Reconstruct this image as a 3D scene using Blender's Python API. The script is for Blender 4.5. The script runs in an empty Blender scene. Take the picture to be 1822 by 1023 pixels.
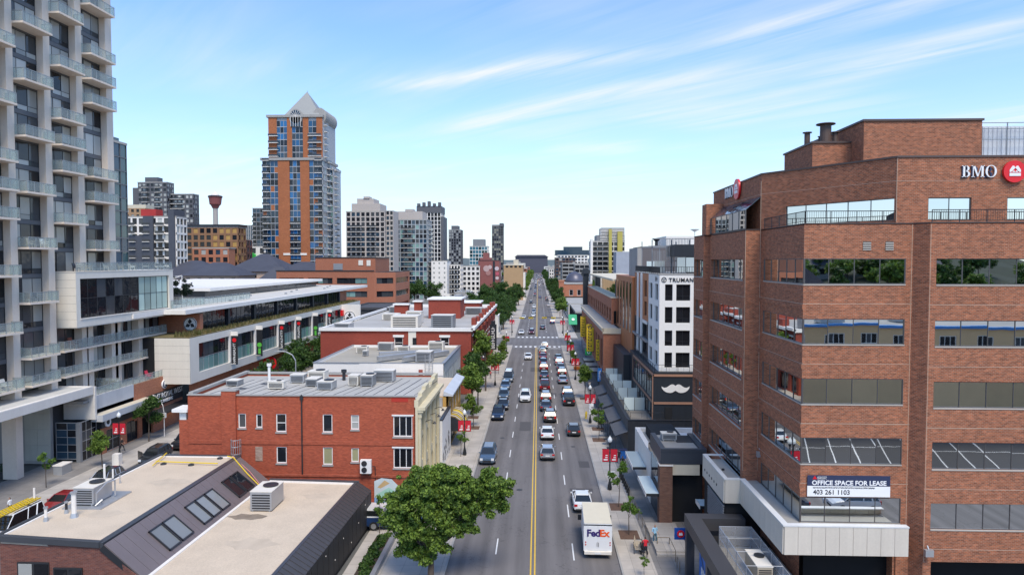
import bpy, math, random
import numpy as np
from mathutils import Vector, Matrix
R = math.radians
scene = bpy.context.scene
COL = scene.collection
rnd = random.Random(7)
# ------------------------------------------------------------ camera
cam_data = bpy.data.cameras.new('camera')
cam = bpy.data.objects.new('camera', cam_data)
COL.objects.link(cam)
cam_data.sensor_width = 36.0
cam_data.lens = 36.0 * 1215.0 / 1822.0
cam_data.clip_start = 0.5
cam_data.clip_end = 9000.0
cam.location = (0, 0, 24)
cam.rotation_euler = (R(90) - 0.038253, 0, 0.037814)
scene.camera = cam
# ------------------------------------------------------------ sky and sun
SUN_AZ = R(160)      # measured from +Y towards +X: behind the camera, a little to the right
SUN_EL = R(56)
world = bpy.data.worlds.new('World')
scene.world = world
world.use_nodes = True
def build_world():
 nt = world.node_tree
 nt.nodes.clear()
 N = nt.nodes.new
 L = nt.links.new
 out = N('ShaderNodeOutputWorld')
 bg = N('ShaderNodeBackground')
 bg.inputs['Strength'].default_value = 0.15
 sky = N('ShaderNodeTexSky')
 sky.sky_type = 'NISHITA'
 sky.sun_disc = False
 sky.sun_elevation = SUN_EL
 sky.sun_rotation = SUN_AZ
 sky.altitude = 1000
 sky.air_density = 1.0
 sky.dust_density = 1.2
 sky.ozone_density = 1.6
 tc = N('ShaderNodeTexCoord')
 sep = N('ShaderNodeSeparateXYZ')
 L(tc.outputs['Generated'], sep.inputs[0])
 def m(op, a, b=None, c=None, clamp=False):
  n = N('ShaderNodeMath')
  n.operation = op
  n.use_clamp = clamp
  for i, v in enumerate((a, b, c)):
   if v is None:
    continue
   if isinstance(v, (int, float)):
    n.inputs[i].default_value = v
   else:
    L(v, n.inputs[i])
  return n.outputs[0]
 x, y, z = sep.outputs
 zc = m('MAXIMUM', z, 0.03)
 px = m('DIVIDE', x, zc)
 py = m('DIVIDE', y, zc)
 comb = N('ShaderNodeCombineXYZ')
 L(px, comb.inputs[0]); L(py, comb.inputs[1])
 mp = N('ShaderNodeMapping')
 mp.vector_type = 'TEXTURE'
 mp.inputs['Rotation'].default_value = (0, 0, R(-48))
 mp.inputs['Scale'].default_value = (3.6, 0.55, 1)
 L(comb.outputs[0], mp.inputs[0])
 nz = N('ShaderNodeTexNoise')
 nz.inputs['Scale'].default_value = 1.5
 nz.inputs['Detail'].default_value = 8
 nz.inputs['Roughness'].default_value = 0.6
 nz.inputs['Distortion'].default_value = 0.5
 L(mp.outputs[0], nz.inputs['Vector'])
 big = N('ShaderNodeTexNoise')
 big.inputs['Scale'].default_value = 0.35
 big.inputs['Detail'].default_value = 3
 L(comb.outputs[0], big.inputs['Vector'])
 wisp = N('ShaderNodeTexNoise'); wisp.inputs['Scale'].default_value = 1.9; wisp.inputs['Detail'].default_value = 6; wisp.inputs['Roughness'].default_value = 0.6
 L(mp.outputs[0], wisp.inputs['Vector'])
 fine = m('SUBTRACT', nz.outputs[0], 0.34)
 fine = m('MULTIPLY', fine, 2.6, clamp=True)
 total = None
 for (x1, y1, x2, y2, w, s) in STREAKS:
  dx, dy = x2 - x1, y2 - y1
  ln = math.hypot(dx, dy)
  ux, uy = dx / ln, dy / ln
  a = m('ADD', m('MULTIPLY', m('SUBTRACT', px, x1), ux), m('MULTIPLY', m('SUBTRACT', py, y1), uy))
  c = m('ADD', m('MULTIPLY', m('SUBTRACT', px, x1), -uy), m('MULTIPLY', m('SUBTRACT', py, y1), ux))
  c = m('ADD', c, m('MULTIPLY', m('SUBTRACT', big.outputs[0], 0.5), 0.5))
  c = m('ADD', c, m('MULTIPLY', m('SUBTRACT', wisp.outputs[0], 0.5), w * 2.6))
  t = m('DIVIDE', c, w * 1.45)
  g = m('EXPONENT', m('MULTIPLY', m('MULTIPLY', t, t), -1.0))
  e = m('DIVIDE', m('SUBTRACT', a, ln * 0.5), ln * 0.5)
  e2 = m('MULTIPLY', e, e)
  e4 = m('MULTIPLY', e2, e2)
  g = m('MULTIPLY', g, m('SUBTRACT', 1.0, m('MULTIPLY', e4, 0.7), clamp=True))
  g = m('MULTIPLY', g, m('EXPONENT', m('MULTIPLY', e4, -1.2)))
  g = m('MULTIPLY', g, s * 0.78)
  total = g if total is None else m('ADD', total, g)
 streak = m('MULTIPLY', total, m('ADD', m('MULTIPLY', fine, 1.35), 0.12))
 veil = m('MULTIPLY', m('MULTIPLY', m('SUBTRACT', big.outputs[0], 0.40, clamp=True), fine), 2.2)
 cloud = m('ADD', streak, veil, clamp=True)
 hz = m('EXPONENT', m('MULTIPLY', m('MAXIMUM', z, 0.0), -6.8))
 hzf = m('MULTIPLY', hz, 0.97, clamp=True)
 mx = N('ShaderNodeMix'); mx.data_type = 'RGBA'
 L(m('ADD', m('MAXIMUM', hzf, 0.04), m('MULTIPLY', m('SUBTRACT', 1.0, hzf), m('MULTIPLY', cloud, 0.9)), clamp=True), mx.inputs['Factor'])
 tint = N('ShaderNodeMix'); tint.data_type = 'RGBA'; tint.blend_type = 'MULTIPLY'
 tint.inputs['Factor'].default_value = 1.0
 L(sky.outputs[0], tint.inputs['A'])
 tint.inputs['B'].default_value = SKY_TINT
 L(tint.outputs['Result'], mx.inputs['A'])
 mx.inputs['B'].default_value = SKY_WHITE
 L(mx.outputs['Result'], bg.inputs['Color'])
 L(bg.outputs[0], out.inputs['Surface'])
STREAKS = [(-0.95, 4.0, 0.86, 3.23, 0.11, 1.0), (0.70, 3.33, 1.75, 2.55, 0.10, 0.8), (-0.85, 5.35, 1.5, 3.3, 0.13, 0.65),
  (0.8, 5.15, 2.0, 4.0, 0.34, 0.6), (1.55, 3.95, 2.2, 2.85, 0.13, 0.8), (0.0, 6.1, 1.0, 6.2, 0.22, 0.55),
  (2.7, 5.2, 3.6, 4.6, 0.3, 0.7)]
SKY_TINT = (0.64, 0.95, 1.24, 1)
SKY_WHITE = (4.2, 4.2, 4.05, 1)
build_world()
sun_data = bpy.data.lights.new('sun', 'SUN')
sun_data.energy = 2.2
sun_data.angle = R(24)
sun_data.color = (1.0, 0.89, 0.74)
sun = bpy.data.objects.new('sun', sun_data)
COL.objects.link(sun)
sd = Vector((math.sin(SUN_AZ) * math.cos(SUN_EL), math.cos(SUN_AZ) * math.cos(SUN_EL), math.sin(SUN_EL)))
sun.rotation_euler = sd.to_track_quat('Z', 'Y').to_euler()
sun.location = (30, -60, 120)
scene.view_settings.view_transform = 'Standard'
scene.view_settings.look = 'None'
scene.view_settings.gamma = 1.0
scene.view_settings.use_curve_mapping = False
scene.view_settings.exposure = 0.68
scene.render.engine = 'CYCLES'
scene.cycles.max_bounces = 6
scene.cycles.transparent_max_bounces = 12
scene.cycles.use_denoising = True
# ------------------------------------------------------------ materials
MATS = {}
def _nodes(name):
 mt = bpy.data.materials.new(name)
 mt.use_nodes = True
 nt = mt.node_tree
 b = nt.nodes['Principled BSDF']
 return mt, nt, b
def pbr(name, col, rough=0.6, metal=0.0, var=0.18, vscale=0.4, bump=0.0, bscale=20.0, streak=0.0, fine=0.08, spec=0.5, local=False):
 """painted / mineral surface with broad uneven tone, fine grain and optional rain streaks"""
 if name in MATS:
  return MATS[name]
 mt, nt, b = _nodes(name)
 N, L = nt.nodes.new, nt.links.new
 if local:
  geo = N('ShaderNodeTexCoord'); pos = geo.outputs['Object']
 else:
  geo = N('ShaderNodeNewGeometry'); pos = geo.outputs['Position']
 n1 = N('ShaderNodeTexNoise'); n1.inputs['Scale'].default_value = vscale; n1.inputs['Detail'].default_value = 5
 L(pos, n1.inputs['Vector'])
 n2 = N('ShaderNodeTexNoise'); n2.inputs['Scale'].default_value = vscale * 22; n2.inputs['Detail'].default_value = 3
 L(pos, n2.inputs['Vector'])
 a = N('ShaderNodeMath'); a.operation = 'MULTIPLY_ADD'
 L(n1.outputs[0], a.inputs[0]); a.inputs[1].default_value = 2 * var; a.inputs[2].default_value = 1 - var
 c = N('ShaderNodeMath'); c.operation = 'MULTIPLY_ADD'
 L(n2.outputs[0], c.inputs[0]); c.inputs[1].default_value = 2 * fine; c.inputs[2].default_value = 1 - fine
 p = N('ShaderNodeMath'); p.operation = 'MULTIPLY'
 L(a.outputs[0], p.inputs[0]); L(c.outputs[0], p.inputs[1])
 last = p.outputs[0]
 if streak:
  mp = N('ShaderNodeMapping'); mp.inputs['Scale'].default_value = (2.2, 2.2, 0.12)
  L(pos, mp.inputs[0])
  n3 = N('ShaderNodeTexNoise'); n3.inputs['Scale'].default_value = 1.0; n3.inputs['Detail'].default_value = 5
  L(mp.outputs[0], n3.inputs['Vector'])
  s = N('ShaderNodeMath'); s.operation = 'MULTIPLY_ADD'
  L(n3.outputs[0], s.inputs[0]); s.inputs[1].default_value = 2 * streak; s.inputs[2].default_value = 1 - streak
  q = N('ShaderNodeMath'); q.operation = 'MULTIPLY'
  L(last, q.inputs[0]); L(s.outputs[0], q.inputs[1])
  last = q.outputs[0]
 vm = N('ShaderNodeVectorMath'); vm.operation = 'SCALE'
 vm.inputs[0].default_value = col[:3]
 L(last, vm.inputs['Scale'])
 L(vm.outputs[0], b.inputs['Base Color'])
 b.inputs['Roughness'].default_value = rough
 b.inputs['Metallic'].default_value = metal
 b.inputs['Specular IOR Level'].default_value = spec
 if bump:
  bn = N('ShaderNodeTexNoise'); bn.inputs['Scale'].default_value = bscale; bn.inputs['Detail'].default_value = 4
  L(pos, bn.inputs['Vector'])
  bp = N('ShaderNodeBump'); bp.inputs['Strength'].default_value = bump; bp.inputs['Distance'].default_value = 0.05
  L(bn.outputs[0], bp.inputs['Height']); L(bp.outputs[0], b.inputs['Normal'])
 MATS[name] = mt
 return mt
def wall_uv(nt):
 """(distance along the wall, height) from world position and the wall's own normal"""
 N, L = nt.nodes.new, nt.links.new
 geo = N('ShaderNodeNewGeometry')
 cr = N('ShaderNodeVectorMath'); cr.operation = 'CROSS_PRODUCT'
 cr.inputs[0].default_value = (0, 0, 1); L(geo.outputs['True Normal'], cr.inputs[1])
 dt = N('ShaderNodeVectorMath'); dt.operation = 'DOT_PRODUCT'
 L(geo.outputs['Position'], dt.inputs[0]); L(cr.outputs[0], dt.inputs[1])
 sp = N('ShaderNodeSeparateXYZ'); L(geo.outputs['Position'], sp.inputs[0])
 cb = N('ShaderNodeCombineXYZ'); L(dt.outputs['Value'], cb.inputs[0]); L(sp.outputs[2], cb.inputs[1])
 return cb.outputs[0], geo.outputs['Position']
def brick(name, c1, c2, mortar, w=0.24, h=0.085, mort=0.012, var=0.22, patch=0.35, bump=0.35, rough=0.85):
 if name in MATS:
  return MATS[name]
 mt, nt, b = _nodes(name)
 N, L = nt.nodes.new, nt.links.new
 uv, pos = wall_uv(nt)
 bt = N('ShaderNodeTexBrick')
 bt.inputs['Scale'].default_value = 1.0
 bt.inputs['Color1'].default_value = (*c1, 1); bt.inputs['Color2'].default_value = (*c2, 1)
 bt.inputs['Mortar'].default_value = (*mortar, 1)
 bt.inputs['Brick Width'].default_value = w; bt.inputs['Row Height'].default_value = h
 bt.inputs['Mortar Size'].default_value = mort; bt.inputs['Mortar Smooth'].default_value = 0.3
 bt.inputs['Bias'].default_value = 0.0
 L(uv, bt.inputs['Vector'])
 n1 = N('ShaderNodeTexNoise'); n1.inputs['Scale'].default_value = 0.25; n1.inputs['Detail'].default_value = 6; n1.inputs['Roughness'].default_value = 0.65
 L(pos, n1.inputs['Vector'])
 mp = N('ShaderNodeMapping'); mp.inputs['Scale'].default_value = (1.0 / w * 0.5, 1.0 / h * 0.5, 1); L(uv, mp.inputs[0])
 n2 = N('ShaderNodeTexNoise'); n2.inputs['Scale'].default_value = 1.0; n2.inputs['Detail'].default_value = 1.0
 L(mp.outputs[0], n2.inputs['Vector'])
 a = N('ShaderNodeMath'); a.operation = 'MULTIPLY_ADD'; L(n1.outputs[0], a.inputs[0]); a.inputs[1].default_value = 2 * var; a.inputs[2].default_value = 1 - var
 c = N('ShaderNodeMath'); c.operation = 'MULTIPLY_ADD'; L(n2.outputs[0], c.inputs[0]); c.inputs[1].default_value = 2 * patch; c.inputs[2].default_value = 1 - patch
 p = N('ShaderNodeMath'); p.operation = 'MULTIPLY'; L(a.outputs[0], p.inputs[0]); L(c.outputs[0], p.inputs[1])
 vm = N('ShaderNodeVectorMath'); vm.operation = 'SCALE'; L(bt.outputs['Color'], vm.inputs[0]); L(p.outputs[0], vm.inputs['Scale'])
 L(vm.outputs[0], b.inputs['Base Color'])
 b.inputs['Roughness'].default_value = rough
 b.inputs['Specular IOR Level'].default_value = 0.3
 if bump:
  inv = N('ShaderNodeMath'); inv.operation = 'SUBTRACT'; inv.inputs[0].default_value = 1.0; L(bt.outputs['Fac'], inv.inputs[1])
  bp = N('ShaderNodeBump'); bp.inputs['Strength'].default_value = bump; bp.inputs['Distance'].default_value = 0.02
  L(inv.outputs[0], bp.inputs['Height']); L(bp.outputs[0], b.inputs['Normal'])
 MATS[name] = mt
 return mt
def glass(name, col=(0.02, 0.025, 0.03), rough=0.04, spec=0.42, wav=0.02, wscale=0.7, metal=0.0, var=0.3):
 """opaque window glass: dark room behind a slightly wavy reflecting sheet"""
 if name in MATS:
  return MATS[name]
 mt, nt, b = _nodes(name)
 N, L = nt.nodes.new, nt.links.new
 geo = N('ShaderNodeNewGeometry')
 b.inputs['Roughness'].default_value = rough
 b.inputs['Metallic'].default_value = metal
 b.inputs['Specular IOR Level'].default_value = spec
 oi = N('ShaderNodeObjectInfo')
 a = N('ShaderNodeMath'); a.operation = 'MULTIPLY_ADD'; L(oi.outputs['Random'], a.inputs[0]); a.inputs[1].default_value = 2 * var; a.inputs[2].default_value = 1 - var
 vm = N('ShaderNodeVectorMath'); vm.operation = 'SCALE'; vm.inputs[0].default_value = col; L(a.outputs[0], vm.inputs['Scale'])
 L(vm.outputs[0], b.inputs['Base Color'])
 if wav:
  bn = N('ShaderNodeTexNoise'); bn.inputs['Scale'].default_value = wscale; bn.inputs['Detail'].default_value = 2
  L(geo.outputs['Position'], bn.inputs['Vector'])
  bp = N('ShaderNodeBump'); bp.inputs['Strength'].default_value = 1.0; bp.inputs['Distance'].default_value = wav
  L(bn.outputs[0], bp.inputs['Height']); L(bp.outputs[0], b.inputs['Normal'])
 MATS[name] = mt
 return mt
def clear_glass(name, tint=(0.75, 0.9, 0.88), opac=0.35, rough=0.05):
 if name in MATS:
  return MATS[name]
 mt, nt, b = _nodes(name)
 N, L = nt.nodes.new, nt.links.new
 tr = N('ShaderNodeBsdfTransparent'); tr.inputs[0].default_value = (0.9, 0.96, 0.95, 1)
 mx = N('ShaderNodeMixShader'); mx.inputs[0].default_value = opac
 b.inputs['Base Color'].default_value = (*tint, 1); b.inputs['Roughness'].default_value = rough
 L(tr.outputs[0], mx.inputs[1]); L(b.outputs[0], mx.inputs[2])
 L(mx.outputs[0], nt.nodes['Material Output'].inputs['Surface'])
 MATS[name] = mt
 return mt
def leafmat(name, c1, c2, trans=0.35):
 if name in MATS:
  return MATS[name]
 mt, nt, b = _nodes(name)
 N, L = nt.nodes.new, nt.links.new
 geo = N('ShaderNodeNewGeometry')
 n1 = N('ShaderNodeTexNoise'); n1.inputs['Scale'].default_value = 0.9; n1.inputs['Detail'].default_value = 3
 L(geo.outputs['Position'], n1.inputs['Vector'])
 rp = N('ShaderNodeMath'); rp.operation = 'ADD'; L(geo.outputs['Random Per Island'], rp.inputs[0]); L(n1.outputs[0], rp.inputs[1])
 cr = N('ShaderNodeValToRGB')
 cr.color_ramp.elements[0].position = 0.35; cr.color_ramp.elements[0].color = (*c1, 1)
 cr.color_ramp.elements[1].position = 1.3 / 1.0 if False else 1.0; cr.color_ramp.elements[1].color = (*c2, 1)
 sc = N('ShaderNodeMath'); sc.operation = 'MULTIPLY'; L(rp.outputs[0], sc.inputs[0]); sc.inputs[1].default_value = 0.65
 L(sc.outputs[0], cr.inputs[0])
 L(cr.outputs[0], b.inputs['Base Color'])
 b.inputs['Roughness'].default_value = 0.55
 b.inputs['Specular IOR Level'].default_value = 0.35
 tl = N('ShaderNodeBsdfTranslucent'); L(cr.outputs[0], tl.inputs[0])
 mx = N('ShaderNodeMixShader'); mx.inputs[0].default_value = trans
 L(b.outputs[0], mx.inputs[1]); L(tl.outputs[0], mx.inputs[2])
 L(mx.outputs[0], nt.nodes['Material Output'].inputs['Surface'])
 MATS[name] = mt
 return mt
def emit(name, col, s):
 if name in MATS:
  return MATS[name]
 mt, nt, b = _nodes(name)
 b.inputs['Base Color'].default_value = (*col, 1)
 b.inputs['Emission Color'].default_value = (*col, 1)
 b.inputs['Emission Strength'].default_value = s
 MATS[name] = mt
 return mt
def paint(name, col, rough=0.35, metal=0.0, coat=0.0, var=0.05):
 """small painted thing: plain paint with a trace of dirt"""
 if name in MATS:
  return MATS[name]
 m_ = pbr(name, col, rough=rough, metal=metal, var=var, vscale=1.5, fine=0.04, local=True)
 if coat:
  m_.node_tree.nodes['Principled BSDF'].inputs['Coat Weight'].default_value = coat
  m_.node_tree.nodes['Principled BSDF'].inputs['Coat Roughness'].default_value = 0.05
 return m_
# ------------------------------------------------------------ mesh building
class MB:
 """collects faces of ONE mesh; material slots by index"""
 def __init__(s):
  s.v = []; s.f = []; s.mi = []
 def quad(s, a, b, c, d, m=0):
  n = len(s.v); s.v += [a, b, c, d]; s.f.append((n, n + 1, n + 2, n + 3)); s.mi.append(m); return s
 def tri(s, a, b, c, m=0):
  n = len(s.v); s.v += [a, b, c]; s.f.append((n, n + 1, n + 2)); s.mi.append(m); return s
 def ngon(s, pts, m=0):
  n = len(s.v); s.v += list(pts); s.f.append(tuple(range(n, n + len(pts)))); s.mi.append(m); return s
 def box(s, x0, x1, y0, y1, z0, z1, m=0, bot=True):
  if x0 > x1: x0, x1 = x1, x0
  if y0 > y1: y0, y1 = y1, y0
  if z0 > z1: z0, z1 = z1, z0
  n = len(s.v)
  s.v += [(x0, y0, z0), (x1, y0, z0), (x1, y1, z0), (x0, y1, z0), (x0, y0, z1), (x1, y0, z1), (x1, y1, z1), (x0, y1, z1)]
  fs = [(n, n + 1, n + 5, n + 4), (n + 1, n + 2, n + 6, n + 5), (n + 2, n + 3, n + 7, n + 6), (n + 3, n, n + 4, n + 7), (n + 4, n + 5, n + 6, n + 7)]
  if bot: fs.append((n + 3, n + 2, n + 1, n))
  s.f += fs; s.mi += [m] * len(fs); return s
 def prism(s, poly, z0, z1, m=0, top=None):
  """poly: (x, y) counter-clockwise; z0, z1 numbers"""
  k = len(poly); n = len(s.v)
  s.v += [(x, y, z0) for x, y in poly] + [(x, y, z1) for x, y in poly]
  for i in range(k):
   j = (i + 1) % k
   s.f.append((n + i, n + j, n + k + j, n + k + i)); s.mi.append(m)
  s.f.append(tuple(range(n + k, n + 2 * k))); s.mi.append(m if top is None else top)
  s.f.append(tuple(range(n + k - 1, n - 1, -1))); s.mi.append(m); return s
 def extr(s, pts, vec, m=0, me=None):
  """closed polygon of 3-D points pushed along vec"""
  k = len(pts); n = len(s.v)
  s.v += [tuple(p) for p in pts] + [(p[0] + vec[0], p[1] + vec[1], p[2] + vec[2]) for p in pts]
  s.f.append(tuple(range(n, n + k))); s.mi.append(m)
  s.f.append(tuple(range(n + 2 * k - 1, n + k - 1, -1))); s.mi.append(m)
  for i in range(k):
   j = (i + 1) % k
   s.f.append((n + j, n + i, n + k + i, n + k + j)); s.mi.append(m if me is None else me)
  return s
 def cyl(s, p0, p1, r0, r1=None, n=8, m=0, caps=True):
  r1 = r0 if r1 is None else r1
  p0 = Vector(p0); p1 = Vector(p1); d = (p1 - p0)
  if d.length < 1e-6: return s
  d.normalize()
  a = Vector((1, 0, 0)) if abs(d.x) < 0.9 else Vector((0, 1, 0))
  u = d.cross(a).normalized(); w = d.cross(u)
  k = len(s.v)
  for p, r in ((p0, r0), (p1, r1)):
   for i in range(n):
    t = 2 * math.pi * i / n
    s.v.append(tuple(p + u * (r * math.cos(t)) + w * (r * math.sin(t))))
  for i in range(n):
   j = (i + 1) % n
   s.f.append((k + i, k + j, k + n + j, k + n + i)); s.mi.append(m)
  if caps:
   s.f.append(tuple(range(k + n - 1, k - 1, -1))); s.mi.append(m)
   s.f.append(tuple(range(k + n, k + 2 * n))); s.mi.append(m)
  return s
 def tube(s, pts, r, n=6, m=0):
  for i in range(len(pts) - 1):
   ra = r[i] if isinstance(r, (list, tuple)) else r
   rb = r[i + 1] if isinstance(r, (list, tuple)) else r
   s.cyl(pts[i], pts[i + 1], ra, rb, n, m)
  return s
 def lathe(s, c, prof, n=12, m=0):
  """prof: (radius, z) from bottom to top about a vertical axis through c"""
  k = len(s.v); q = len(prof)
  for (r, z) in prof:
   for i in range(n):
    t = 2 * math.pi * i / n
    s.v.append((c[0] + r * math.cos(t), c[1] + r * math.sin(t), c[2] + z))
  for a in range(q - 1):
   for i in range(n):
    j = (i + 1) % n
    s.f.append((k + a * n + i, k + a * n + j, k + (a + 1) * n + j, k + (a + 1) * n + i)); s.mi.append(m)
  s.f.append(tuple(range(k + n - 1, k - 1, -1))); s.mi.append(m)
  s.f.append(tuple(range(k + (q - 1) * n, k + q * n))); s.mi.append(m)
  return s
 def mesh(s, name, mats, off=(0, 0, 0), smooth=False):
  me = bpy.data.meshes.new(name)
  ox, oy, oz = off
  me.from_pydata([(x - ox, y - oy, z - oz) for x, y, z in s.v], [], s.f)
  if not isinstance(mats, (list, tuple)): mats = [mats]
  for mt in mats: me.materials.append(mt)
  if len(mats) > 1: me.polygons.foreach_set('material_index', s.mi)
  if smooth: me.polygons.foreach_set('use_smooth', [True] * len(s.f))
  me.update()
  return me
def thing(name, label, cat, loc=(0, 0, 0), rz=0.0, group=None, kind=None):
 o = bpy.data.objects.new(name, None)
 o.empty_display_size = 0.5
 COL.objects.link(o)
 o.location = loc; o.rotation_euler = (0, 0, rz)
 o['label'] = label; o['category'] = cat
 if group: o['group'] = group
 if kind: o['kind'] = kind
 return o
def root_loc(o):
 l = Vector(o.location)
 while o.parent is not None:
  o = o.parent; l += Vector(o.location)
 return l
def part(parent, name, mb, mats, local=False, kind=None, label=None, smooth=False):
 """one mesh object under its thing; mb in world coordinates unless local (things built in world space are not rotated)"""
 if not mb.f: return None
 off = (0, 0, 0) if (local or parent is None) else root_loc(parent)
 o = bpy.data.objects.new(name, mb.mesh(name, mats, off, smooth))
 COL.objects.link(o)
 if parent is not None: o.parent = parent
 if kind: o['kind'] = kind
 if label: o['label'] = label
 return o
def put(parent, name, me, loc, rz=0.0, label=None, rot=None, scale=None, world=True):
 """an object that shares mesh data"""
 o = bpy.data.objects.new(name, me)
 COL.objects.link(o)
 off = root_loc(parent) if (parent is not None and world) else Vector((0, 0, 0))
 o.parent = parent
 o.location = Vector(loc) - off
 o.rotation_euler = rot if rot is not None else (0, 0, rz)
 if scale is not None: o.scale = scale
 if label: o['label'] = label
 return o
def single(name, label, cat, mb, mats, group=None, kind=None, base=(0, 0, 0), smooth=False):
 o = bpy.data.objects.new(name, mb.mesh(name, mats, base, smooth))
 COL.objects.link(o); o.location = base
 if label: o['label'] = label
 if cat: o['category'] = cat
 if group: o['group'] = group
 if kind: o['kind'] = kind
 return o
def struct(name, mb, mats, label=None):
 return single(name, label, None, mb, mats, kind='structure')
def copy_tree(o, parent=None, loc=None, rz=None, label=None):
 c = o.copy(); COL.objects.link(c)
 if parent is not None:
  c.parent = parent
 if loc is not None: c.location = loc
 if rz is not None: c.rotation_euler = (0, 0, rz)
 if label: c['label'] = label
 for ch in o.children:
  d = copy_tree(ch, c)
  d.matrix_parent_inverse = ch.matrix_parent_inverse.copy()
 return c
def wall(mb, A, B, z0, z1, holes=(), depth=0.25, m=0, cap=True):
 ax, ay = A; bx, by = B
 ln = math.hypot(bx - ax, by - ay); ux, uy = (bx - ax) / ln, (by - ay) / ln
 nx, ny = uy, -ux            # outward
 def P(u, z, d=0.0):
  return (ax + ux * u - nx * d, ay + uy * u - ny * d, z)
 us = sorted(set([0.0, ln] + [min(max(h[0], 0), ln) for h in holes] + [min(max(h[1], 0), ln) for h in holes]))
 zs = sorted(set([z0, z1] + [h[2] for h in holes] + [h[3] for h in holes]))
 zs = [z for z in zs if z0 <= z <= z1]
 for j in range(len(zs) - 1):
  run = None
  for i in range(len(us) - 1):
   uc = (us[i] + us[i + 1]) / 2; zc = (zs[j] + zs[j + 1]) / 2
   hole = any(h[0] < uc < h[1] and h[2] < zc < h[3] for h in holes)
   if hole:
    if run is not None: mb.quad(P(run, zs[j]), P(us[i], zs[j]), P(us[i], zs[j + 1]), P(run, zs[j + 1]), m); run = None
   elif run is None: run = us[i]
  if run is not None: mb.quad(P(run, zs[j]), P(ln, zs[j]), P(ln, zs[j + 1]), P(run, zs[j + 1]), m)
 for h in holes:
  a, b, c, d = h[:4]
  mb.quad(P(a, c), P(b, c), P(b, c, depth), P(a, c, depth), m)
  mb.quad(P(b, d), P(a, d), P(a, d, depth), P(b, d, depth), m)
  if a > 0.001: mb.quad(P(a, d), P(a, c), P(a, c, depth), P(a, d, depth), m)
  if b < ln - 0.001: mb.quad(P(b, c), P(b, d), P(b, d, depth), P(b, c, depth), m)
WIN = {}
def window(parent, A, B, u0, u1, z0, z1, depth, frame, panes, nx=1, ny=1, fw=0.06, name='window', curtain=None, bar=None, out=0.0, rows=None):
 """a framed window set `depth` into the wall A-B; each pane is a sub-part. panes: list of materials picked at random"""
 ax, ay = A; bx, by = B
 ln = math.hypot(bx - ax, by - ay); ux, uy = (bx - ax) / ln, (by - ay) / ln
 rz = math.atan2(uy, ux)
 w, h = u1 - u0, z1 - z0
 bar = fw * 0.7 if bar is None else bar
 ws = [i / nx for i in range(nx + 1)]
 hs = rows if rows else [i / ny for i in range(ny + 1)]
 key = ('f', round(w, 3), round(h, 3), nx, tuple(round(q, 3) for q in hs), fw, bar, frame.name)
 if key not in WIN:
  mb = MB()
  mb.box(0, w, -0.03, 0.06, 0, fw); mb.box(0, w, -0.03, 0.06, h - fw, h)
  mb.box(0, fw, -0.03, 0.06, fw, h - fw); mb.box(w - fw, w, -0.03, 0.06, fw, h - fw)
  for i in ws[1:-1]: mb.box(i * w - bar / 2, i * w + bar / 2, -0.02, 0.05, fw, h - fw)
  for j in hs[1:-1]: mb.box(fw, w - fw, -0.017, 0.047, j * h - bar / 2, j * h + bar / 2)
  WIN[key] = mb.mesh(name, frame)
 px = ax + ux * u0 + uy * 0 - uy * depth * 1.0
 ox = ax + ux * u0 - uy * depth; oy = ay + uy * u0 + ux * depth
 f = put(parent, name, WIN[key], (ox, oy, z0), rz)
 for i in range(nx):
  for j in range(len(hs) - 1):
   mt = panes[i % len(panes)] if curtain == 'seq' else rnd.choice(panes)
   pw, ph = w / nx, h * (hs[j + 1] - hs[j])
   k2 = ('p', round(pw, 3), round(ph, 3), mt.name)
   if k2 not in WIN:
    mb = MB(); mb.box(0.003, pw - 0.003, 0.015, 0.03, 0.003, ph - 0.003)
    WIN[k2] = mb.mesh('pane', mt)
   o = bpy.data.objects.new('pane', WIN[k2]); COL.objects.link(o); o.parent = f
   o.location = (i * pw, 0, h * hs[j])
   tilt = rnd.uniform(-0.0035, 0.0035)
   o.rotation_euler = (rnd.uniform(-0.002, 0.002), 0, tilt)
 return f
def text_mesh(txt, size, mat, extrude=0.03, offset=0.0, align='LEFT', name='lettering', space=1.0):
 cu = bpy.data.curves.new(name, 'FONT')
 cu.body = txt; cu.size = size; cu.extrude = extrude; cu.offset = offset; cu.align_x = align
 cu.space_character = space; cu.resolution_u = 3
 o = bpy.data.objects.new(name, cu); COL.objects.link(o)
 bpy.context.view_layer.update()
 dg = bpy.context.evaluated_depsgraph_get()
 me = bpy.data.meshes.new_from_object(o.evaluated_get(dg))
 bpy.data.objects.remove(o); bpy.data.curves.remove(cu)
 me.materials.clear(); me.materials.append(mat)
 me.name = name
 return me
def stand_text(parent, txt, size, mat, at, rz=0.0, name='lettering', extrude=0.02, offset=0.0, align='LEFT', sx=1.0, space=1.0):
 """upright lettering whose baseline starts at `at`, read from the side the wall faces"""
 me = text_mesh(txt, size, mat, extrude, offset, align, name, space)
 return put(parent, name, me, at, rot=(R(90), 0, rz), scale=(sx, 1, 1))
def marks_mesh(n, h, mat, seed=1):
 """unreadable small print: stroke blocks, n glyphs of height h"""
 g = random.Random(seed); m_ = MB()
 for i in range(n):
  x = i * h * 0.72
  m_.box(x, x + h * .16, 0, h, 0, .01)
  y = g.choice((0, .42, .84)) * h; m_.box(x + h * .17, x + h * .52, y, y + h * .16, 0, .01)
  if g.random() < .6: m_.box(x + h * .38, x + h * .52, h * .2, h * .8, .001, .011)
 return m_.mesh('lettering', mat)
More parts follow.
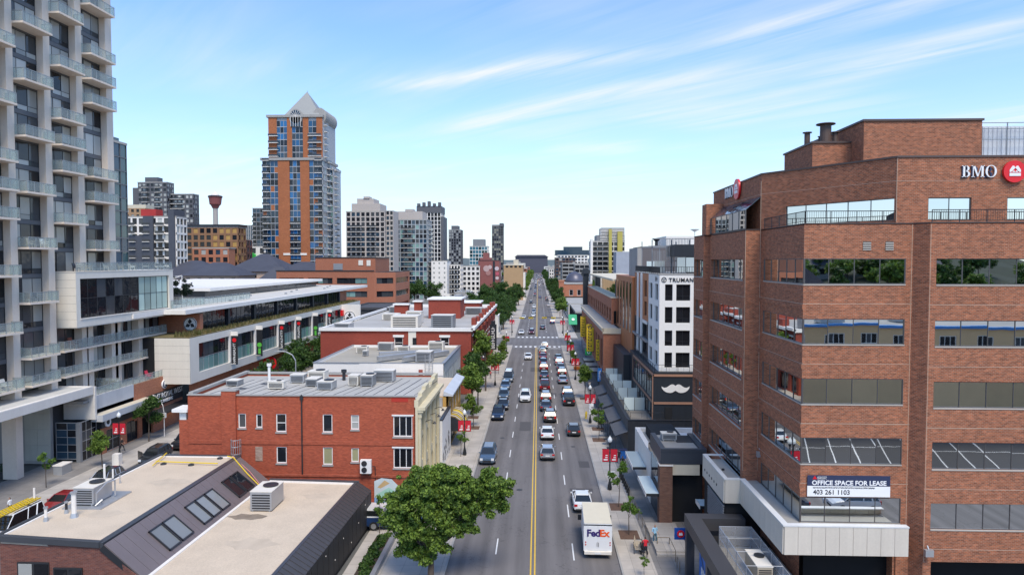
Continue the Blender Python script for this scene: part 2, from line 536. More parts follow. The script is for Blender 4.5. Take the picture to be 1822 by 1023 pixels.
# ------------------------------------------------------------ shared materials
def asphalt_mat():
 mt, nt, b = _nodes('asphalt_road')
 N, L = nt.nodes.new, nt.links.new
 geo = N('ShaderNodeNewGeometry')
 def m(op, a, b_=None, c=None, clamp=False):
  n = N('ShaderNodeMath'); n.operation = op; n.use_clamp = clamp
  for i, v in enumerate((a, b_, c)):
   if v is None: continue
   if isinstance(v, (int, float)): n.inputs[i].default_value = v
   else: L(v, n.inputs[i])
  return n.outputs[0]
 def noise(scale, vec, det=4, rough=0.5):
  n = N('ShaderNodeTexNoise'); n.inputs['Scale'].default_value = scale; n.inputs['Detail'].default_value = det
  n.inputs['Roughness'].default_value = rough; L(vec, n.inputs['Vector']); return n.outputs[0]
 pos = geo.outputs['Position']
 mp = N('ShaderNodeMapping'); mp.inputs['Scale'].default_value = (1.0, 0.035, 1.0); L(pos, mp.inputs[0])
 lane = noise(1.1, mp.outputs[0], 5, 0.6)
 patch = noise(0.09, pos, 4)
 grain = noise(14.0, pos, 3)
 sp = N('ShaderNodeSeparateXYZ'); L(pos, sp.inputs[0])
 w = m('COSINE', m('MULTIPLY', m('ADD', sp.outputs[0], 0.37), 2 * math.pi / 1.62))
 v = m('ADD', m('MULTIPLY', lane, 1.0), m('MULTIPLY', patch, 0.5))
 v = m('ADD', v, m('MULTIPLY', grain, 0.3))
 v = m('ADD', v, m('MULTIPLY', w, 0.085))
 v = m('ADD', v, 0.12)
 mv = N('ShaderNodeMapping'); mv.inputs['Scale'].default_value = (0.35, 0.12, 1); L(pos, mv.inputs[0])
 dn = N('ShaderNodeVectorMath'); dn.operation = 'ADD'
 nn = N('ShaderNodeTexNoise'); nn.inputs['Scale'].default_value = 0.8; L(pos, nn.inputs['Vector'])
 L(mv.outputs[0], dn.inputs[0]); L(nn.outputs[1], dn.inputs[1])
 vo = N('ShaderNodeTexVoronoi'); vo.feature = 'DISTANCE_TO_EDGE'; vo.inputs['Scale'].default_value = 0.8
 L(dn.outputs[0], vo.inputs['Vector'])
 cr = m('LESS_THAN', vo.outputs[0], 0.008)
 v = m('MULTIPLY', v, m('SUBTRACT', 1.0, m('MULTIPLY', cr, 0.2)))
 vm = N('ShaderNodeVectorMath'); vm.operation = 'SCALE'; vm.inputs[0].default_value = (0.150, 0.140, 0.137); L(v, vm.inputs['Scale'])
 L(vm.outputs[0], b.inputs['Base Color'])
 b.inputs['Roughness'].default_value = 0.82
 b.inputs['Specular IOR Level'].default_value = 0.35
 bp = N('ShaderNodeBump'); bp.inputs['Strength'].default_value = 0.25; bp.inputs['Distance'].default_value = 0.02
 L(grain, bp.inputs['Height']); L(bp.outputs[0], b.inputs['Normal'])
 return mt
M_ASPH = asphalt_mat()
def slab_mat(name, col, joint=1.5, jw=0.03, dark=0.55):
 mt, nt, b = _nodes(name)
 N, L = nt.nodes.new, nt.links.new
 geo = N('ShaderNodeNewGeometry')
 bt = N('ShaderNodeTexBrick'); bt.offset = 0.0
 bt.inputs['Scale'].default_value = 1.0; bt.inputs['Brick Width'].default_value = joint; bt.inputs['Row Height'].default_value = joint
 bt.inputs['Mortar Size'].default_value = jw * 0.5
 bt.inputs['Color1'].default_value = (*col, 1); bt.inputs['Color2'].default_value = (*[c * 0.86 for c in col], 1)
 bt.inputs['Mortar'].default_value = (*[c * dark for c in col], 1)
 L(geo.outputs['Position'], bt.inputs['Vector'])
 n = N('ShaderNodeTexNoise'); n.inputs['Scale'].default_value = 0.5; n.inputs['Detail'].default_value = 7; n.inputs['Roughness'].default_value = 0.65
 L(geo.outputs['Position'], n.inputs['Vector'])
 a = N('ShaderNodeMath'); a.operation = 'MULTIPLY_ADD'; L(n.outputs[0], a.inputs[0]); a.inputs[1].default_value = 0.7; a.inputs[2].default_value = 0.65
 vm = N('ShaderNodeVectorMath'); vm.operation = 'SCALE'; L(bt.outputs[0], vm.inputs[0]); L(a.outputs[0], vm.inputs['Scale'])
 L(vm.outputs[0], b.inputs['Base Color'])
 b.inputs['Roughness'].default_value = 0.85
 MATS[name] = mt
 return mt
M_WALK = slab_mat('pavement_concrete', (0.46, 0.42, 0.37))
M_WALK_DK = slab_mat('pavement_grey', (0.25, 0.235, 0.22), 1.2)
M_KERB = pbr('kerb_concrete', (0.34, 0.33, 0.31), 0.85, var=0.2, vscale=1.0)
M_LINE = pbr('road_paint_white', (0.72, 0.72, 0.70), 0.6, var=0.15, vscale=2.0, fine=0.12)
M_YEL = pbr('road_paint_yellow', (0.72, 0.46, 0.04), 0.6, var=0.15, vscale=2.0, fine=0.12)
M_TOWN = pbr('town_ground', (0.13, 0.13, 0.12), 0.9, var=0.5, vscale=0.02, fine=0.3)
M_GRASS = pbr('lawn_green', (0.05, 0.09, 0.025), 0.9, var=0.4, vscale=0.8, fine=0.3)
M_WHITE = pbr('white_paint', (0.80, 0.755, 0.69), 0.55, var=0.06, vscale=0.3, streak=0.06)
M_OFFW = pbr('offwhite_panel', (0.72, 0.67, 0.58), 0.55, var=0.07, vscale=0.4, streak=0.08)
M_BLACK = pbr('black_cladding', (0.018, 0.022, 0.028), 0.5, var=0.3, vscale=0.3, streak=0.2)
M_DARK = pbr('dark_metal', (0.035, 0.036, 0.04), 0.45, metal=0.2, var=0.15, vscale=0.5)
M_GREY = pbr('grey_metal', (0.28, 0.29, 0.30), 0.45, metal=0.3, var=0.12, vscale=0.6)
M_GALV = pbr('galvanised_metal', (0.45, 0.46, 0.47), 0.4, metal=0.5, var=0.15, vscale=1.2)
M_VOID = pbr('dark_interior', (0.012, 0.012, 0.013), 0.9, var=0.3, vscale=0.5)
M_ROOFG = pbr('grey_roof_membrane', (0.35, 0.335, 0.305), 0.85, var=0.3, vscale=0.25, fine=0.1)
M_ROOFT = pbr('tan_gravel_roof', (0.58, 0.475, 0.355), 0.95, var=0.17, vscale=0.5, fine=0.22, bump=0.4, bscale=25)
M_ROOFD = pbr('dark_roof', (0.06, 0.06, 0.065), 0.8, var=0.3, vscale=0.4)
M_CONC = pbr('concrete', (0.33, 0.32, 0.30), 0.85, var=0.15, vscale=0.4, streak=0.15)
M_G_DK = glass('glass_dark', (0.012, 0.014, 0.018))
M_G_BL = glass('glass_blue', (0.022, 0.05, 0.08), spec=0.6)
M_G_CUR = glass('glass_with_curtain', (0.38, 0.385, 0.36), rough=0.1, spec=0.4)
M_G_GREY = glass('glass_with_blind', (0.060, 0.065, 0.07), rough=0.08, spec=0.4)
M_G_GRN = glass('glass_green', (0.16, 0.27, 0.25), rough=0.1, spec=0.8)
# ------------------------------------------------------------ ground, roads and pavements
mb = MB()
mb.quad((-4500, -900, -0.06), (4500, -900, -0.06), (4500, 6500, -0.06), (-4500, 6500, -0.06))
struct('ground', mb, M_TOWN)
mb = MB()
for y0 in range(-60, 1700, 20):
 mb.quad((-7.1, y0, 0), (6.5, y0, 0), (6.5, y0 + 20, 0), (-7.1, y0 + 20, 0))
mb.quad((6.5, 194, 0), (90, 194, 0), (90, 213, 0), (6.5, 213, 0))
mb.quad((-90, 194, 0), (-7.1, 194, 0), (-7.1, 213, 0), (-90, 213, 0))
mb.quad((6.5, 2, 0), (70, 2, 0), (70, 36, 0), (6.5, 36, 0))
struct('road', mb, M_ASPH)
mb = MB(); mb.quad((8, -12, 0.004), (80, -12, 0.004), (80, 9, 0.004), (8, 9, 0.004)); struct('parking_lot', mb, pbr('dark_lot', (0.03, 0.032, 0.04), 0.8))
mb = MB(); mb.box(8, 80, 9, 9.3, 0, 0.14); mb.box(14, 80, 27, 33, 0, 0.13); struct('kerb', mb, pbr('kerb_pale', (0.4, 0.39, 0.37), 0.8))
mb = MB()
mb.quad((-47.3, 20, 0), (-36.2, 20, 0), (-36.2, 194, 0), (-47.3, 194, 0))
mb.quad((-36.2, 63.2, -0.002), (-14.8, 63.2, -0.002), (-14.8, 64.4, -0.002), (-36.2, 64.4, -0.002))
struct('side_road', mb, M_ASPH)
def pave(name, x0, x1, y0, y1, m=None, z=0.13):
 mb = MB(); mb.box(x0, x1, y0, y1, -0.05, z)
 return struct(name, mb, m or M_WALK)
pave('pavement', -12.6, -7.25, 20, 194)
pave('pavement', 6.65, 9.2, -20, 2)
pave('pavement', 6.65, 9.2, 36, 194)
pave('pavement', 9.2, 17.0, 36, 194, M_WALK_DK, 0.126)
pave('pavement', -12.6, -7.25, 213, 1100)
pave('pavement', 6.65, 12.5, 213, 1100)
pave('pavement', -51.4, -47.45, 20, 194)
pave('pavement', -58, -51.4, 20, 194, M_WALK_DK, 0.125)
pave('pavement', -36.0, -35.3, 20, 194)
pave('pavement', -34.9, -12.6, 63.4, 64.4, M_WALK, 0.02)
mb = MB()
for x0, x1, ya, yb in ((-7.25, -7.1, 20, 194), (6.5, 6.65, 36, 194), (6.5, 6.65, -20, 2), (-7.25, -7.1, 213, 1100), (6.5, 6.65, 213, 1100), (-47.45, -47.3, 20, 194), (-36.2, -36.0, 20, 194)):
 mb.box(x0, x1, ya, yb, -0.04, 0.137)
struct('kerb', mb, M_KERB)
mb = MB(); mb.box(-14.9, -12.65, 40, 63.3, -0.05, 0.10)
struct('forecourt', mb, M_WALK)
mb = MB()
for dx in (-0.16, 0.16):
 x = -0.37 + dx
 mb.quad((x - 0.055, -20, 0.004), (x + 0.055, -20, 0.004), (x + 0.055, 190, 0.004), (x - 0.055, 190, 0.004))
 mb.quad((x - 0.055, 218, 0.004), (x + 0.055, 218, 0.004), (x + 0.055, 900, 0.004), (x - 0.055, 900, 0.004))
struct('yellow_road_line', mb, M_YEL)
mb = MB()
def dash(x, y0, y1, w=0.11):
 mb.quad((x - w / 2, y0, 0.004), (x + w / 2, y0, 0.004), (x + w / 2, y1, 0.004), (x - w / 2, y1, 0.004))
for k in range(-3, 95):
 y = 54.2 + 9.3 * k
 if y > 184 and y < 222: continue
 dash(2.95, y, y + 3.3)
 dash(-3.42, y + 0.9, y + 4.1)
for xx in (-7.0, 6.4):
 pass
for yc in (191.6, 215.6):
 for k in range(10):
  x = -6.4 + k * 1.35
  mb.quad((x, yc - 1.3, 0.0045), (x + 0.62, yc - 1.3, 0.0045), (x + 0.62, yc + 1.3, 0.0045), (x, yc + 1.3, 0.0045))
 mb.quad((-7.0, yc - 1.75, 0.004), (6.4, yc - 1.75, 0.004), (6.4, yc - 1.55, 0.004), (-7.0, yc - 1.55, 0.004))
 mb.quad((-7.0, yc + 1.55, 0.004), (6.4, yc + 1.55, 0.004), (6.4, yc + 1.75, 0.004), (-7.0, yc + 1.75, 0.004))
mb.quad((-0.1, 187.6, 0.004), (6.3, 187.6, 0.004), (6.3, 188.1, 0.004), (-0.1, 188.1, 0.004))
for k in range(18):
 x = 8 + k * 3.0
 mb.quad((x, -10, 0.008), (x + 0.14, -10, 0.008), (x - 5.86, 8, 0.008), (x - 6.0, 8, 0.008))
mb.quad((8, -1, 0.009), (64, -1, 0.009), (64, -0.86, 0.009), (8, -0.86, 0.009))
struct('white_road_marking', mb, M_LINE)
mb = MB()
for (x, y, w, l) in ((3.4, 70.5, 2.4, 1.2), (-2.6, 96, 1.6, 5.5), (1.2, 121, 2.2, 3), (4.4, 58.2, 1.8, .9), (-5.3, 66, 1.5, 4), (-1.6, 148, 2.4, 6), (4.9, 79, 1.2, 2.6)):
 mb.quad((x, y, 0.002), (x + w, y, 0.002), (x + w, y + l, 0.002), (x, y + l, 0.002))
struct('road_patch', mb, pbr('fresh_asphalt', (0.085, 0.08, 0.08), 0.85, var=.15, vscale=1, fine=.2))
mb = MB()
for (x, y, r) in ((-1.9, 71, 0.33), (1.4, 101.5, 0.33), (4.6, 88, 0.3), (-4.8, 92, 0.33), (4.4, 63, 0.3), (-2.0, 128, 0.33)):
 mb.cyl((x, y, -0.02), (x, y, 0.006), r, n=14)
struct('manhole_cover', mb, pbr('manhole_iron', (0.05, 0.048, 0.046), 0.6))
mb = MB()
rr = random.Random(3)
N_ = 90
for row in range(3):
 pass
xs = [-3200 + 6400 * i / N_ for i in range(N_ + 1)]
hs = [6 + 9 * rr.random() + 8 * math.sin(i * 0.31) * math.sin(i * 0.11 + 1) for i in range(N_ + 1)]
for i in range(N_):
 mb.quad((xs[i], 2600, 0), (xs[i + 1], 2600, 0), (xs[i + 1], 3300, 24 + max(hs[i + 1], 2)), (xs[i], 3300, 24 + max(hs[i], 2)))
struct('distant_hills', mb, pbr('far_hill', (0.10, 0.125, 0.12), 0.95, var=0.3, vscale=0.01, fine=0.25), 'low wooded rise on the horizon')
# ------------------------------------------------------------ brown brick office block, right foreground
BR_BMO = brick('brown_brick', (0.42, 0.135, 0.062), (0.21, 0.07, 0.038), (0.34, 0.21, 0.14), w=0.23, h=0.095, mort=0.014, var=0.22, patch=0.45)
M_COPE = pbr('coping_brown', (0.09, 0.06, 0.05), 0.5, var=0.1)
M_FRB = pbr('bronze_frame', (0.12, 0.11, 0.105), 0.4, metal=0.4)
M_SILL = pbr('pale_sill', (0.42, 0.38, 0.33), 0.7)
M_MIR = glass('mirror_glass', (0.72, 0.75, 0.74), rough=0.015, metal=1.0, wav=0.0018, wscale=0.5, var=0.12)
office = thing('brick_office_building', 'six storey brown brick office block with mirrored ribbon windows in the right foreground', 'building', (16.85, 44, 0))
XO, YC = 16.85, 44.0
rows = [(7.25, 8.9), (11.05, 12.75), (14.9, 16.54), (18.73, 20.35), (22.55, 24.17)]
segs = [  # start, end, windows (u0,u1,panes)
 ((15.2, 67.2), (15.2, 63.3), [(0.1, 3.6, 2)]),
 ((15.2, 63.3), (15.7, 63.3), []),
 ((15.7, 63.3), (15.7, 52.4), [(0.6, 10.3, 6)]),
 ((15.7, 52.4), (16.85, 52.4), []),
 ((16.85, 52.4), (16.85, 44.0), [(0.7, 8.4, 5)]),
 ((16.85, 44.0), (23.63, 44.0), [(0.0, 6.35, 4)]),
 ((23.63, 44.0), (24.15, 43.1), []),
 ((24.15, 43.1), (38.0, 43.1), [(0.42, 13.5, 8)]),
]
mb = MB()
for A, B, wins in segs:
 holes = []
 for (z0, z1) in rows:
  for (u0, u1, n) in wins: holes.append((u0, u1, z0, z1))
 if A == (16.85, 44.0): holes.append((0.0, 5.9, -0.5, 5.2))
 if A == (24.15, 43.1): holes.append((0.5, 13.5, -0.5, 5.2))
 wall(mb, A, B, 0, 26.35, holes, 0.3)
part(office, 'wall', mb, BR_BMO)
mbv = MB()
mbv.box(17.5, 37.5, 45.0, 66, 0, 26.2); mbv.prism([(17.3, 66), (17.3, 52.9), (23.0, 44.7), (37.5, 44.7), (37.5, 66)], 26.2, 30.0)
mbv.box(16.0, 17.5, 53.0, 66, 0, 26.2)
part(office, 'interior_core', mbv, M_VOID)
for A, B, wins in segs:
 for (z0, z1) in rows:
  for (u0, u1, n) in wins:
   dp = 0.04 if A in ((16.85, 52.4), (16.85, 44.0)) else (0.12 if A[1] < 45 else 0.28)
   window(office, A, B, u0, u1, z0, z1, dp, M_FRB, [M_MIR], n, 1, 0.05, 'ribbon_window')
def wallbox(mb, A, B, u0, u1, z0, z1, d0, d1, m=0):
 ax, ay = A; bx, by = B
 ln = math.hypot(bx - ax, by - ay); ux, uy = (bx - ax) / ln, (by - ay) / ln; nx, ny = uy, -ux
 P = lambda u, d: (ax + ux * u + nx * d, ay + uy * u + ny * d)
 p = [P(u0, d0), P(u0, d1), P(u1, d1), P(u1, d0)]
 mb.prism([p[0], p[1], p[2], p[3]], z0, z1, m)
for A, B, wins in segs:
 ln = math.hypot(B[0] - A[0], B[1] - A[1])
 for (z0, z1) in rows:
  for (u0, u1, n) in wins:
   m_ = MB(); wallbox(m_, A, B, u0, u1, z0 - 0.07, z0 + 0.005, -0.05, 0.035)
   part(office, 'window_sill', m_, M_SILL)
mj = MB()
M_JOINT = pbr('joint_sealant', (0.46, 0.33, 0.24), 0.7)
for A, B, wins in segs:
 ln = math.hypot(B[0] - A[0], B[1] - A[1])
 if ln < 1.4 and A[1] > 50: continue
 for (z0, z1) in rows:
  if ln > 1.4: wallbox(mj, A, B, 0.0, ln, z0 - 1.27, z0 - 1.235, -0.01, 0.006)
for (x, y) in ((23.55, 44), (24.2, 43.1), ):
 mj.box(x - 0.015, x + 0.015, y - 0.006, y + 0.02, 5.2, 26.3)
mj.box(15.69, 15.72, 52.38, 52.42, 8, 26.3)
mj.box(16.80, 16.83, 52.39, 52.41, 8, 30)
part(office, 'control_joint', mj, M_JOINT)
mbb = MB()
for (z0, z1) in rows:
 wallbox(mbb, (15.7, 63.3), (15.7, 52.4), 0, 10.9, z0 - 1.6, z0 - 1.3, 0.0, 0.05)
 wallbox(mbb, (16.85, 52.4), (16.85, 44.0), 0, 8.4, z0 - 1.6, z0 - 1.3, 0.0, 0.05)
part(office, 'brick_band', mbb, BR_BMO)
mb = MB()
mb.prism([(15.2, 67.2), (15.2, 63.3), (15.7, 63.3), (15.7, 52.4), (16.85, 52.4), (16.85, 44.0), (23.63, 44.0), (24.15, 43.1), (38, 43.1), (38, 67.2)], 26.30, 26.42)
part(office, 'terrace_deck', mb, M_COPE)
top = [((16.85, 66.5), (16.85, 52.4), []), ((16.85, 52.4), (22.6, 44.1), [(2.1, 9.95, 5)]), ((22.6, 44.1), (38.0, 44.1), [(1.95, 4.6, 2), (6.8, 9.6, 2), (11.2, 14, 2)])]
mb = MB()
for A, B, wins in top:
 wall(mb, A, B, 26.42, 30.5, [(u0, u1, 26.6, 28.0) for (u0, u1, n) in wins], 0.3)
mb.quad((38, 43.1, 0), (38, 67.2, 0), (38, 67.2, 30.5), (38, 43.1, 30.5))
mb.quad((38, 67.2, 0), (15.2, 67.2, 0), (15.2, 67.2, 26.4), (38, 67.2, 26.4))
mb.quad((38, 66.5, 26.4), (16.85, 66.5, 26.4), (16.85, 66.5, 30.5), (38, 66.5, 30.5))
part(office, 'top_storey_wall', mb, BR_BMO)
for A, B, wins in top:
 for (u0, u1, n) in wins:
  window(office, A, B, u0, u1, 26.6, 28.0, 0.1, M_FRB, [M_MIR], n, 1, 0.05, 'top_window')
 m_ = MB(); ln = math.hypot(B[0] - A[0], B[1] - A[1])
 wallbox(m_, A, B, -0.05, ln + 0.05, 30.5, 30.62, -0.3, 0.06); part(office, 'coping', m_, M_COPE)
 m_ = MB(); wallbox(m_, A, B, 0, ln, 29.05, 29.08, -0.01, 0.006); part(office, 'control_joint', m_, M_JOINT)
m_ = MB(); wallbox(m_, (22.6, 44.1), (38, 44.1), -0.03, 0.0, 26.5, 30.5, -0.01, 0.008); part(office, 'control_joint', m_, M_JOINT)
mb = MB(); mb.prism([(16.95, 66.5), (16.95, 52.45), (22.65, 44.2), (38, 44.2), (38, 66.5)], 30.1, 30.3)
part(office, 'roof', mb, M_ROOFD)
window(office, (15.7, 62.9), (15.7, 52.5), 0, 10.4, 26.45, 27.9, 0.0, M_FRB, [M_MIR], 6, 1, 0.05, 'conservatory_window')
for k in range(6):
 y0, y1 = 62.9 - k * 10.4 / 6, 62.9 - (k + 1) * 10.4 / 6
 m_ = MB(); m_.extr([(15.7, y1 + 0.04, 27.9), (15.7, y0 - 0.04, 27.9), (16.84, y0 - 0.04, 28.9), (16.84, y1 + 0.04, 28.9)], (0.03, 0, -0.03))
 part(office, 'sloping_pane', m_, M_G_BL)
m_ = MB(); m_.box(15.3, 16.9, 62.9, 64.5, 26.4, 29.2); part(office, 'brick_pier', m_, BR_BMO)
mb = MB()
mb.box(21.2, 24.3, 54.0, 60.0, 30.3, 33.1); part(office, 'lift_housing', mb, BR_BMO)
mb = MB(); mb.box(24.15, 32.7, 52.0, 62.0, 30.3, 34.35); part(office, 'plant_housing', mb, BR_BMO)
mb = MB(); mb.box(21.1, 24.1, 53.9, 60.1, 33.1, 33.24); mb.box(24.05, 32.8, 51.9, 62.1, 34.35, 34.5); part(office, 'coping', mb, M_COPE)
M_CORR = pbr('corrugated_white', (0.60, 0.62, 0.64), 0.5, var=0.05, streak=0.05)
mb = MB()
mb.box(34.0, 44, 54.0, 60, 30.3, 34.3)
for k in range(30): mb.box(34.1 + k * 0.33, 34.2 + k * 0.33, 53.96, 54.0, 30.35, 34.25)
part(office, 'cooling_tower_screen', mb, M_CORR)
mb = MB()
for z in (33.2, 34.0, 34.45): mb.box(32.9, 44, 53.5, 53.56, z, z + 0.05)
for x in (33.0, 35.5, 38.0, 40.5): mb.box(x, x + 0.06, 53.5, 53.56, 30.5, 34.5)
mb.box(32.8, 34.0, 53.4, 60, 31.4, 31.5)
part(office, 'gantry_rail', mb, M_GREY)
M_FLUE = pbr('flue_brown', (0.10, 0.065, 0.05), 0.6, var=0.2, vscale=1.5)
for (x, y, r, h, cap) in ((21.75, 56.5, 0.22, 34.4, 0.36), (22.3, 55.5, 0.06, 33.9, 0.12), (22.55, 54.9, 0.42, 34.75, 0.72), (23.25, 54.8, 0.2, 34.1, 0.34)):
 m_ = MB(); m_.cyl((x, y, 33.0), (x, y, h - 0.08), r, n=14); m_.cyl((x, y, h - 0.06), (x, y, h), cap, n=14)
 part(office, 'flue', m_, M_FLUE)
for (x, y, r) in ((25.2, 53.2, 0.5), (27.2, 53.6, 0.35)):
 m_ = MB(); m_.lathe((x, y, 34.4), [(r, 0), (r, 0.12), (r * 1.2, 0.2), (r * 0.3, 0.33)], 12); part(office, 'roof_vent', m_, M_GREY)
def railing(parent, pts, h=0.95, gap=0.16, mat=None, post=1.6, name='railing', bars=True, r=0.02):
 m_ = MB()
 for i in range(len(pts) - 1):
  a, b = Vector(pts[i]), Vector(pts[i + 1]); ln = (b - a).length; d = (b - a) / ln
  m_.cyl(a + Vector((0, 0, h)), b + Vector((0, 0, h)), 0.028, n=5)
  m_.cyl(a + Vector((0, 0, 0.1)), b + Vector((0, 0, 0.1)), 0.02, n=5)
  n = max(1, int(round(ln / post)))
  for k in range(n + 1):
   p = a + d * (ln * k / n); m_.cyl(p, p + Vector((0, 0, h)), 0.028, n=5)
  if bars:
   n = max(1, int(ln / gap))
   for k in range(1, n):
    p = a + d * (ln * k / n); m_.cyl(p + Vector((0, 0, 0.1)), p + Vector((0, 0, h)), r * 0.5, n=4, caps=False)
 return part(parent, name, m_, mat or M_DARK)
railing(office, [(16.95, 51.9, 26.42), (16.95, 44.15, 26.42), (23.4, 44.15, 26.42)], 0.75, 0.14)
railing(office, [(24.3, 43.2, 26.42), (37.5, 43.2, 26.42)], 0.75, 0.14)
M_LOUV = pbr('pale_louvre', (0.50, 0.46, 0.40), 0.6)
for x in (20.75, 22.15):
 v = MB(); v.box(x - 0.24, x + 0.24, 43.975, 44.0, 24.7, 25.25); vo = part(office, 'wall_vent', v, M_VOID)
 for k in range(5):
  s_ = MB(); s_.box(x - 0.25, x + 0.25, 43.95, 43.974, 24.7 + k * 0.11, 24.757 + k * 0.11); part(vo, 'slat', s_, M_LOUV)
mb = MB(); mb.box(17.2, 38, 45.6, 45.8, 0, 5.2); part(office, 'ground_floor_back_wall', mb, pbr('soffit_brown', (0.07, 0.06, 0.055), 0.8))
mb = MB()
mb.box(22.9, 24.1, 43.9, 45, 0, 5.2)
part(office, 'brick_column', mb, BR_BMO)
for (x, y, z) in ((24.05, 42.85, 5.7), (16.6, 52.05, 9.2)):
 m_ = MB(); m_.box(x, x + 0.5, y - 0.25, y, z, z + 0.42); m_.cyl((x + 0.25, y - 0.12, z + 0.42), (x + 0.25, y + 0.05, z + 0.6), 0.05)
 part(office, 'floodlight', m_, M_GALV)
M_LET = paint('sign_white', (0.85, 0.85, 0.84), 0.4)
M_NAVY = paint('sign_navy', (0.03, 0.04, 0.09), 0.5)
M_RED = paint('sign_red', (0.72, 0.015, 0.02), 0.35)
def serif(parent, loc, rz, h):
 """white serif B M O standing proud of a navy shadow"""
 th = 0.16 * h
 def stem(mb, x, w=th, y0=0, y1=None): mb.box(x, x + w, -0.06, 0, y0, h if y1 is None else y1)
 def ser(mb, x, w, z): mb.box(x, x + w, -0.06, 0, z, z + 0.05 * h)
 def arc(mb, cx, cz, rx, rz_, t, a0, a1, n=14, thin=0.35):
  for i in range(n):
   q0 = a0 + (a1 - a0) * i / n; q1 = a0 + (a1 - a0) * (i + 1) / n
   def pt(q, s):
    k = t * (thin + (1 - thin) * abs(math.cos(q)))
    return (cx + (rx - s * k) * math.cos(q), 0, cz + (rz_ - s * t * thin) * math.sin(q))
   mb.extr([pt(q0, 0), pt(q1, 0), pt(q1, 1), pt(q0, 1)], (0, -0.06, 0))
 for nm, x0 in (('letter_B', 0), ('letter_M', 0.80 * h), ('letter_O', 2.0 * h)):
  m_ = MB()
  if nm[-1] == 'B':
   stem(m_, 0.1 * h); ser(m_, 0, 0.4 * h, 0); ser(m_, 0, 0.4 * h, 0.95 * h)
   arc(m_, 0.32 * h, 0.75 * h, 0.30 * h, 0.25 * h, th, -math.pi / 2, math.pi / 2)
   arc(m_, 0.32 * h, 0.27 * h, 0.36 * h, 0.27 * h, th, -math.pi / 2, math.pi / 2)
  elif nm[-1] == 'M':
   stem(m_, 0.12 * h, 0.06 * h); stem(m_, 0.86 * h, th)
   ser(m_, 0.02 * h, 0.26 * h, 0); ser(m_, 0.0, 0.3 * h, 0.95 * h); ser(m_, 0.78 * h, 0.32 * h, 0); ser(m_, 0.86 * h, 0.26 * h, 0.95 * h)
   m_.extr([(0.12 * h, 0, h), (0.30 * h, 0, h), (0.60 * h, 0, 0.05 * h), (0.50 * h, 0, 0.05 * h)], (0, -0.06, 0))
   m_.extr([(0.82 * h, 0, h), (0.88 * h, 0, h), (0.58 * h, 0, 0.05 * h), (0.52 * h, 0, 0.05 * h)], (0, -0.055, 0))
  else:
   arc(m_, 0.47 * h, 0.5 * h, 0.47 * h, 0.53 * h, th, 0, 2 * math.pi, 24)
  me = m_.mesh(nm, M_LET)
  put(parent, nm, me, (x0, 0, 0), world=False)
  if nm[-1]:
   o2 = put(parent, 'letter_shadow', bpy.data.meshes.new_from_object(bpy.data.objects[parent.children[-1].name]), (x0 - 0.05 * h, 0.055, -0.05 * h), world=False)
   o2.data.materials.clear(); o2.data.materials.append(M_NAVY)
def roundel(parent, cx, cz, r):
 m_ = MB(); m_.cyl((cx, 0.0, cz), (cx, -0.16, cz), r, n=32); part(parent, 'red_roundel', m_, M_RED, local=True)
 m_ = MB(); w = r * 0.9; b_ = cz - 0.42 * r
 y = -0.162
 def q(pts): m_.extr([(cx + a * r, y, cz + b * r) for a, b in pts], (0, -0.03, 0))
 q([(-0.5, -0.42), (-0.5, -0.14), (0.5, -0.14), (0.5, -0.42)][::-1])
 q([(-0.5, -0.06), (-0.5, 0.12), (-0.25, 0.5), (-0.12, 0.5), (0.0, 0.33), (-0.25, 0.05), (-0.38, -0.06)])
 q([(0.5, -0.06), (0.5, 0.12), (0.25, 0.5), (0.12, 0.5), (0.0, 0.33), (0.25, 0.05), (0.38, -0.06)][::-1])
 q([(-0.26, -0.06), (-0.13, 0.1), (0.0, -0.06)]); q([(0.0, -0.06), (0.13, 0.1), (0.26, -0.06)])
 part(parent, 'emblem', m_, M_LET, local=True)
s1 = thing('office_roof_sign', 'white BMO letters with red roundel on the front parapet of the brown brick office', 'sign', (26.55, 44.08, 29.05))
s1.location = (26.5, 44.03, 29.25); s1.scale = (1, 1, 1)
serif(s1, None, 0, 0.72); roundel(s1, 3.15, 0.33, 0.68)
s2 = thing('office_roof_sign', 'slanted BMO letters and red roundel on the street-side parapet of the brick office', 'sign', (16.79, 62.2, 29.6), -R(90))
serif(s2, None, 0, 0.85); roundel(s2, 3.9, 0.45, 0.85)
for o in (s1, s2): o['label'] = o['label']
lease = thing('lease_banner', 'navy and white OFFICE SPACE FOR LEASE banner on the brown brick office wall', 'banner', (17.27, 43.9, 8.98))
m_ = MB(); m_.box(0, 5.2, 0.0, 0.03, 0, 0.68); part(lease, 'white_panel', m_, M_LET, local=True)
m_ = MB(); m_.box(0, 5.2, 0.0, 0.03, 0.683, 1.36); part(lease, 'navy_panel', m_, M_NAVY, local=True)
M_TXD = paint('text_dark', (0.02, 0.02, 0.03), 0.5)
put(lease, 'lettering', text_mesh('OFFICE SPACE FOR LEASE', 0.41, M_LET, 0.004, 0.012), (0.28, -0.006, 0.75), rot=(R(90), 0, 0), world=False)
put(lease, 'phone_number', text_mesh('403 261 1103', 0.42, M_TXD, 0.004, 0.006), (0.36, -0.006, 0.14), rot=(R(90), 0, 0), world=False)
put(lease, 'small_print', marks_mesh(60, 0.09, M_TXD), (0.36, -0.006, 0.53), rot=(R(90), 0, 0), world=False)
put(lease, 'small_print', marks_mesh(11, 0.075, M_LET, 2), (0.62, -0.006, 1.22), rot=(R(90), 0, 0), world=False)
put(lease, 'small_print', marks_mesh(11, 0.075, M_LET, 3), (0.62, -0.006, 1.12), rot=(R(90), 0, 0), world=False)
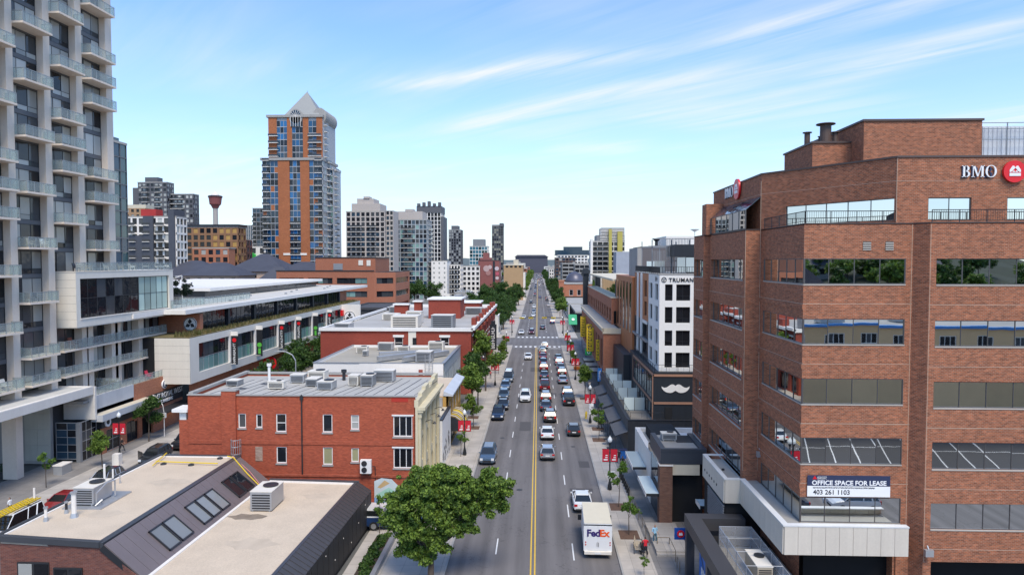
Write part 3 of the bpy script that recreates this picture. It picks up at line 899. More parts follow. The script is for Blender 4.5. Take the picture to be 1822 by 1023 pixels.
m_ = MB(); m_.extr([(0.32, -0.003, 1.12), (0.46, -0.003, 1.34), (0.60, -0.003, 1.12)], (0, -0.006, 0)); part(lease, 'logo', m_, M_RED, local=True)
M_PAN = pbr('cream_panel', (0.62, 0.56, 0.47), 0.6, var=0.08, vscale=0.5, streak=0.10)
canopy = thing('panel_canopy', 'cream panelled canopy wrapping the foot of the brown brick office', 'canopy', (15.3, 42.4, 5.8))
def panels(parent, A, B, z0, z1, n, mat, t=0.08, gap=0.02, name='panel', rows=1, dz=0.02):
 ax, ay = A; bx, by = B; ln = math.hypot(bx - ax, by - ay)
 rz = math.atan2(by - ay, bx - ax); w = ln / n; h = (z1 - z0) / rows
 m_ = MB(); m_.box(gap / 2, w - gap / 2, -t, 0, dz / 2, h - dz / 2); me = m_.mesh(name, mat)
 for i in range(n):
  for j in range(rows):
   o = put(parent, name, me, (ax + (bx - ax) * i / n, ay + (by - ay) * i / n, z0 + j * h), rz)
   o.rotation_euler = (0, 0, rz + rnd.uniform(-0.003, 0.003))
panels(canopy, (15.3, 42.4), (22.85, 42.4), 5.82, 7.6, 9, M_PAN)
panels(canopy, (15.3, 51.4), (15.3, 42.4), 5.82, 7.6, 8, M_PAN)
panels(canopy, (14.1, 51.4), (15.3, 51.4), 5.82, 7.6, 1, M_PAN)
panels(canopy, (14.1, 58.0), (14.1, 51.4), 5.82, 7.6, 3, M_PAN)
mb = MB()
mb.prism([(14.15, 58), (14.15, 51.45), (15.35, 51.45), (15.35, 42.45), (22.8, 42.45), (22.8, 43.95), (16.8, 43.95), (16.8, 58)], 5.84, 7.25)
part(canopy, 'canopy_roof', mb, M_ROOFG)
mb = MB()
for (x0, x1, y0, y1) in ((15.22, 22.87, 42.3, 42.72), (15.22, 15.62, 42.72, 51.5), (14.02, 15.22, 51.3, 51.65), (14.02, 14.36, 51.65, 58.05), (14.36, 15.7, 57.75, 58.05)):
 mb.box(x0, x1, y0, y1, 7.6, 7.68)
part(canopy, 'parapet_cap', mb, pbr('cap_white', (0.66, 0.66, 0.64), 0.5))
mb = MB()
for k in range(6): mb.cyl((14.0, 57.2 - k * 0.75, 6.55), (14.06, 57.2 - k * 0.75, 6.55), 0.11, n=10)
part(canopy, 'round_hole', mb, M_VOID)
mb = MB()
for k in range(12): mb.box(14.0, 14.1, 51.5, 56.2, 3.4 + k * 0.19, 3.5 + k * 0.19)
part(canopy, 'louvre_screen', mb, M_GREY)
mb = MB(); mb.box(14.2, 17, 51.6, 58, 0.15, 5.8); part(canopy, 'shopfront', mb, M_VOID)
m_ = MB(); m_.lathe((14.9, 54.9, 7.25), [(0.12, 0), (0.12, 0.12), (0.05, 0.14)], 8); part(canopy, 'roof_drain', m_, M_DARK)
frame = thing('entrance_portal', 'dark grey steel portal frame over the entrance at the lower right edge', 'canopy', (11.1, 51.4, 0.126))
M_FR = pbr('frame_charcoal', (0.055, 0.053, 0.055), 0.5, var=0.15)
for (nm, a) in (('beam', (11.1, 12.15, 38.5, 50.35, 4.1, 5.0)), ('beam', (11.1, 15.35, 50.35, 51.4, 4.1, 5.0)), ('post', (11.15, 11.75, 50.8, 51.3, 0.126, 4.1)), ('post', (11.15, 11.75, 44.6, 45.1, 0.126, 4.1)), ('post', (14.7, 15.3, 50.8, 51.3, 0.126, 4.1))):
 m_ = MB(); m_.box(*a); part(frame, nm, m_, M_FR)
low = thing('entrance_roof', 'low flat dark roof between the steel portal and the cream canopy', 'roof', (12.2, 44, 0))
m_ = MB(); m_.box(12.2, 16.6, 38.5, 50.3, 2.9, 3.6); part(low, 'roof_slab', m_, M_ROOFG)
m_ = MB(); m_.box(12.2, 16.6, 48.7, 50.3, 3.6, 3.75); part(low, 'dark_strip', m_, M_VOID)
m_ = MB(); m_.box(12.6, 16.6, 38.5, 50.2, 0.13, 2.9); part(low, 'glazed_front', m_, M_G_DK)
disp = thing('street_display', 'blue illustrated wall panel with white letters and a red dot under the steel portal', 'sign', (11.85, 47.5, 0.3))
m_ = MB(); m_.box(11.9, 11.98, 41.0, 49.9, 0.3, 3.0); part(disp, 'blue_panel', m_, paint('panel_blue', (0.02, 0.16, 0.55), 0.4))
m_ = MB()
for (y, z, a, l) in ((49.0, 2.2, 0.7, 1.4), (47.8, 1.6, -0.5, 1.6), (46.6, 2.3, 0.5, 1.7), (45.2, 1.3, -0.7, 1.8), (44.0, 2.2, 0.4, 1.6), (42.6, 1.5, 0.8, 1.5)):
 dy, dz = math.cos(a) * l / 2, math.sin(a) * l / 2
 m_.extr([(11.893, y - dy, z - dz), (11.893, y + dy, z + dz), (11.893, y + dy, z + dz + 0.3), (11.893, y - dy, z - dz + 0.3)], (-0.004, 0, 0))
part(disp, 'dark_shape', m_, paint('panel_dark', (0.02, 0.05, 0.12), 0.4))
m_ = MB(); m_.cyl((11.89, 45.1, 1.6), (11.87, 45.1, 1.6), 0.5, n=20); part(disp, 'red_dot', m_, M_RED)
me = text_mesh('BMO', 1.0, M_LET, 0.01, 0.02); put(disp, 'lettering', me, (11.88, 49.3, 1.2), rot=(R(90), 0, -R(90)))
for (x, y, z, w, lab) in ((10.55, 52.3, 2.6, 0.95, 'blue blade sign with a red roundel, left of the steel portal post'), (11.9, 52.0, 2.75, 0.7, 'smaller blue sign with a red roundel seen inside the steel portal')):
 fl = thing('blade_sign', lab, 'sign', (x, y, z))
 m_ = MB(); m_.box(0, w, 0, 0.06, 0, w * 0.95); part(fl, 'blue_board', m_, paint('panel_navy_blue', (0.01, 0.07, 0.32), 0.4), local=True)
 m_ = MB(); m_.cyl((w / 2, 0, w * 0.47), (w / 2, -0.03, w * 0.47), w * 0.3, n=18); part(fl, 'red_disc', m_, M_RED, local=True)
 m_ = MB()
 for s_ in (-1, 1): m_.extr([(w / 2 + s_ * a * w, -0.032, w * (0.47 + b)) for a, b in ((0, -0.12), (0.15, -0.12), (0.15, 0.02), (0.07, 0.13), (0, 0.05))], (0, -0.01, 0))
 part(fl, 'emblem', m_, M_LET, local=True)
 m_ = MB(); m_.cyl((w, 0.03, w * 0.9), (w + 0.35, 0.03, w * 0.9), 0.03); part(fl, 'bracket', m_, M_DARK, local=True)
cage = thing('wire_mesh_cage', 'galvanised wire mesh cage on the low roof beside the cream canopy', 'cage', (12.95, 43, 3.6))
m_ = MB()
cx0, cx1, cy0, cy1, cz0, cz1 = 12.95, 15.2, 40.0, 48.5, 3.6, 5.15
for z in (cz0 + 0.05, cz0 + 0.8, cz1):
 for a, b in (((cx0, cy0), (cx1, cy0)), ((cx1, cy0), (cx1, cy1)), ((cx1, cy1), (cx0, cy1)), ((cx0, cy1), (cx0, cy0))):
  m_.cyl((*a, z), (*b, z), 0.025, n=5)
for y in (cy0, 42.2, 44.3, 46.4, cy1):
 for x in (cx0, cx1): m_.cyl((x, y, cz0), (x, y, cz1), 0.03, n=5)
 m_.cyl((cx0, y, cz1), (cx1, y, cz1), 0.02, n=5)
m_.cyl((14.05, cy1, cz0), (14.05, cy1, cz1), 0.03, n=5)
part(cage, 'frame', m_, M_GALV)
def mesh_mat():
 mt, nt, b = _nodes('wire_mesh')
 N, L = nt.nodes.new, nt.links.new
 tr = N('ShaderNodeBsdfTransparent'); mx = N('ShaderNodeMixShader'); mx.inputs[0].default_value = 0.28
 b.inputs['Base Color'].default_value = (0.55, 0.56, 0.58, 1); b.inputs['Roughness'].default_value = 0.5
 L(tr.outputs[0], mx.inputs[1]); L(b.outputs[0], mx.inputs[2]); L(mx.outputs[0], nt.nodes['Material Output'].inputs['Surface'])
 return mt
M_MESH = mesh_mat()
m_ = MB()
m_.box(cx0 + 0.01, cx0 + 0.015, cy0, cy1, cz0, cz1); m_.box(cx1 - 0.015, cx1 - 0.01, cy0, cy1, cz0, cz1); m_.box(cx0, cx1, cy1 - 0.015, cy1 - 0.01, cz0, cz1)
part(cage, 'mesh_screen', m_, M_MESH)
def ac_unit(name, label, x, y, z, w, d, h, rz=0.0, body=None, group=None, fan=True, cat='air conditioner', feet=True):
 t = thing(name, label, cat, (x, y, z), rz, group)
 body = body or M_GALV
 f = 0.12 if feet else 0.0
 m_ = MB(); m_.box(-w / 2, w / 2, -d / 2, d / 2, f, h); part(t, 'housing', m_, body, local=True)
 m_ = MB(); m_.box(-w / 2 - 0.03, w / 2 + 0.03, -d / 2 - 0.03, d / 2 + 0.03, h, h + 0.05); part(t, 'lid', m_, M_OFFW, local=True)
 m_ = MB()
 for k in range(6): m_.box(-w * 0.42, w * 0.42, -d / 2 - 0.012, -d / 2, f + 0.1 + k * (h - f - 0.2) / 6, f + 0.1 + (k + 0.55) * (h - f - 0.2) / 6)
 part(t, 'grille', m_, M_DARK, local=True)
 if fan:
  m_ = MB(); m_.lathe((w * 0.12, d * 0.1, h + 0.05), [(min(w, d) * 0.34, 0), (min(w, d) * 0.36, 0.09), (min(w, d) * 0.30, 0.10), (0.04, 0.06)], 16); part(t, 'fan', m_, M_DARK, local=True)
 if feet:
  m_ = MB()
  for sx in (-1, 1): m_.box(sx * w * 0.4 - 0.06, sx * w * 0.4 + 0.06, -d / 2, d / 2, 0, 0.12)
  part(t, 'skid', m_, M_GREY, local=True)
 return t
ac_unit('air_conditioner', 'beige rooftop air conditioner inside the wire mesh cage', 14.35, 44.2, 3.6, 0.95, 2.6, 1.15, body=pbr('beige_housing', (0.42, 0.36, 0.27), 0.6))
# ------------------------------------------------------------ helpers for blocks with window grids
M_CREAM = pbr('cream_band', (0.60, 0.53, 0.40), 0.7, var=0.12, vscale=0.5, streak=0.1)
M_STEELW = pbr('white_stucco', (0.79, 0.77, 0.73), 0.7, var=0.05, vscale=0.3, streak=0.05)
M_ORANGE = pbr('orange_wood', (0.45, 0.16, 0.055), 0.55, var=0.2, vscale=0.6, streak=0.2)
M_COPPER = pbr('copper_trim', (0.36, 0.19, 0.12), 0.5, var=0.12)
M_FROST = glass('frosted_screen', (0.55, 0.64, 0.64), rough=0.25, wav=0)
PANES = [M_G_DK, M_G_DK, M_G_BL, M_G_GREY, M_G_CUR]
def grid_face(t, A, B, z0, z1, fh, bw, wallm, panes, band=1.0, pier=0.6, proud=0.22, name='window', top=None, base=None):
 """a wall plane of glass panes behind proud piers and floor bands"""
 ax, ay = A; bx, by = B
 ln = math.hypot(bx - ax, by - ay); ux, uy = (bx - ax) / ln, (by - ay) / ln; nx, ny = uy, -ux
 nf = max(1, int(round((z1 - z0) / fh))); fh = (z1 - z0) / nf
 nb = max(1, int(round(ln / bw))); bw = ln / nb
 mg = MB()
 P = lambda u, z, d=0.0: (ax + ux * u + nx * d, ay + uy * u + ny * d, z)
 for j in range(nf):
  for i in range(nb):
   m_ = rnd.randrange(len(panes))
   u0, u1 = i * bw + pier / 2, (i + 1) * bw - pier / 2
   zz0, zz1 = z0 + j * fh + band * 0.6, z0 + (j + 1) * fh - band * 0.4
   mg.quad(P(u0, zz0), P(u1, zz0), P(u1, zz1), P(u0, zz1), m_)
 part(t, name, mg, panes, kind='stuff')
 mb_ = MB()
 for j in range(nf + 1):
  a = z0 + j * fh - (band * 0.4 if j > 0 else 0); b = z0 + j * fh + (band * 0.6 if j < nf else 0)
  wallbox(mb_, A, B, 0, ln, a, b, -0.05, proud)
 for i in range(nb + 1):
  a = i * bw - (pier / 2 if i > 0 else 0); b = i * bw + (pier / 2 if i < nb else 0)
  wallbox(mb_, A, B, a, b, z0, z1, -0.05, proud - 0.015)
 return mb_
def block(name, label, x0, x1, y0, y1, z1, fh=3.1, bw=3.0, wallm=None, panes=None, band=1.1, pier=0.8, proud=0.22, roofm=None,
  cat='building', faces='FR', balc=(), group=None, z0=0.0, loc=None, parapet=0.5, balc_mat=None):
 t = thing(name, label, cat, loc or ((x0 + x1) / 2, (y0 + y1) / 2, 0), 0, group)
 wallm = wallm or M_CONC; panes = panes or PANES
 core = MB(); core.box(x0 + 0.02, x1 - 0.02, y0 + 0.02, y1 - 0.02, z0, z1 - 0.01)
 part(t, 'core', core, M_G_DK if False else wallm)
 sides = {'F': ((x0, y0), (x1, y0)), 'R': ((x1, y0), (x1, y1)), 'L': ((x0, y1), (x0, y0))}
 wm = MB()
 for f in faces:
  A, B = sides[f]
  g = grid_face(t, A, B, z0, z1, fh, bw, wallm, panes, band, pier, proud)
  n = len(wm.v); wm.v += g.v; wm.f += [tuple(i + n for i in q) for q in g.f]; wm.mi += g.mi
 part(t, 'wall', wm, wallm)
 bm_ = MB(); rm_ = MB()
 nf = max(1, int(round((z1 - z0) / fh))); f2 = (z1 - z0) / nf
 for (f, ua, ub, j0, j1) in balc:
  A, B = sides[f]; ln = math.hypot(B[0] - A[0], B[1] - A[1])
  for j in range(j0, min(j1, nf)):
   wallbox(bm_, A, B, ua * ln, ub * ln, z0 + j * f2 - 0.12, z0 + j * f2 + 0.08, proud, proud + 1.3)
   wallbox(rm_, A, B, ua * ln, ub * ln, z0 + j * f2 + 0.08, z0 + j * f2 + 1.05, proud + 1.24, proud + 1.3)
 if bm_.f:
  part(t, 'balcony', bm_, M_WHITE, kind='stuff'); part(t, 'balcony_rail', rm_, balc_mat or M_G_GREY, kind='stuff')
 r = MB(); r.box(x0, x1, y0, y1, z1, z1 + 0.15)
 r.box(x0 - proud, x1 + proud, y0 - proud, y0 + 0.1, z1, z1 + parapet); r.box(x0 - proud, x1 + proud, y1 - 0.1, y1 + proud, z1, z1 + parapet)
 r.box(x0 - proud, x0 + 0.1, y0 + 0.1, y1 - 0.1, z1, z1 + parapet); r.box(x1 - 0.1, x1 + proud, y0 + 0.1, y1 - 0.1, z1, z1 + parapet)
 part(t, 'roof', r, roofm or M_ROOFG)
 return t
# ------------------------------------------------------------ black shop with brick pier
shop = thing('black_shop_building', 'low black and charcoal shop with a brick pier and white rimmed roof beside the office', 'building', (13, 64, 0))
M_CHAR = pbr('charcoal_fascia', (0.045, 0.052, 0.065), 0.45, var=0.15)
mb = MB()
mb.box(11.1, 15.18, 61.4, 67.2, 5.75, 6.9)
part(shop, 'fascia_box', mb, M_CHAR)
mb = MB()
mb.box(11.1, 15.18, 61.35, 61.75, 6.9, 7.15); mb.box(11.1, 11.55, 61.75, 67.2, 6.9, 7.15); mb.box(14.7, 15.18, 61.75, 67.2, 6.9, 7.15)
part(shop, 'fascia_rim', mb, M_CHAR)
mb = MB(); mb.box(11.0, 12.15, 61.3, 62.3, 0.126, 5.75); part(shop, 'brick_pier', mb, brick('pier_brick', (0.20, 0.08, 0.045), (0.13, 0.055, 0.035), (0.2, 0.15, 0.12)))
mb = MB(); mb.box(10.95, 12.2, 61.25, 62.35, 5.6, 5.74); part(shop, 'pier_cap', mb, M_WHITE)
mb = MB(); mb.box(12.17, 14.6, 61.45, 61.7, 4.75, 5.72); part(shop, 'sign_band', mb, M_CREAM)
mb = MB(); mb.box(12.2, 15.1, 62.4, 77, 0.13, 5.7); part(shop, 'dark_glazing', mb, M_VOID)
mb = MB(); mb.box(11.2, 12.2, 62.4, 69, 0.13, 5.7); part(shop, 'shopfront', mb, M_G_DK)
mb = MB()
mb.box(11.15, 18.8, 67.2, 78.0, 0.13, 4.55)
mb.box(11.15, 18.8, 77.7, 78.0, 4.55, 5.05); mb.box(11.15, 11.65, 67.2, 77.7, 4.55, 5.05); mb.box(15.0, 15.4, 67.2, 77.7, 4.55, 5.05)
part(shop, 'white_rear_wing', mb, M_WHITE)
mb = MB(); mb.box(11.65, 15.0, 67.2, 77.7, 4.55, 4.6); mb.box(11.6, 14.65, 61.8, 67.1, 6.9, 6.95); part(shop, 'roof', mb, M_ROOFG)
mb = MB()
for k in range(12): mb.box(13.1, 14.7, 64.3 + k * 0.22, 64.36 + k * 0.22, 6.95, 7.0)
part(shop, 'roof_seam', mb, M_ROOFD)
ac_unit('air_conditioner', 'white rooftop unit on the black shop beside the brick pier', 12.5, 65.2, 6.95, 1.4, 0.9, 0.7)
for i, (x0, x1, y0, y1) in enumerate(((9.75, 11.1, 69.6, 75.3), (9.85, 11.0, 61.6, 66.6), (14.0, 15.2, 58.6, 60.2))):
 cn = thing('glass_awning', ['pale glass awning further up the pavement by the white wall', 'pale glass awning nearest the brick pier', 'short pale glass awning beside the cream canopy'][i], 'awning', (x0, y0, 2.9), group='glass awnings over the shop doors')
 m_ = MB(); m_.box(x0, x1, y0, y1, 2.98, 3.02); part(cn, 'glass_sheet', m_, M_FROST)
 m_ = MB(); m_.box(x0, x0 + 0.06, y0, y1, 2.8, 2.98); m_.box(x0, x1, y0, y0 + 0.08, 2.72, 2.98); m_.box(x0, x1, y1 - 0.08, y1, 2.8, 2.98); m_.box(x0 + .6, x0 + .66, y0, y1, 2.84, 2.98)
 part(cn, 'frame', m_, M_DARK)
 m_ = MB(); m_.box(x0 - 0.05, x0 - 0.005, y0, y1, 2.7, 3.05); part(cn, 'white_edge', m_, M_WHITE)
# ------------------------------------------------------------ patio bar with moustache wall, white TRUMAN block above
bar = thing('patio_bar_building', 'black bar building with copper trim, white moustache wall and roof patio', 'building', (15, 86, 0))
M_PLANK = pbr('black_planks', (0.028, 0.030, 0.034), 0.55, var=0.25, vscale=0.8, streak=0.25)
mb = MB(); mb.box(11.1, 24, 83.7, 84.0, 0.126, 4.5); part(bar, 'patio_wall', mb, M_PLANK)
for k in range(26):
 m_ = MB(); m_.box(11.12 + k * 0.42, 11.12 + k * 0.42 + 0.39, 83.66, 83.695, 3.3, 4.46); part(bar, 'wall_plank', m_, M_PLANK)
mb = MB(); mb.box(11.1, 24, 83.6, 84.05, 4.5, 4.58); mb.box(11.0, 11.45, 84.05, 122, 4.5, 4.58); part(bar, 'wall_cap', mb, M_DARK)
mb = MB(); mb.box(11.1, 11.4, 84.0, 122.5, 0.126, 4.5); part(bar, 'street_wall', mb, pbr('weathered_grey_wood', (0.12, 0.115, 0.11), 0.7, var=0.2, streak=0.2))
mb = MB(); mb.box(11.4, 24, 84.0, 122.5, 3.8, 4.0); part(bar, 'patio_floor', mb, pbr('patio_deck', (0.24, 0.22, 0.19), 0.85, var=0.15))
mb = MB(); mb.box(14.6, 26, 86.0, 108, 4.0, 10.1); part(bar, 'black_wall', mb, M_BLACK)
mb = MB()
for z in (6.05, 9.55):
 mb.box(14.5, 26, 85.9, 85.995, z, z + 0.28); mb.box(14.5, 14.595, 85.9, 104.6, z, z + 0.28)
mb.box(14.5, 14.595, 104.3, 104.6, 6.05, 9.83); mb.box(14.4, 14.5, 85.9, 86.1, 4.0, 9.6)
part(bar, 'copper_trim', mb, M_COPPER)
for (ya, yb) in ((103.9, 99.9), (99.7, 95.7), (95.5, 91.5), (91.3, 87.2)):
 window(bar, (14.6, 108), (14.6, 86.0), 108 - ya, 108 - yb, 6.5, 9.4, -0.06, M_DARK, [M_G_DK, M_G_GREY], 2, 1, 0.08, 'bay_window')
for (ya, yb) in ((102, 98), (97, 93), (92, 88)):
 window(bar, (14.6, 108), (14.6, 86.0), 108 - ya, 108 - yb, 4.05, 5.9, -0.05, M_DARK, [M_G_DK], 2, 1, 0.08, 'patio_door')
m_ = MB(); m_.box(16.0, 16.9, 85.93, 85.99, 4.0, 5.7); part(bar, 'doorway', m_, M_VOID)
pts = []
def mo(x):   # upper and lower outline over half a moustache, x 0..1
 up = 0.40 + 0.12 * math.sin(x * 3.0) if x < 0.35 else None
 return up
half_top = [(0, 0.36), (0.12, 0.45), (0.24, 0.47), (0.36, 0.43), (0.5, 0.33), (0.63, 0.25), (0.78, 0.22), (0.90, 0.26), (1.0, 0.33)]
half_bot = [(1.0, 0.33), (0.96, 0.17), (0.86, 0.04), (0.72, -0.06), (0.56, -0.12), (0.38, -0.14), (0.22, -0.11), (0.1, -0.04), (0, 0.02)]
W_ = 1.75
must = MB()
for s_ in (-1, 1):
 loop = [(17.3 + s_ * a * W_, 85.985, 7.75 + b * W_ * 1.0) for a, b in half_top + half_bot]
 if s_ < 0: loop = loop[::-1]
 must.extr(loop[::-1], (0, -0.08, 0))
msign = single('moustache_sign', 'big white moustache cut-out on the black bar wall', 'sign', must, M_WHITE, base=(17.3, 85.98, 7.5))
railing(bar, [(11.45, 121, 4.58), (11.45, 84.3, 4.58), (15.6, 84.3, 4.58)], 0.75, 1.1, post=2.0)
railing(bar, [(14.7, 104, 10.1), (14.7, 86.1, 10.1), (22, 86.1, 10.1)], 0.9, 0.9, post=1.5)
for i, Y in enumerate((91.5, 98.5, 104.5, 110.5, 116.5)):
 sc_ = thing('frosted_screen', 'pale frosted glass wind screen across the roof patio', 'screen', (11.6, Y, 4.0), group='frosted screens on the roof patio')
 sc_['label'] = ['', 'second frosted wind screen from the front edge of the roof patio', 'middle one of the five frosted wind screens on the roof patio', 'fourth frosted wind screen from the front of the roof patio', ''][i]
 if i == 0: sc_['label'] = 'frosted wind screen nearest the camera on the roof patio'; del sc_['group']
 if i == 4: sc_['label'] = 'frosted wind screen furthest back on the roof patio'; del sc_['group']
 for k in range(2):
  m_ = MB(); m_.box(11.6 + k * 1.4, 12.93 + k * 1.4, Y, Y + 0.04, 4.08, 5.78); part(sc_, 'pane', m_, M_FROST)
 m_ = MB()
 for x in (11.55, 12.95, 14.35): m_.box(x, x + 0.05, Y - 0.03, Y + 0.05, 4.0, 5.8)
 part(sc_, 'post', m_, M_DARK)
for i, (y0, y1) in enumerate(((83.6, 89.6), (90.6, 98.6), (99.8, 107.5), (109, 116))):
 aw = thing('lean_to_awning', ['dark lean-to awning beside the corner of the patio wall', 'dark lean-to awning second from the patio corner', 'dark lean-to awning third from the patio corner', 'dark lean-to awning at the far end of the patio wall'][i], 'awning', (10.3, y0, 2.6), group='awnings along the patio wall')
 m_ = MB(); m_.extr([(9.5, y0, 2.6), (9.5, y1, 2.6), (11.08, y1, 3.15), (11.08, y0, 3.15)], (0, 0, -0.06)); part(aw, 'canvas', m_, pbr('awning_grey', (0.09, 0.09, 0.095), 0.7, var=0.2, vscale=1))
 m_ = MB()
 for k in range(4):
  y = y0 + (y1 - y0) * k / 3; m_.cyl((9.55, y, 2.58), (11.05, y, 3.1), 0.04, n=5); m_.cyl((9.6, y, 0.13), (9.6, y, 2.55), 0.035, n=5)
 part(aw, 'frame', m_, M_DARK)
tr = thing('white_hotel_block', 'white five storey block signed TRUMAN with tall black windows and roof terrace', 'building', (18, 87, 10))
wins = [(0.7, 1.65), (2.1, 3.85), (4.6, 5.6), (6.1, 7.8)]
zr = [(10.6, 12.5), (13.35, 15.3), (16.25, 18.25), (19.05, 21.1)]
A, B = (15.3, 86.5), (24.0, 86.5)
mb = MB(); wall(mb, A, B, 10.1, 22.3, [(a, b, c, d) for a, b in wins for c, d in zr], 0.3)
A2, B2 = (15.3, 95.0), (15.3, 86.5)
w2 = [(0.8, 3.2), (5.2, 7.4)]
wall(mb, A2, B2, 10.1, 22.3, [(a, b, c, d) for a, b in w2 for c, d in zr], 0.3)
part(tr, 'white_wall', mb, M_STEELW)
for a, b in wins:
 for c, d in zr: window(tr, A, B, a, b, c, d, 0.25, M_BLACK, [M_G_DK], 1 if b - a < 1.3 else 2, 2, 0.05, 'tall_window', rows=[0, 0.28, 1])
for a, b in w2:
 for c, d in zr: window(tr, A2, B2, a, b, c, d, 0.25, M_BLACK, [M_G_DK, M_G_GREY], 2, 1, 0.05, 'side_window')
mb = MB(); mb.box(15.6, 24, 86.8, 108.3, 10.1, 22.2); part(tr, 'core', mb, M_VOID)
mb = MB(); wall(mb, (15.3, 108.3), (15.3, 95.0), 15.6, 22.3, [(5.5, 7.3, 16.3, 18.3), (5.5, 7.3, 19.0, 21.3), (9.6, 11.8, 16.3, 18.3), (9.6, 11.8, 19.0, 21.3), (1.0, 3.0, 16.3, 21.6)], 0.3)
part(tr, 'timber_wall', mb, M_ORANGE)
for (a, b) in ((5.5, 7.3), (9.6, 11.8)):
 for (c, d) in ((16.3, 18.3), (19.0, 21.3)): window(tr, (15.3, 108.3), (15.3, 95.0), a, b, c, d, 0.2, M_DARK, [M_G_GREY, M_G_DK], 1, 1, 0.06, 'side_window')
mb = MB()
for y in (100.3, 103.9): mb.box(15.1, 15.295, y, y + 0.9, 10.5, 22.3)
mb.box(15.15, 15.29, 95.6, 99.8, 15.2, 15.6)
part(tr, 'white_pilaster', mb, M_STEELW)
mb = MB(); wall(mb, (15.3, 108.3), (15.3, 95.0), 10.1, 15.6, [(1.2, 3.6, 10.9, 12.7), (1.2, 3.6, 13.3, 15.0), (8.8, 12, 10.9, 12.7), (8.8, 12, 13.3, 15.0)], 0.3)
part(tr, 'black_side_wall', mb, M_BLACK)
for (a, b) in ((1.2, 3.6), (8.8, 12)):
 for (c, d) in ((10.9, 12.7), (13.3, 15.0)): window(tr, (15.3, 108.3), (15.3, 95.0), a, b, c, d, 0.2, M_DARK, [M_G_DK], 2, 1, 0.06, 'side_window')
mb = MB(); mb.box(14.95, 15.29, 95, 108.3, 12.75, 13.1); part(tr, 'grey_ledge', mb, M_GREY)
mb = MB(); mb.box(15.25, 24, 86.45, 108.4, 22.3, 22.4); part(tr, 'roof', mb, M_ROOFG)
railing(tr, [(15.35, 108, 22.4), (15.35, 86.55, 22.4), (24, 86.55, 22.4)], 0.9, 0.33, post=1.6, r=0.06)
mb = MB(); mb.box(17.9, 22.5, 90.5, 96, 24.6, 26.2); mb.box(20.6, 22.5, 90.4, 96, 22.4, 24.6); part(tr, 'terrace_pavilion', mb, M_BLACK)
for k in range(3):
 m_ = MB(); m_.box(18.25 + k * 1.15, 19.3 + k * 1.15, 90.3, 90.36, 22.6, 24.5); part(tr, 'frosted_pane', m_, M_FROST)
for k in range(2):
 m_ = MB(); m_.box(15.5 + k * 1.3, 16.7 + k * 1.3, 98, 98.06, 22.4, 24.0); part(tr, 'frosted_pane', m_, M_FROST)
mb = MB()
for k in range(26): mb.box(15.5 + k * 0.2, 15.56 + k * 0.2, 93.0, 93.1, 22.5, 27.0 if k > 8 else 25.4)
for z in (24.0, 26.0, 27.0): mb.box(15.4, 21.0, 92.95, 93.15, z, z + 0.1)
part(tr, 'slat_screen', mb, M_GREY)
for y in (96, 99, 102): m_ = MB(); m_.box(15.4, 20.4, y, y + 0.12, 26.0, 26.15); part(tr, 'pergola_beam', m_, M_GREY)
for x in (15.4, 18, 20.4):
 for y in (93.2, 102.2): m_ = MB(); m_.box(x, x + 0.12, y, y + 0.12, 22.4, 26.9); part(tr, 'pergola_post', m_, M_GREY)
ts = thing('wall_sign', 'black TRUMAN lettering with round emblem on the top of the white block', 'sign', (15.5, 86.47, 21.4))
m_ = MB()
for i in range(20):
 a0, a1 = 2 * math.pi * i / 20, 2 * math.pi * (i + 1) / 20
 m_.extr([(0.35 + r_ * math.cos(q_), 0, 0.28 + r_ * math.sin(q_)) for r_, q_ in ((0.26, a0), (0.26, a1), (0.33, a1), (0.33, a0))], (0, -0.03, 0))
for q_ in (0.5, 2.64, 4.71): m_.extr([(0.35 - 0.05, 0, 0.28), (0.35 + 0.05, 0, 0.28), (0.35 + 0.26 * math.cos(q_) + 0.03, 0, 0.28 + 0.26 * math.sin(q_)), (0.35 + 0.26 * math.cos(q_) - 0.06, 0, 0.28 + 0.26 * math.sin(q_))], (0, -0.03, 0))
part(ts, 'round_emblem', m_, M_BLACK, local=True)
put(ts, 'lettering', text_mesh('TRUMAN', 0.70, M_BLACK, 0.02, 0.012, space=1.12), (0.95, -0.03, 0.02), rot=(R(90), 0, 0), world=False)
t2 = thing('wall_sign', 'small unreadable black sign on the street side of the white block', 'sign', (15.27, 89.5, 21.45), -R(90))
put(t2, 'lettering', marks_mesh(4, 0.6, M_BLACK), (0, 0, 0), rot=(R(90), 0, 0), world=False)
g2 = thing('grey_plant_room', 'dark grey windowless block behind the white TRUMAN building', 'building', (18, 112, 22))
mb = MB(); mb.box(17.0, 23.5, 112, 122, 20, 26.3); part(g2, 'wall', mb, pbr('grey_brown_cladding', (0.13, 0.115, 0.115), 0.6, var=0.06))
mb = MB(); mb.box(16.2, 17.0, 112, 122, 20, 26.2); part(g2, 'pale_return', mb, M_CONC)
mb = MB(); mb.box(16.9, 23.6, 111.9, 122.1, 26.3, 26.4); part(g2, 'coping', mb, M_DARK)
mb = MB(); mb.lathe((19.6, 114, 26.4), [(0.25, 0), (0.25, 0.9), (0.6, 1.2), (0.6, 1.3)], 10); part(g2, 'flue', mb, M_DARK)
w3 = thing('white_rooftop_block', 'plain white rooftop block with a dish, left of the brown brick office', 'building', (24, 120, 22))
mb = MB(); mb.box(21.9, 31, 118, 128, 18, 28.3); part(w3, 'wall', mb, M_WHITE)
mb = MB(); mb.box(23.6, 26.2, 117.7, 117.99, 22.5, 25.8); part(w3, 'dark_recess', mb, M_GREY)
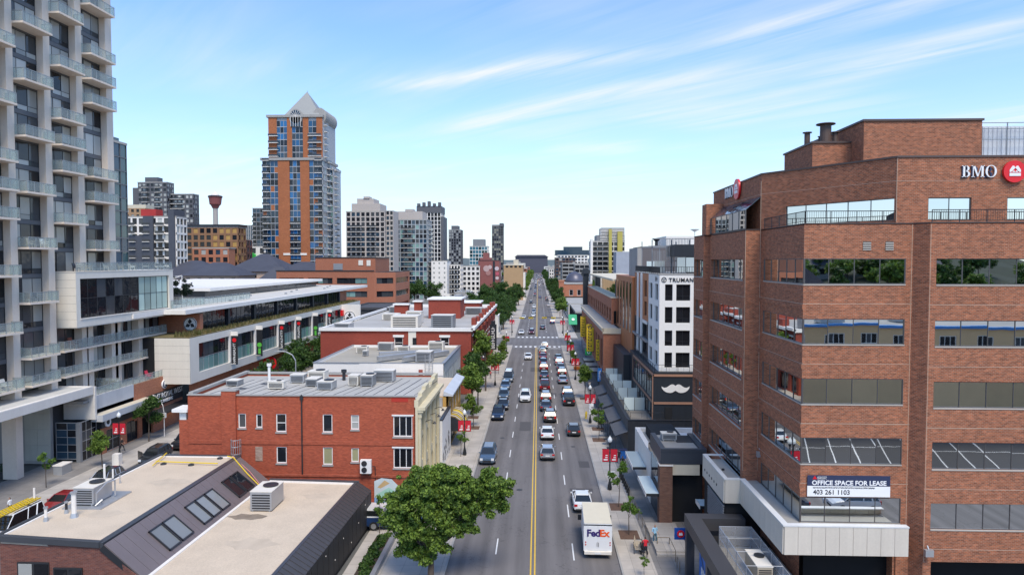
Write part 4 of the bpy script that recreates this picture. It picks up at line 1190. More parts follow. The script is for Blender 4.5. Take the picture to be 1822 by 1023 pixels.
mb = MB(); mb.lathe((27, 119, 28.3), [(0.05, 0), (0.05, 0.7), (0.15, 0.8), (0.9, 1.2)], 12); part(w3, 'dish', mb, M_GALV)
# ------------------------------------------------------------ brick retail building with yellow banners
BR_RED = brick('orange_red_brick', (0.50, 0.17, 0.085), (0.38, 0.12, 0.06), (0.36, 0.22, 0.15), var=0.15, patch=0.2)
rb = thing('brick_retail_building', 'orange brick retail building with setback glass storey and yellow hanging banners', 'building', (12, 123, 0))
A, B = (11.8, 183.0), (11.8, 123.0)
bays = [(1.5 + k * 5.9, 5.2 + k * 5.9) for k in range(10)]
mb = MB(); wall(mb, A, B, 3.9, 11.4, [(a, b, 4.6, 9.8) for a, b in bays], 0.35)
wall(mb, (11.8, 123), (17, 123), 4.3, 11.0, [], 0.3)
part(rb, 'wall', mb, BR_RED)
for a, b in bays: window(rb, A, B, a, b, 4.6, 9.8, 0.3, M_DARK, [M_G_DK, M_G_GREY, M_G_BL], 3, 2, 0.1, 'shop_window')
mb = MB(); mb.box(11.65, 17, 122.8, 123.0, 11.0, 12.0); mb.box(11.5, 11.8, 122.8, 183, 11.4, 12.0); mb.box(11.65, 17, 122.8, 123.0, 3.6, 4.3)
part(rb, 'cream_cornice', mb, M_CREAM)
mb = MB(); mb.box(12.2, 22, 123.3, 190, 0.13, 11.9); part(rb, 'core', mb, M_VOID)
mb = MB(); mb.box(11.85, 12.2, 123.05, 183, 0.13, 3.85); part(rb, 'shopfront', mb, M_G_DK)
mb = MB(); mb.box(11.8, 14.4, 123.0, 190, 11.9, 12.02); part(rb, 'terrace_roof', mb, M_CONC)
A, B = (14.0, 192.0), (14.0, 130.0)
bays = [(1.5 + k * 5.1, 4.6 + k * 5.1) for k in range(12)]
mb = MB(); wall(mb, A, B, 12.0, 17.0, [(a, b, 12.5, 15.0) for a, b in bays], 0.35)
wall(mb, (14.0, 130.0), (18.5, 130.0), 12.0, 17.0, [(0.4, 1.7, 12.1, 14.6)], 0.3)
part(rb, 'upper_wall', mb, BR_RED)
for a, b in bays: window(rb, A, B, a, b, 12.5, 15.0, 0.3, M_DARK, [M_G_DK, M_G_CUR], 2, 1, 0.08, 'upper_window')
window(rb, (14.0, 130.0), (18.5, 130.0), 0.4, 1.7, 12.1, 14.6, 0.2, M_DARK, [M_G_DK], 1, 1, 0.08, 'upper_window')
mb = MB(); mb.box(14.35, 22, 130.3, 192, 11.9, 17.0); part(rb, 'upper_core', mb, M_VOID)
mb = MB(); mb.box(13.9, 22, 129.9, 192, 17.0, 17.12); part(rb, 'ledge', mb, M_CREAM)
for k in range(12):
 m_ = MB(); m_.box(15.2, 15.3, 135 + k * 4.7, 139.6 + k * 4.7, 17.12, 20.2); part(rb, 'mirror_pane', m_, M_MIR)
mb = MB(); mb.box(15.32, 22, 134, 192, 17.12, 20.2); part(rb, 'glass_storey_core', mb, M_BLACK)
mb = MB(); mb.box(14.3, 24, 131, 196, 20.25, 20.6); part(rb, 'roof', mb, M_CREAM)
mb = MB(); mb.box(14.95, 17.4, 108.5, 131, 9.0, 21.5); part(rb, 'link_wall', mb, M_ORANGE)
for k in range(5): m_ = MB(); m_.box(14.9, 14.948, 110 + k * 4.2, 111.6 + k * 4.2, 12.5, 20.6); part(rb, 'dark_slot', m_, M_G_DK)
for k in range(3): m_ = MB(); m_.box(15.3 + k * .7, 15.6 + k * .7, 108.4, 108.5, 10, 20.5); part(rb, 'dark_slot', m_, M_BLACK)
mb = MB(); mb.box(12.8, 14.2, 192, 195, 0.13, 22.0); mb.box(12.4, 14.6, 191.5, 195.5, 20.5, 21.6); part(rb, 'dark_corner_tower', mb, M_BLACK)
M_YB = paint('banner_yellow', (0.72, 0.50, 0.02), 0.6)
for i, (Y, z0, z1, w, lab) in enumerate(((129.5, 5.2, 9.2, 0.7, 'narrow yellow banner nearest the camera on the retail building'), (143.0, 5.2, 10.2, 1.5, 'broad yellow banner with dark lettering in the middle of the retail building'), (148.0, 5.2, 10.4, 1.2, 'yellow banner just behind the broad one on the retail building'), (167, 5.6, 10.6, 1.3, 'yellow banner farthest along the retail building'))):
 b_ = thing('hanging_banner', lab, 'banner', (11.7 - w, Y, z0))
 m_ = MB(); m_.box(11.75 - w, 11.7, Y, Y + 0.06, z0, z1); part(b_, 'cloth', m_, M_YB)
 m_ = MB(); m_.cyl((11.75 - w, Y + 0.03, z1 + 0.05), (11.8, Y + 0.03, z1 + 0.05), 0.04); m_.cyl((11.75 - w, Y + 0.03, z0 - 0.05), (11.8, Y + 0.03, z0 - 0.05), 0.04); part(b_, 'bracket', m_, M_DARK)
 m_ = MB()
 n = int((z1 - z0) / 0.62)
 for k in range(n):
  z = z0 + 0.3 + k * 0.62
  m_.box(11.75 - w * 0.8, 11.75 - w * 0.3, Y - 0.01, Y, z, z + 0.12); m_.box(11.75 - w * 0.8, 11.75 - w * 0.66, Y - 0.012, Y, z, z + 0.42)
  if k % 2: m_.box(11.75 - w * 0.45, 11.75 - w * 0.3, Y - 0.012, Y, z, z + 0.4)
 part(b_, 'lettering', m_, M_TXD)
for i, (Y, lab) in enumerate(((127.5, 'grey flat awning nearest on the retail building'), (134, 'grey flat awning second along the retail building'), (141, 'grey flat awning third along the retail building'))):
 aw = thing('flat_awning', lab, 'awning', (10.5, Y, 3.3), group='flat awnings on the retail building')
 m_ = MB(); m_.box(9.6, 11.75, Y, Y + 5, 3.3, 3.42); part(aw, 'sheet', m_, M_GREY)
 m_ = MB(); m_.box(9.55, 9.6, Y, Y + 5, 3.15, 3.5); m_.box(9.6, 11.75, Y - 0.05, Y, 3.15, 3.5); part(aw, 'edge', m_, M_DARK)
gs = thing('green_sign', 'small green illuminated style square sign with a white letter by the retail building', 'sign', (10.6, 148, 3.4))
m_ = MB(); m_.box(10.3, 11.7, 148, 148.2, 3.7, 5.1); part(gs, 'board', m_, paint('sign_green', (0.02, 0.42, 0.10), 0.4))
put(gs, 'letter', text_mesh('U', 1.1, M_LET, 0.02, 0.04), (10.65, 147.97, 4.0), rot=(R(90), 0, 0))
bs = thing('blue_blade_sign', 'tall blue blade sign above the pavement by the retail building corner', 'sign', (10.9, 120, 2.8))
m_ = MB(); m_.box(10.55, 11.25, 120, 120.15, 2.9, 5.2); part(bs, 'board', m_, paint('sign_blue', (0.02, 0.18, 0.55), 0.4))
put(bs, 'letter', marks_mesh(6, 0.4, M_LET), (11.1, 119.98, 3.2), rot=(R(90), R(-90), 0))
mb = MB(); mb.box(13.6, 15.2, 108.4, 122.8, 0.13, 9.2); single('black_link_block', 'tall black link block between the bar and the brick retail building', 'building', mb, M_BLACK, base=(14, 115, 0))
# ------------------------------------------------------------ beyond the crossing, right side
ob = thing('domed_brick_building', 'old brick building with arched corner bay and dark dome past the crossing', 'building', (14, 360, 0))
mb = MB(); wall(mb, (12.6, 350), (32, 350), 0, 12.3, [(3.5 + k * 4, 5.5 + k * 4, 6.5, 9.5) for k in range(4)] + [(0.5, 31, -1, 3.5)][:0], 0.3); mb.box(12.6, 32, 350.3, 380, 0, 12.2)
part(ob, 'wall', mb, BR_RED)
for k in range(4): window(ob, (12.6, 350), (32, 350), 3.5 + k * 4, 5.5 + k * 4, 6.5, 9.5, 0.2, M_WHITE, [M_G_DK], 1, 1, 0.15, 'window')
mb = MB(); mb.lathe((20, 372, 12.3), [(5.2, 0), (5.0, 1.6), (4.3, 3.4), (3.0, 5.0), (1.2, 5.9), (0.2, 6.2)], 20); part(ob, 'dome', mb, pbr('lead_dome', (0.10, 0.10, 0.13), 0.4, metal=0.3), smooth=True)
mb = MB(); mb.box(10.8, 13.4, 349, 355, 0, 13.5); mb.box(10.6, 13.6, 348.8, 355.2, 13.5, 14.4); part(ob, 'corner_bay', mb, BR_RED)
mb = MB(); mb.box(11.4, 12.8, 348.9, 349, 7.5, 11); mb.box(14, 32, 349.9, 350, 3.8, 6); part(ob, 'dark_opening', mb, M_VOID)
mb = MB(); mb.box(12.4, 32.2, 349.8, 380.2, 12.3, 12.7); part(ob, 'roof', mb, M_ROOFG)
block('flat_roofed_shop', 'low dark flat roofed shop on the far corner of the crossing', 13, 32, 232, 275, 6.5, 6, 4, M_BLACK, [M_G_DK], 1.2, 0.4, faces='FL')
block('flat_roofed_shop', 'low pale shop with green front past the crossing', 13, 30, 285, 330, 6.0, 5.5, 4, M_OFFW, [M_G_DK], 1.2, 0.4, faces='FL')
aw = thing('green_awning', 'bright green awning with white emblem past the crossing on the right', 'awning', (11, 231, 3))
m_ = MB(); m_.extr([(10.4, 228.9, 2.9), (13.2, 228.9, 2.9), (13.2, 231.9, 6.0), (10.4, 231.9, 6.0)], (0, 0, -0.1)); part(aw, 'canvas', m_, paint('awning_green', (0.02, 0.30, 0.13), 0.6))
m_ = MB(); m_.cyl((11.9, 230.2, 4.4), (11.9, 230.1, 4.5), 0.5, n=14); part(aw, 'emblem', m_, M_LET)
GLASSY = [M_G_BL, M_G_GREY, M_G_CUR, M_G_DK]
M_YT = pbr('yellow_green_panel', (0.45, 0.38, 0.08), 0.6)
M_MIDG = pbr('mid_grey_panel', (0.20, 0.205, 0.21), 0.6, var=0.08)
t = block('stepped_apartment_tower', 'stepped grey apartment tower with yellow stripe on the right skyline', 33, 53, 420, 440, 36, 3.1, 3.2, M_WHITE, [M_G_DK, M_G_GREY, M_G_DK], 0.5, 0.3, faces='FL', balc=[('F', 0.05, 0.6, 1, 12)])
mb = MB(); mb.box(36, 53, 421, 438, 36, 40); mb.box(39, 53, 422, 438, 40, 44.5); part(t, 'upper_step', mb, M_MIDG)
mb = MB(); mb.box(43.2, 45.0, 418.3, 421, 8, 43.5); mb.box(48.5, 51.5, 418.8, 421, 16, 42); part(t, 'yellow_stripe', mb, M_YT)
mb = MB(); mb.box(32.2, 33.6, 419, 423, 0, 37.5); part(t, 'white_fin', mb, M_WHITE)
mb = MB()
for k in range(8): mb.box(38, 52.5, 420.4, 421, 37 + k * 0.9, 37.35 + k * 0.9)
part(t, 'floor_band', mb, M_WHITE, kind='stuff')
mb = MB(); mb.box(45, 59, 395, 410, 0, 29.5); single('blank_concrete_block', 'windowless pale grey block below the stepped tower', 'building', mb, pbr('blank_grey', (0.34, 0.36, 0.40), 0.7), base=(52, 402, 0))
block('office_slab', 'long low grey office behind the glass storey roof', 27, 90, 500, 515, 21.5, 3.2, 3.5, M_CONC, [M_G_DK, M_G_GREY], 1.0, 0.4, faces='FL')
block('parking_structure', 'long open deck parking structure on the right beyond the dome', 20, 62, 560, 600, 22, 3.0, 5, M_CONC, [M_VOID], 1.1, 0.5, faces='FL')
block('brown_mid_rise', 'brown mid rise beside the street at the far right', 16, 34, 620, 650, 27, 3, 3, pbr('brown_panel', (0.13, 0.085, 0.07), 0.7), PANES, 1.0, 0.8, faces='FL')
t = block('glass_office', 'dark blue glass office with white zigzag floors on the far right skyline', 23, 58, 800, 830, 31, 3.4, 4, M_WHITE, [M_G_BL, M_G_DK], 1.4, 1.2, faces='FL')
mb = MB(); mb.box(20, 60, 801, 829, 31, 37); mb.box(30, 52, 803, 827, 37, 41); part(t, 'upper_storeys', mb, M_G_BL)
block('white_low_block', 'small white block at the right kerb far down the street', 10, 14, 600, 615, 17, 3, 2, M_WHITE, [M_G_GREY], 1.2, 0.8, faces='FL')
# ------------------------------------------------------------ pale concrete condo tower, left edge
tower_t = thing('concrete_condo_tower', 'tall pale concrete condominium tower with staggered glass balconies at the left edge', 'building', (-57, 80, 0))
M_PALE = pbr('pale_concrete', (0.74, 0.635, 0.53), 0.75, var=0.07, vscale=0.25, streak=0.08)
M_PALE2 = pbr('reveal_concrete', (0.42, 0.385, 0.375), 0.8, var=0.08, vscale=0.25, streak=0.1)
M_SPAN = pbr('grey_spandrel', (0.11, 0.115, 0.125), 0.5, var=0.1)
M_BALC = clear_glass('balcony_glass', (0.50, 0.54, 0.53), 0.26)
M_RAIL = pbr('rail_grey', (0.34, 0.36, 0.37), 0.4, metal=0.3)
FH = 3.06
def zl(k): return 50.06 - FH * k
cols = [(60.6, 61.5), (66.2, 67.1), (71.9, 72.9), (77.55, 78.6), (83.1, 84.25), (89.0, 90.35)]
bays = [(55.6, 60.6), (61.5, 66.2), (67.1, 71.9), (72.9, 77.55), (78.6, 83.1), (84.25, 89.0)]
for (a, b) in cols:
 base = 0.126 if a < 77 else 8.0
 m_ = MB(); m_.box(-58.6, -57.0, a, b, base, 80); part(tower_t, 'column', m_, M_PALE)
mb = MB(); mb.box(-78, -58.1, 56, 90.2, 10.2, 80); part(tower_t, 'core', mb, M_VOID)
mb = MB(); mb.box(-78, -58.3, 90.2, 90.35, 0.13, 80); part(tower_t, 'end_wall', mb, M_PALE)
curt = [M_G_CUR, M_G_CUR, M_G_CUR, M_G_GREY, M_G_DK, M_G_GREY]
for bi, (a, b) in enumerate(bays):
 if bi == 0: continue
 for k in range(-7, 14):
  z = zl(k)
  if bi >= 4 and k > 9: continue
  A, B = (-57.85, a), (-57.85, b)
  double = (k + bi) % 2 == 0
  window(tower_t, A, B, 0, b - a, z + 0.02, z + FH - 0.42, 0.0, M_DARK, curt, 3, 2, 0.07, 'window', rows=[0, 0.24 if double else 0.0001, 1] if double else [0, 1])
  m_ = MB(); m_.box(-58.05, -57.8, a, b, z + FH - 0.42, z + FH + 0.02); part(tower_t, 'spandrel', m_, M_SPAN)
pat = {1: [-7, -5, -3, -1, 1, 3, 4, 6, 8, 10, 12, 13], 2: [-6, -5, -3, -1, 1, 3, 5, 6, 7, 9, 11, 13], 3: [-6, -4, -2, 0, 2, 4, 6, 8, 10, 12, 13], 4: [-7, -5, -3, -1, 1, 3, 4, 5, 7], 5: [-6, -4, -2, 0, 1, 2, 5, 6, 8]}
def balcony(parent, y0, y1, z, x0=-57.9, x1=-55.75, mat=None, name='balcony'):
 m_ = MB(); m_.box(x0, x1, y0, y1, z - 0.22, z); s_ = part(parent, name, m_, M_PALE)
 n = max(2, int(round((y1 - y0) / 1.05))); w = (y1 - y0) / n
 for i in range(n):
  g = MB(); g.box(x1 - 0.06, x1 - 0.045, y0 + i * w + 0.03, y0 + (i + 1) * w - 0.03, z + 0.06, z + 1.08)
  o = bpy.data.objects.new('glass_panel', g.mesh('glass_panel', mat or M_BALC, root_loc(s_))); COL.objects.link(o); o.parent = s_
 for ye_ in (y0 + 0.03, y1 - 0.045):
  g = MB(); g.box(x0 + 0.8, x1 - 0.06, ye_, ye_ + 0.015, z + 0.06, z + 1.08)
  o = bpy.data.objects.new('end_glass', g.mesh('end_glass', mat or M_BALC, root_loc(s_))); COL.objects.link(o); o.parent = s_
 g = MB()
 g.box(x1 - 0.09, x1 - 0.02, y0, y1, z + 1.08, z + 1.13)
 for i in range(n + 1):
  yy = min(max(y0 + i * w, y0 + 0.03), y1 - 0.03); g.box(x1 - 0.08, x1 - 0.03, yy - 0.025, yy + 0.025, z, z + 1.08)
 for yy in (y0 + 0.03, y1 - 0.03): g.box(x0 + 0.8, x1 - 0.09, yy - 0.025, yy + 0.025, z + 1.08, z + 1.13)
 o = bpy.data.objects.new('rail', g.mesh('rail', M_RAIL, root_loc(s_))); COL.objects.link(o); o.parent = s_
for bi, ks in pat.items():
 a, b = bays[bi]
 for k in ks: balcony(tower_t, a + 0.02, b - 0.1 + (0.35 if bi == 5 else 0), zl(k) - 0.02)
M_CANE = pbr('beige_furniture', (0.45, 0.38, 0.28), 0.8)
def chair(name, label, x, y, z, mat, rz=0, s=1.0, group=None):
 t = thing(name, label, 'chair', (x, y, z), rz, group)
 m_ = MB(); m_.box(-0.3 * s, 0.3 * s, -0.3 * s, 0.3 * s, 0.36 * s, 0.46 * s); part(t, 'seat', m_, mat, local=True)
 m_ = MB(); m_.extr([(-0.3 * s, 0.24 * s, 0.46 * s), (0.3 * s, 0.24 * s, 0.46 * s), (0.27 * s, 0.38 * s, 1.0 * s), (-0.27 * s, 0.38 * s, 1.0 * s)], (0, 0.05, 0)); part(t, 'backrest', m_, mat, local=True)
 for sx in (-1, 1):
  for sy in (-1, 1):
   m_ = MB(); m_.box(sx * 0.26 * s - 0.03, sx * 0.26 * s + 0.03, sy * 0.26 * s - 0.03, sy * 0.26 * s + 0.03, 0, 0.36 * s); part(t, 'leg', m_, mat, local=True)
  m_ = MB(); m_.box(sx * 0.3 * s - 0.04, sx * 0.3 * s + 0.04, -0.3 * s, 0.3 * s, 0.6 * s, 0.66 * s); part(t, 'armrest', m_, mat, local=True)
 return t
chair('patio_chair', 'white patio chair on the fourth balcony level of the concrete tower', -56.5, 76.3, zl(8), M_WHITE, R(80))
chair('patio_chair', 'beige patio chair beside the white one on the tower balcony', -56.5, 74.2, zl(8), M_CANE, R(100))
chair('patio_chair', 'dark wicker chair on the tower balcony above the white glass box', -56.6, 75.2, zl(10), M_DARK, R(90))
chair('patio_chair', 'dark wicker chair at the near end of the same tower balcony', -56.6, 73.8, zl(10), M_DARK, R(60))
chair('patio_chair', 'pale cushion chair on the leftmost low balcony', -56.6, 68.8, zl(11), M_CANE, R(90), 1.2)
chair('patio_chair', 'cream armchair on the balcony above the big white canopy', -56.6, 70.2, zl(13), M_OFFW, R(90), 1.2)
boxb = thing('white_glass_box', 'white panelled box with a big gridded window projecting from the tower podium', 'building', (-55, 80, 16))
mb = MB(); wall(mb, (-55, 79.3), (-55, 101.0), 16.1, 22.7, [(0.75, 20.6, 17.1, 21.9)], 0.5); part(boxb, 'front_wall', mb, M_OFFW)
mb = MB(); mb.box(-75, -55.5, 79.5, 101.0, 16.12, 22.68); part(boxb, 'core', mb, M_VOID)
panels(boxb, (-57.8, 79.35), (-55.0, 79.35), 16.1, 22.7, 1, M_OFFW, rows=7, t=0.04)
mb = MB(); mb.box(-75, -55.03, 79.36, 101.0, 16.0, 16.1); mb.box(-75, -54.95, 79.25, 101.05, 22.7, 22.78); part(boxb, 'edge_trim', mb, M_OFFW)
mb = MB(); mb.box(-56.6, -56.4, 80, 100, 17.1, 21.9); part(boxb, 'room_back_wall', mb, M_SPAN)
A, B = (-55, 79.3), (-55, 101.0)
window(boxb, A, B, 0.75, 13.2, 17.1, 21.9, 0.3, M_DARK, [M_G_DK, M_G_DK, M_G_GREY], 7, 2, 0.08, 'grid_window')
window(boxb, A, B, 13.2, 20.6, 17.1, 21.9, 0.3, M_DARK, [glass('green_blind', (0.42, 0.55, 0.48), rough=0.15, spec=0.5)], 5, 2, 0.08, 'grid_window')
m_ = MB(); m_.box(-55.05, -54.9, 80.0, 99.9, 17.0, 17.1); part(boxb, 'sill', m_, M_WHITE)
tr_ = MB()
def glass_rail(parent, pts, h=1.05, n_=None, mat=None, name='glass_balustrade'):
 for i in range(len(pts) - 1):
  a, b = Vector(pts[i]), Vector(pts[i + 1]); ln = (b - a).length; d = (b - a).normalized(); nn = max(1, int(round(ln / 1.5)))
  ang = math.atan2(d.y, d.x); w = ln / nn
  fr = MB(); fr.box(0, ln, -0.03, 0.03, h, h + 0.05)
  for k in range(nn + 1): fr.box(max(0, min(ln, k * w) - 0.025), min(ln, k * w + 0.025), -0.025, 0.025, 0, h)
  f_ = put(parent, name, fr.mesh(name, M_RAIL), a, ang)
  key = ('gr', round(w, 3), h)
  if key not in WIN:
   g = MB(); g.box(0.04, w - 0.04, -0.008, 0.008, 0.08, h - 0.03); WIN[key] = g.mesh('glass_panel', M_BALC)
  for k in range(nn):
   o = bpy.data.objects.new('glass_panel', WIN[key]); COL.objects.link(o); o.parent = f_; o.location = (k * w, 0, 0)
glass_rail(boxb, [(-55.1, 79.5, 22.78), (-55.1, 100.9, 22.78)])
for i, (y, m0, lab) in enumerate(((81.2, M_DARK, 'dark lounge chair on the box roof terrace, nearest the tower'), (83.4, M_CANE, 'beige chair on the box roof terrace behind the rail'), (87.0, M_OFFW, 'cream chair in the middle of the box roof terrace'), (90.0, M_CANE, 'beige lounge chair at the far end of the box roof terrace'), (92.5, M_OFFW, 'cream armchair beyond the tower corner on the box roof terrace'))):
 chair('patio_chair', lab, -56.2, y, 22.78, m0, R(90 + 15 * i), 1.0)
pod = thing('tower_podium', 'low podium wing of the tower with long glass fronted balconies', 'building', (-57, 90, 0))
for a in (84.0, 89.8, 95.2):
 m_ = MB(); m_.box(-58.6, -57.0, a, a + 1.25, 7.3, 16.1); part(pod, 'column', m_, M_PALE)
mb = MB(); mb.box(-58.4, -58.1, 78.6, 102, 0.13, 16.1); part(pod, 'back_wall', mb, M_SPAN)
for lv, (z0, z1) in enumerate(((7.4, 10.0), (10.4, 13.0), (13.4, 16.0))):
 for (a, b) in ((78.8, 83.9), (85.4, 89.7), (91.2, 95.1), (96.6, 100.5)):
  window(pod, (-58.0, a), (-58.0, b), 0, b - a, z0, z1, -0.02, M_DARK, [M_G_DK, M_G_DK, M_G_GREY, M_G_CUR], 4, 1, 0.08, 'sliding_window')
balcony(pod, 78.8, 101.2, zl(12), x1=-56.2); balcony(pod, 78.8, 101.2, zl(13), x1=-56.2)
mb = MB(); mb.box(-58.5, -54.1, 78.8, 101.2, 7.0, 7.3); part(pod, 'terrace_floor', mb, M_CONC)
mb = MB(); mb.box(-54.2, -53.95, 80.2, 88.7, 5.9, 7.6); part(pod, 'pale_parapet', mb, pbr('pale_panel', (0.52, 0.53, 0.54), 0.6, streak=0.08))
glass_rail(pod, [(-54.1, 80.2, 7.6), (-54.1, 88.7, 7.6)], 0.9)
glass_rail(pod, [(-54.1, 88.8, 7.5), (-54.1, 101.0, 7.5)], 0.9)
glass_rail(pod, [(-57.5, 86.4, 7.3), (-54.3, 86.4, 7.3)], 1.5)
chair('patio_chair', 'yellow chair on the brick parking wall terrace', -55.2, 98.2, 7.3, M_YB, R(90), 1.3)
chair('patio_chair', 'second yellow chair on the brick parking wall terrace', -55.2, 99.6, 7.3, M_YB, R(60), 1.3)
chair('patio_chair', 'pink red chair on the brick parking wall terrace', -55.2, 94.5, 7.3, paint('chair_pink', (0.55, 0.03, 0.08), 0.6), R(90), 1.2)
chair('patio_chair', 'red brown armchair on the upper podium balcony', -57.0, 81.5, zl(12), pbr('armchair_brown', (0.25, 0.07, 0.04), 0.8), R(90), 1.3)
chair('patio_chair', 'pale lounge chair at the near end of the podium terrace', -55.0, 81.6, 7.3, M_OFFW, R(90), 1.3)
mb = MB(); wall(mb, (-54, 88.7), (-54, 101.2), 2.6, 7.45, [], 0.4); mb.box(-54.4, -54.02, 88.7, 101.2, 7.4, 7.46)
part(pod, 'brick_wall', mb, BR_RED)
mb = MB(); mb.box(-58.4, -54.5, 88.7, 101.2, 0.13, 6.9); part(pod, 'dark_garage', mb, M_VOID)
ps = thing('parking_sign', 'long black MOUNT ROYAL WEST PUBLIC PARKING sign on the brick wall', 'sign', (-53.85, 91.3, 3.9))
m_ = MB(); m_.box(-53.98, -53.85, 91.2, 101.0, 3.55, 5.35); part(ps, 'black_board', m_, M_BLACK)
put(ps, 'lettering', text_mesh('MOUNT ROYAL WEST', 1.12, M_LET, 0.02, 0.0), (-53.83, 91.35, 4.42), rot=(R(90), 0, R(90)), scale=(0.86, 1, 1))
put(ps, 'lettering', text_mesh('PUBLIC PARKING', 0.62, M_LET, 0.02, 0.02), (-53.83, 93.4, 3.75), rot=(R(90), 0, R(90)))
pc = thing('round_parking_sign', 'round dark disc with a white letter P above the long black parking sign', 'sign', (-53.85, 96, 6.3))
m_ = MB(); m_.cyl((-54, 96.1, 6.3), (-53.8, 96.1, 6.3), 0.62, n=24); part(pc, 'white_rim', m_, M_LET)
m_ = MB(); m_.cyl((-53.9, 96.1, 6.3), (-53.78, 96.1, 6.3), 0.55, n=24); part(pc, 'disc', m_, M_NAVY)
put(pc, 'letter', text_mesh('P', 0.95, M_LET, 0.02, 0.04), (-53.75, 95.82, 5.98), rot=(R(90), 0, R(90)))
cn = thing('entrance_canopy', 'dark flat canopy over the parking entrance under the long black sign', 'canopy', (-52.5, 92, 3))
m_ = MB(); m_.box(-54, -51.8, 90.5, 101.0, 2.75, 3.05); part(cn, 'slab', m_, M_DARK)
m_ = MB(); m_.box(-53.9, -53.6, 92.5, 101.0, 0.13, 2.7); part(cn, 'red_brick_wall', m_, BR_RED)
m_ = MB(); m_.box(-53.2, -53.05, 95, 98.2, 2.5, 2.6); part(cn, 'strip_light', m_, emit('strip_light', (1.0, 0.75, 0.3), 1.6))
ledge = thing('shopfront_fascia', 'pale fascia and beige ledge over the shopfronts below the podium terrace', 'canopy', (-53, 84, 5))
m_ = MB(); m_.box(-54.1, -52.7, 80.2, 91.3, 4.55, 5.35); part(ledge, 'fascia', m_, pbr('pale_panel', (0.5, 0.5, 0.5)))
m_ = MB(); m_.box(-53.95, -52.8, 80.3, 91.2, 5.35, 5.38); part(ledge, 'ledge_roof', m_, M_CREAM)
m_ = MB(); m_.box(-54.4, -53.7, 81.5, 90.4, 3.4, 4.5); part(ledge, 'dark_sign_band', m_, M_BLACK)
m_ = MB(); wall(m_, (-53.9, 81.5), (-53.9, 90.4), 0.13, 3.4, [(1.2, 4.2, 0.14, 2.9), (5.4, 8.0, 0.14, 2.9)], 0.3); part(ledge, 'brick_shopfront', m_, BR_RED)
window(ledge, (-53.9, 81.5), (-53.9, 90.4), 1.2, 4.2, 0.14, 2.9, 0.2, M_GALV, [M_G_DK], 2, 2, 0.08, 'shop_door'); window(ledge, (-53.9, 81.5), (-53.9, 90.4), 5.4, 8.0, 0.14, 2.9, 0.2, M_DARK, [M_G_DK], 2, 1, 0.08, 'shop_window')
qs = thing('round_shop_sign', 'round white ring sign on the dark band above the shop door', 'sign', (-53.6, 83, 3.9))
m_ = MB(); m_.cyl((-53.7, 82.6, 3.95), (-53.55, 82.6, 3.95), 0.55, n=20); part(qs, 'white_disc', m_, M_LET)
m_ = MB(); m_.cyl((-53.56, 82.55, 4.0), (-53.53, 82.55, 4.0), 0.3, n=16); part(qs, 'black_centre', m_, M_BLACK)
bc = thing('white_street_canopy', 'large flat white canopy roof over the tower entrance at lower left', 'canopy', (-56, 70, 8))
m_ = MB(); m_.box(-60, -53.5, 48, 79.8, 8.0, 8.9); part(bc, 'roof_slab', m_, pbr('canopy_white', (0.70, 0.66, 0.60), 0.6, var=0.06, streak=0.06))
m_ = MB(); m_.box(-59.8, -53.75, 48.2, 79.6, 8.9, 8.93); part(bc, 'roof_top', m_, pbr('canopy_top', (0.52, 0.51, 0.47), 0.8, var=0.2, vscale=0.6))
m_ = MB(); m_.box(-54.0, -53.5, 48.0, 79.8, 8.9, 9.0); m_.box(-60, -54, 79.4, 79.8, 8.9, 9.0); part(bc, 'roof_edge', m_, M_WHITE)
panels(bc, (-57.3, 79.9), (-53.4, 79.9), 4.9, 8.0, 1, pbr('canopy_white', (0, 0, 0)), rows=2, t=0.05)
m_ = MB(); m_.box(-57.3, -53.4, 79.9, 80.2, 4.9, 8.9); part(bc, 'drop_wall', m_, pbr('canopy_white', (0, 0, 0)))
ew = thing('entrance_wall', 'pale concrete panel wall under the white street canopy', 'wall', (-59, 77.6, 0))
panels(ew, (-60.4, 77.6), (-57.3, 77.6), 0.5, 8.0, 2, pbr('cream_concrete', (0.42, 0.41, 0.36), 0.8, streak=0.1), rows=4, t=0.1)
m_ = MB(); m_.box(-66, -57.3, 77.6, 78.0, 0.13, 8.0); part(ew, 'wall', m_, M_CONC)
eg = thing('entrance_glazing', 'gridded grey entrance glazing beside the pale concrete panel wall', 'window', (-55.8, 78.4, 0))
window(eg, (-57.2, 78.3), (-54.4, 78.3), 0, 2.8, 0.5, 4.9, 0.0, M_GALV, [M_G_DK, M_G_BL], 2, 5, 0.08, 'glazed_screen')
window(eg, (-54.3, 78.4), (-54.3, 81.4), 0.1, 3.0, 0.14, 4.9, 0.0, M_GALV, [M_G_GREY, M_G_DK], 3, 4, 0.08, 'glazed_door_screen')
m_ = MB(); m_.box(-54.7, -54.2, 78.2, 78.6, 0.13, 4.9); part(eg, 'corner_post', m_, M_GREY)
for i, x in enumerate((-58.9, -58.0)):
 pl = thing('planter', ['dark square planter with clipped shrub, farther from the column', 'dark square planter with clipped shrub right beside the tower column'][i], 'planter', (x, 72.4, 0.126), group='planters by the entrance')
 m_ = MB(); m_.box(-0.4, 0.4, -0.4, 0.4, 0, 0.75); part(pl, 'pot', m_, M_DARK, local=True)
 m_ = MB(); m_.lathe((0, 0, 0.75), [(0.3, 0), (0.42, 0.25), (0.4, 0.6), (0.2, 0.8)], 9); part(pl, 'shrub', m_, pbr('dark_shrub', (0.02, 0.04, 0.02), 0.9, var=0.5, vscale=6), local=True)
ub = thing('utility_box', 'pale grey low utility cabinet at the kerb of the side street', 'utility box', (-53.6, 74.3, 0.13))
m_ = MB(); m_.box(-0.5, 0.5, -0.8, 0.8, 0, 1.0); part(ub, 'cabinet', m_, M_GALV, local=True)
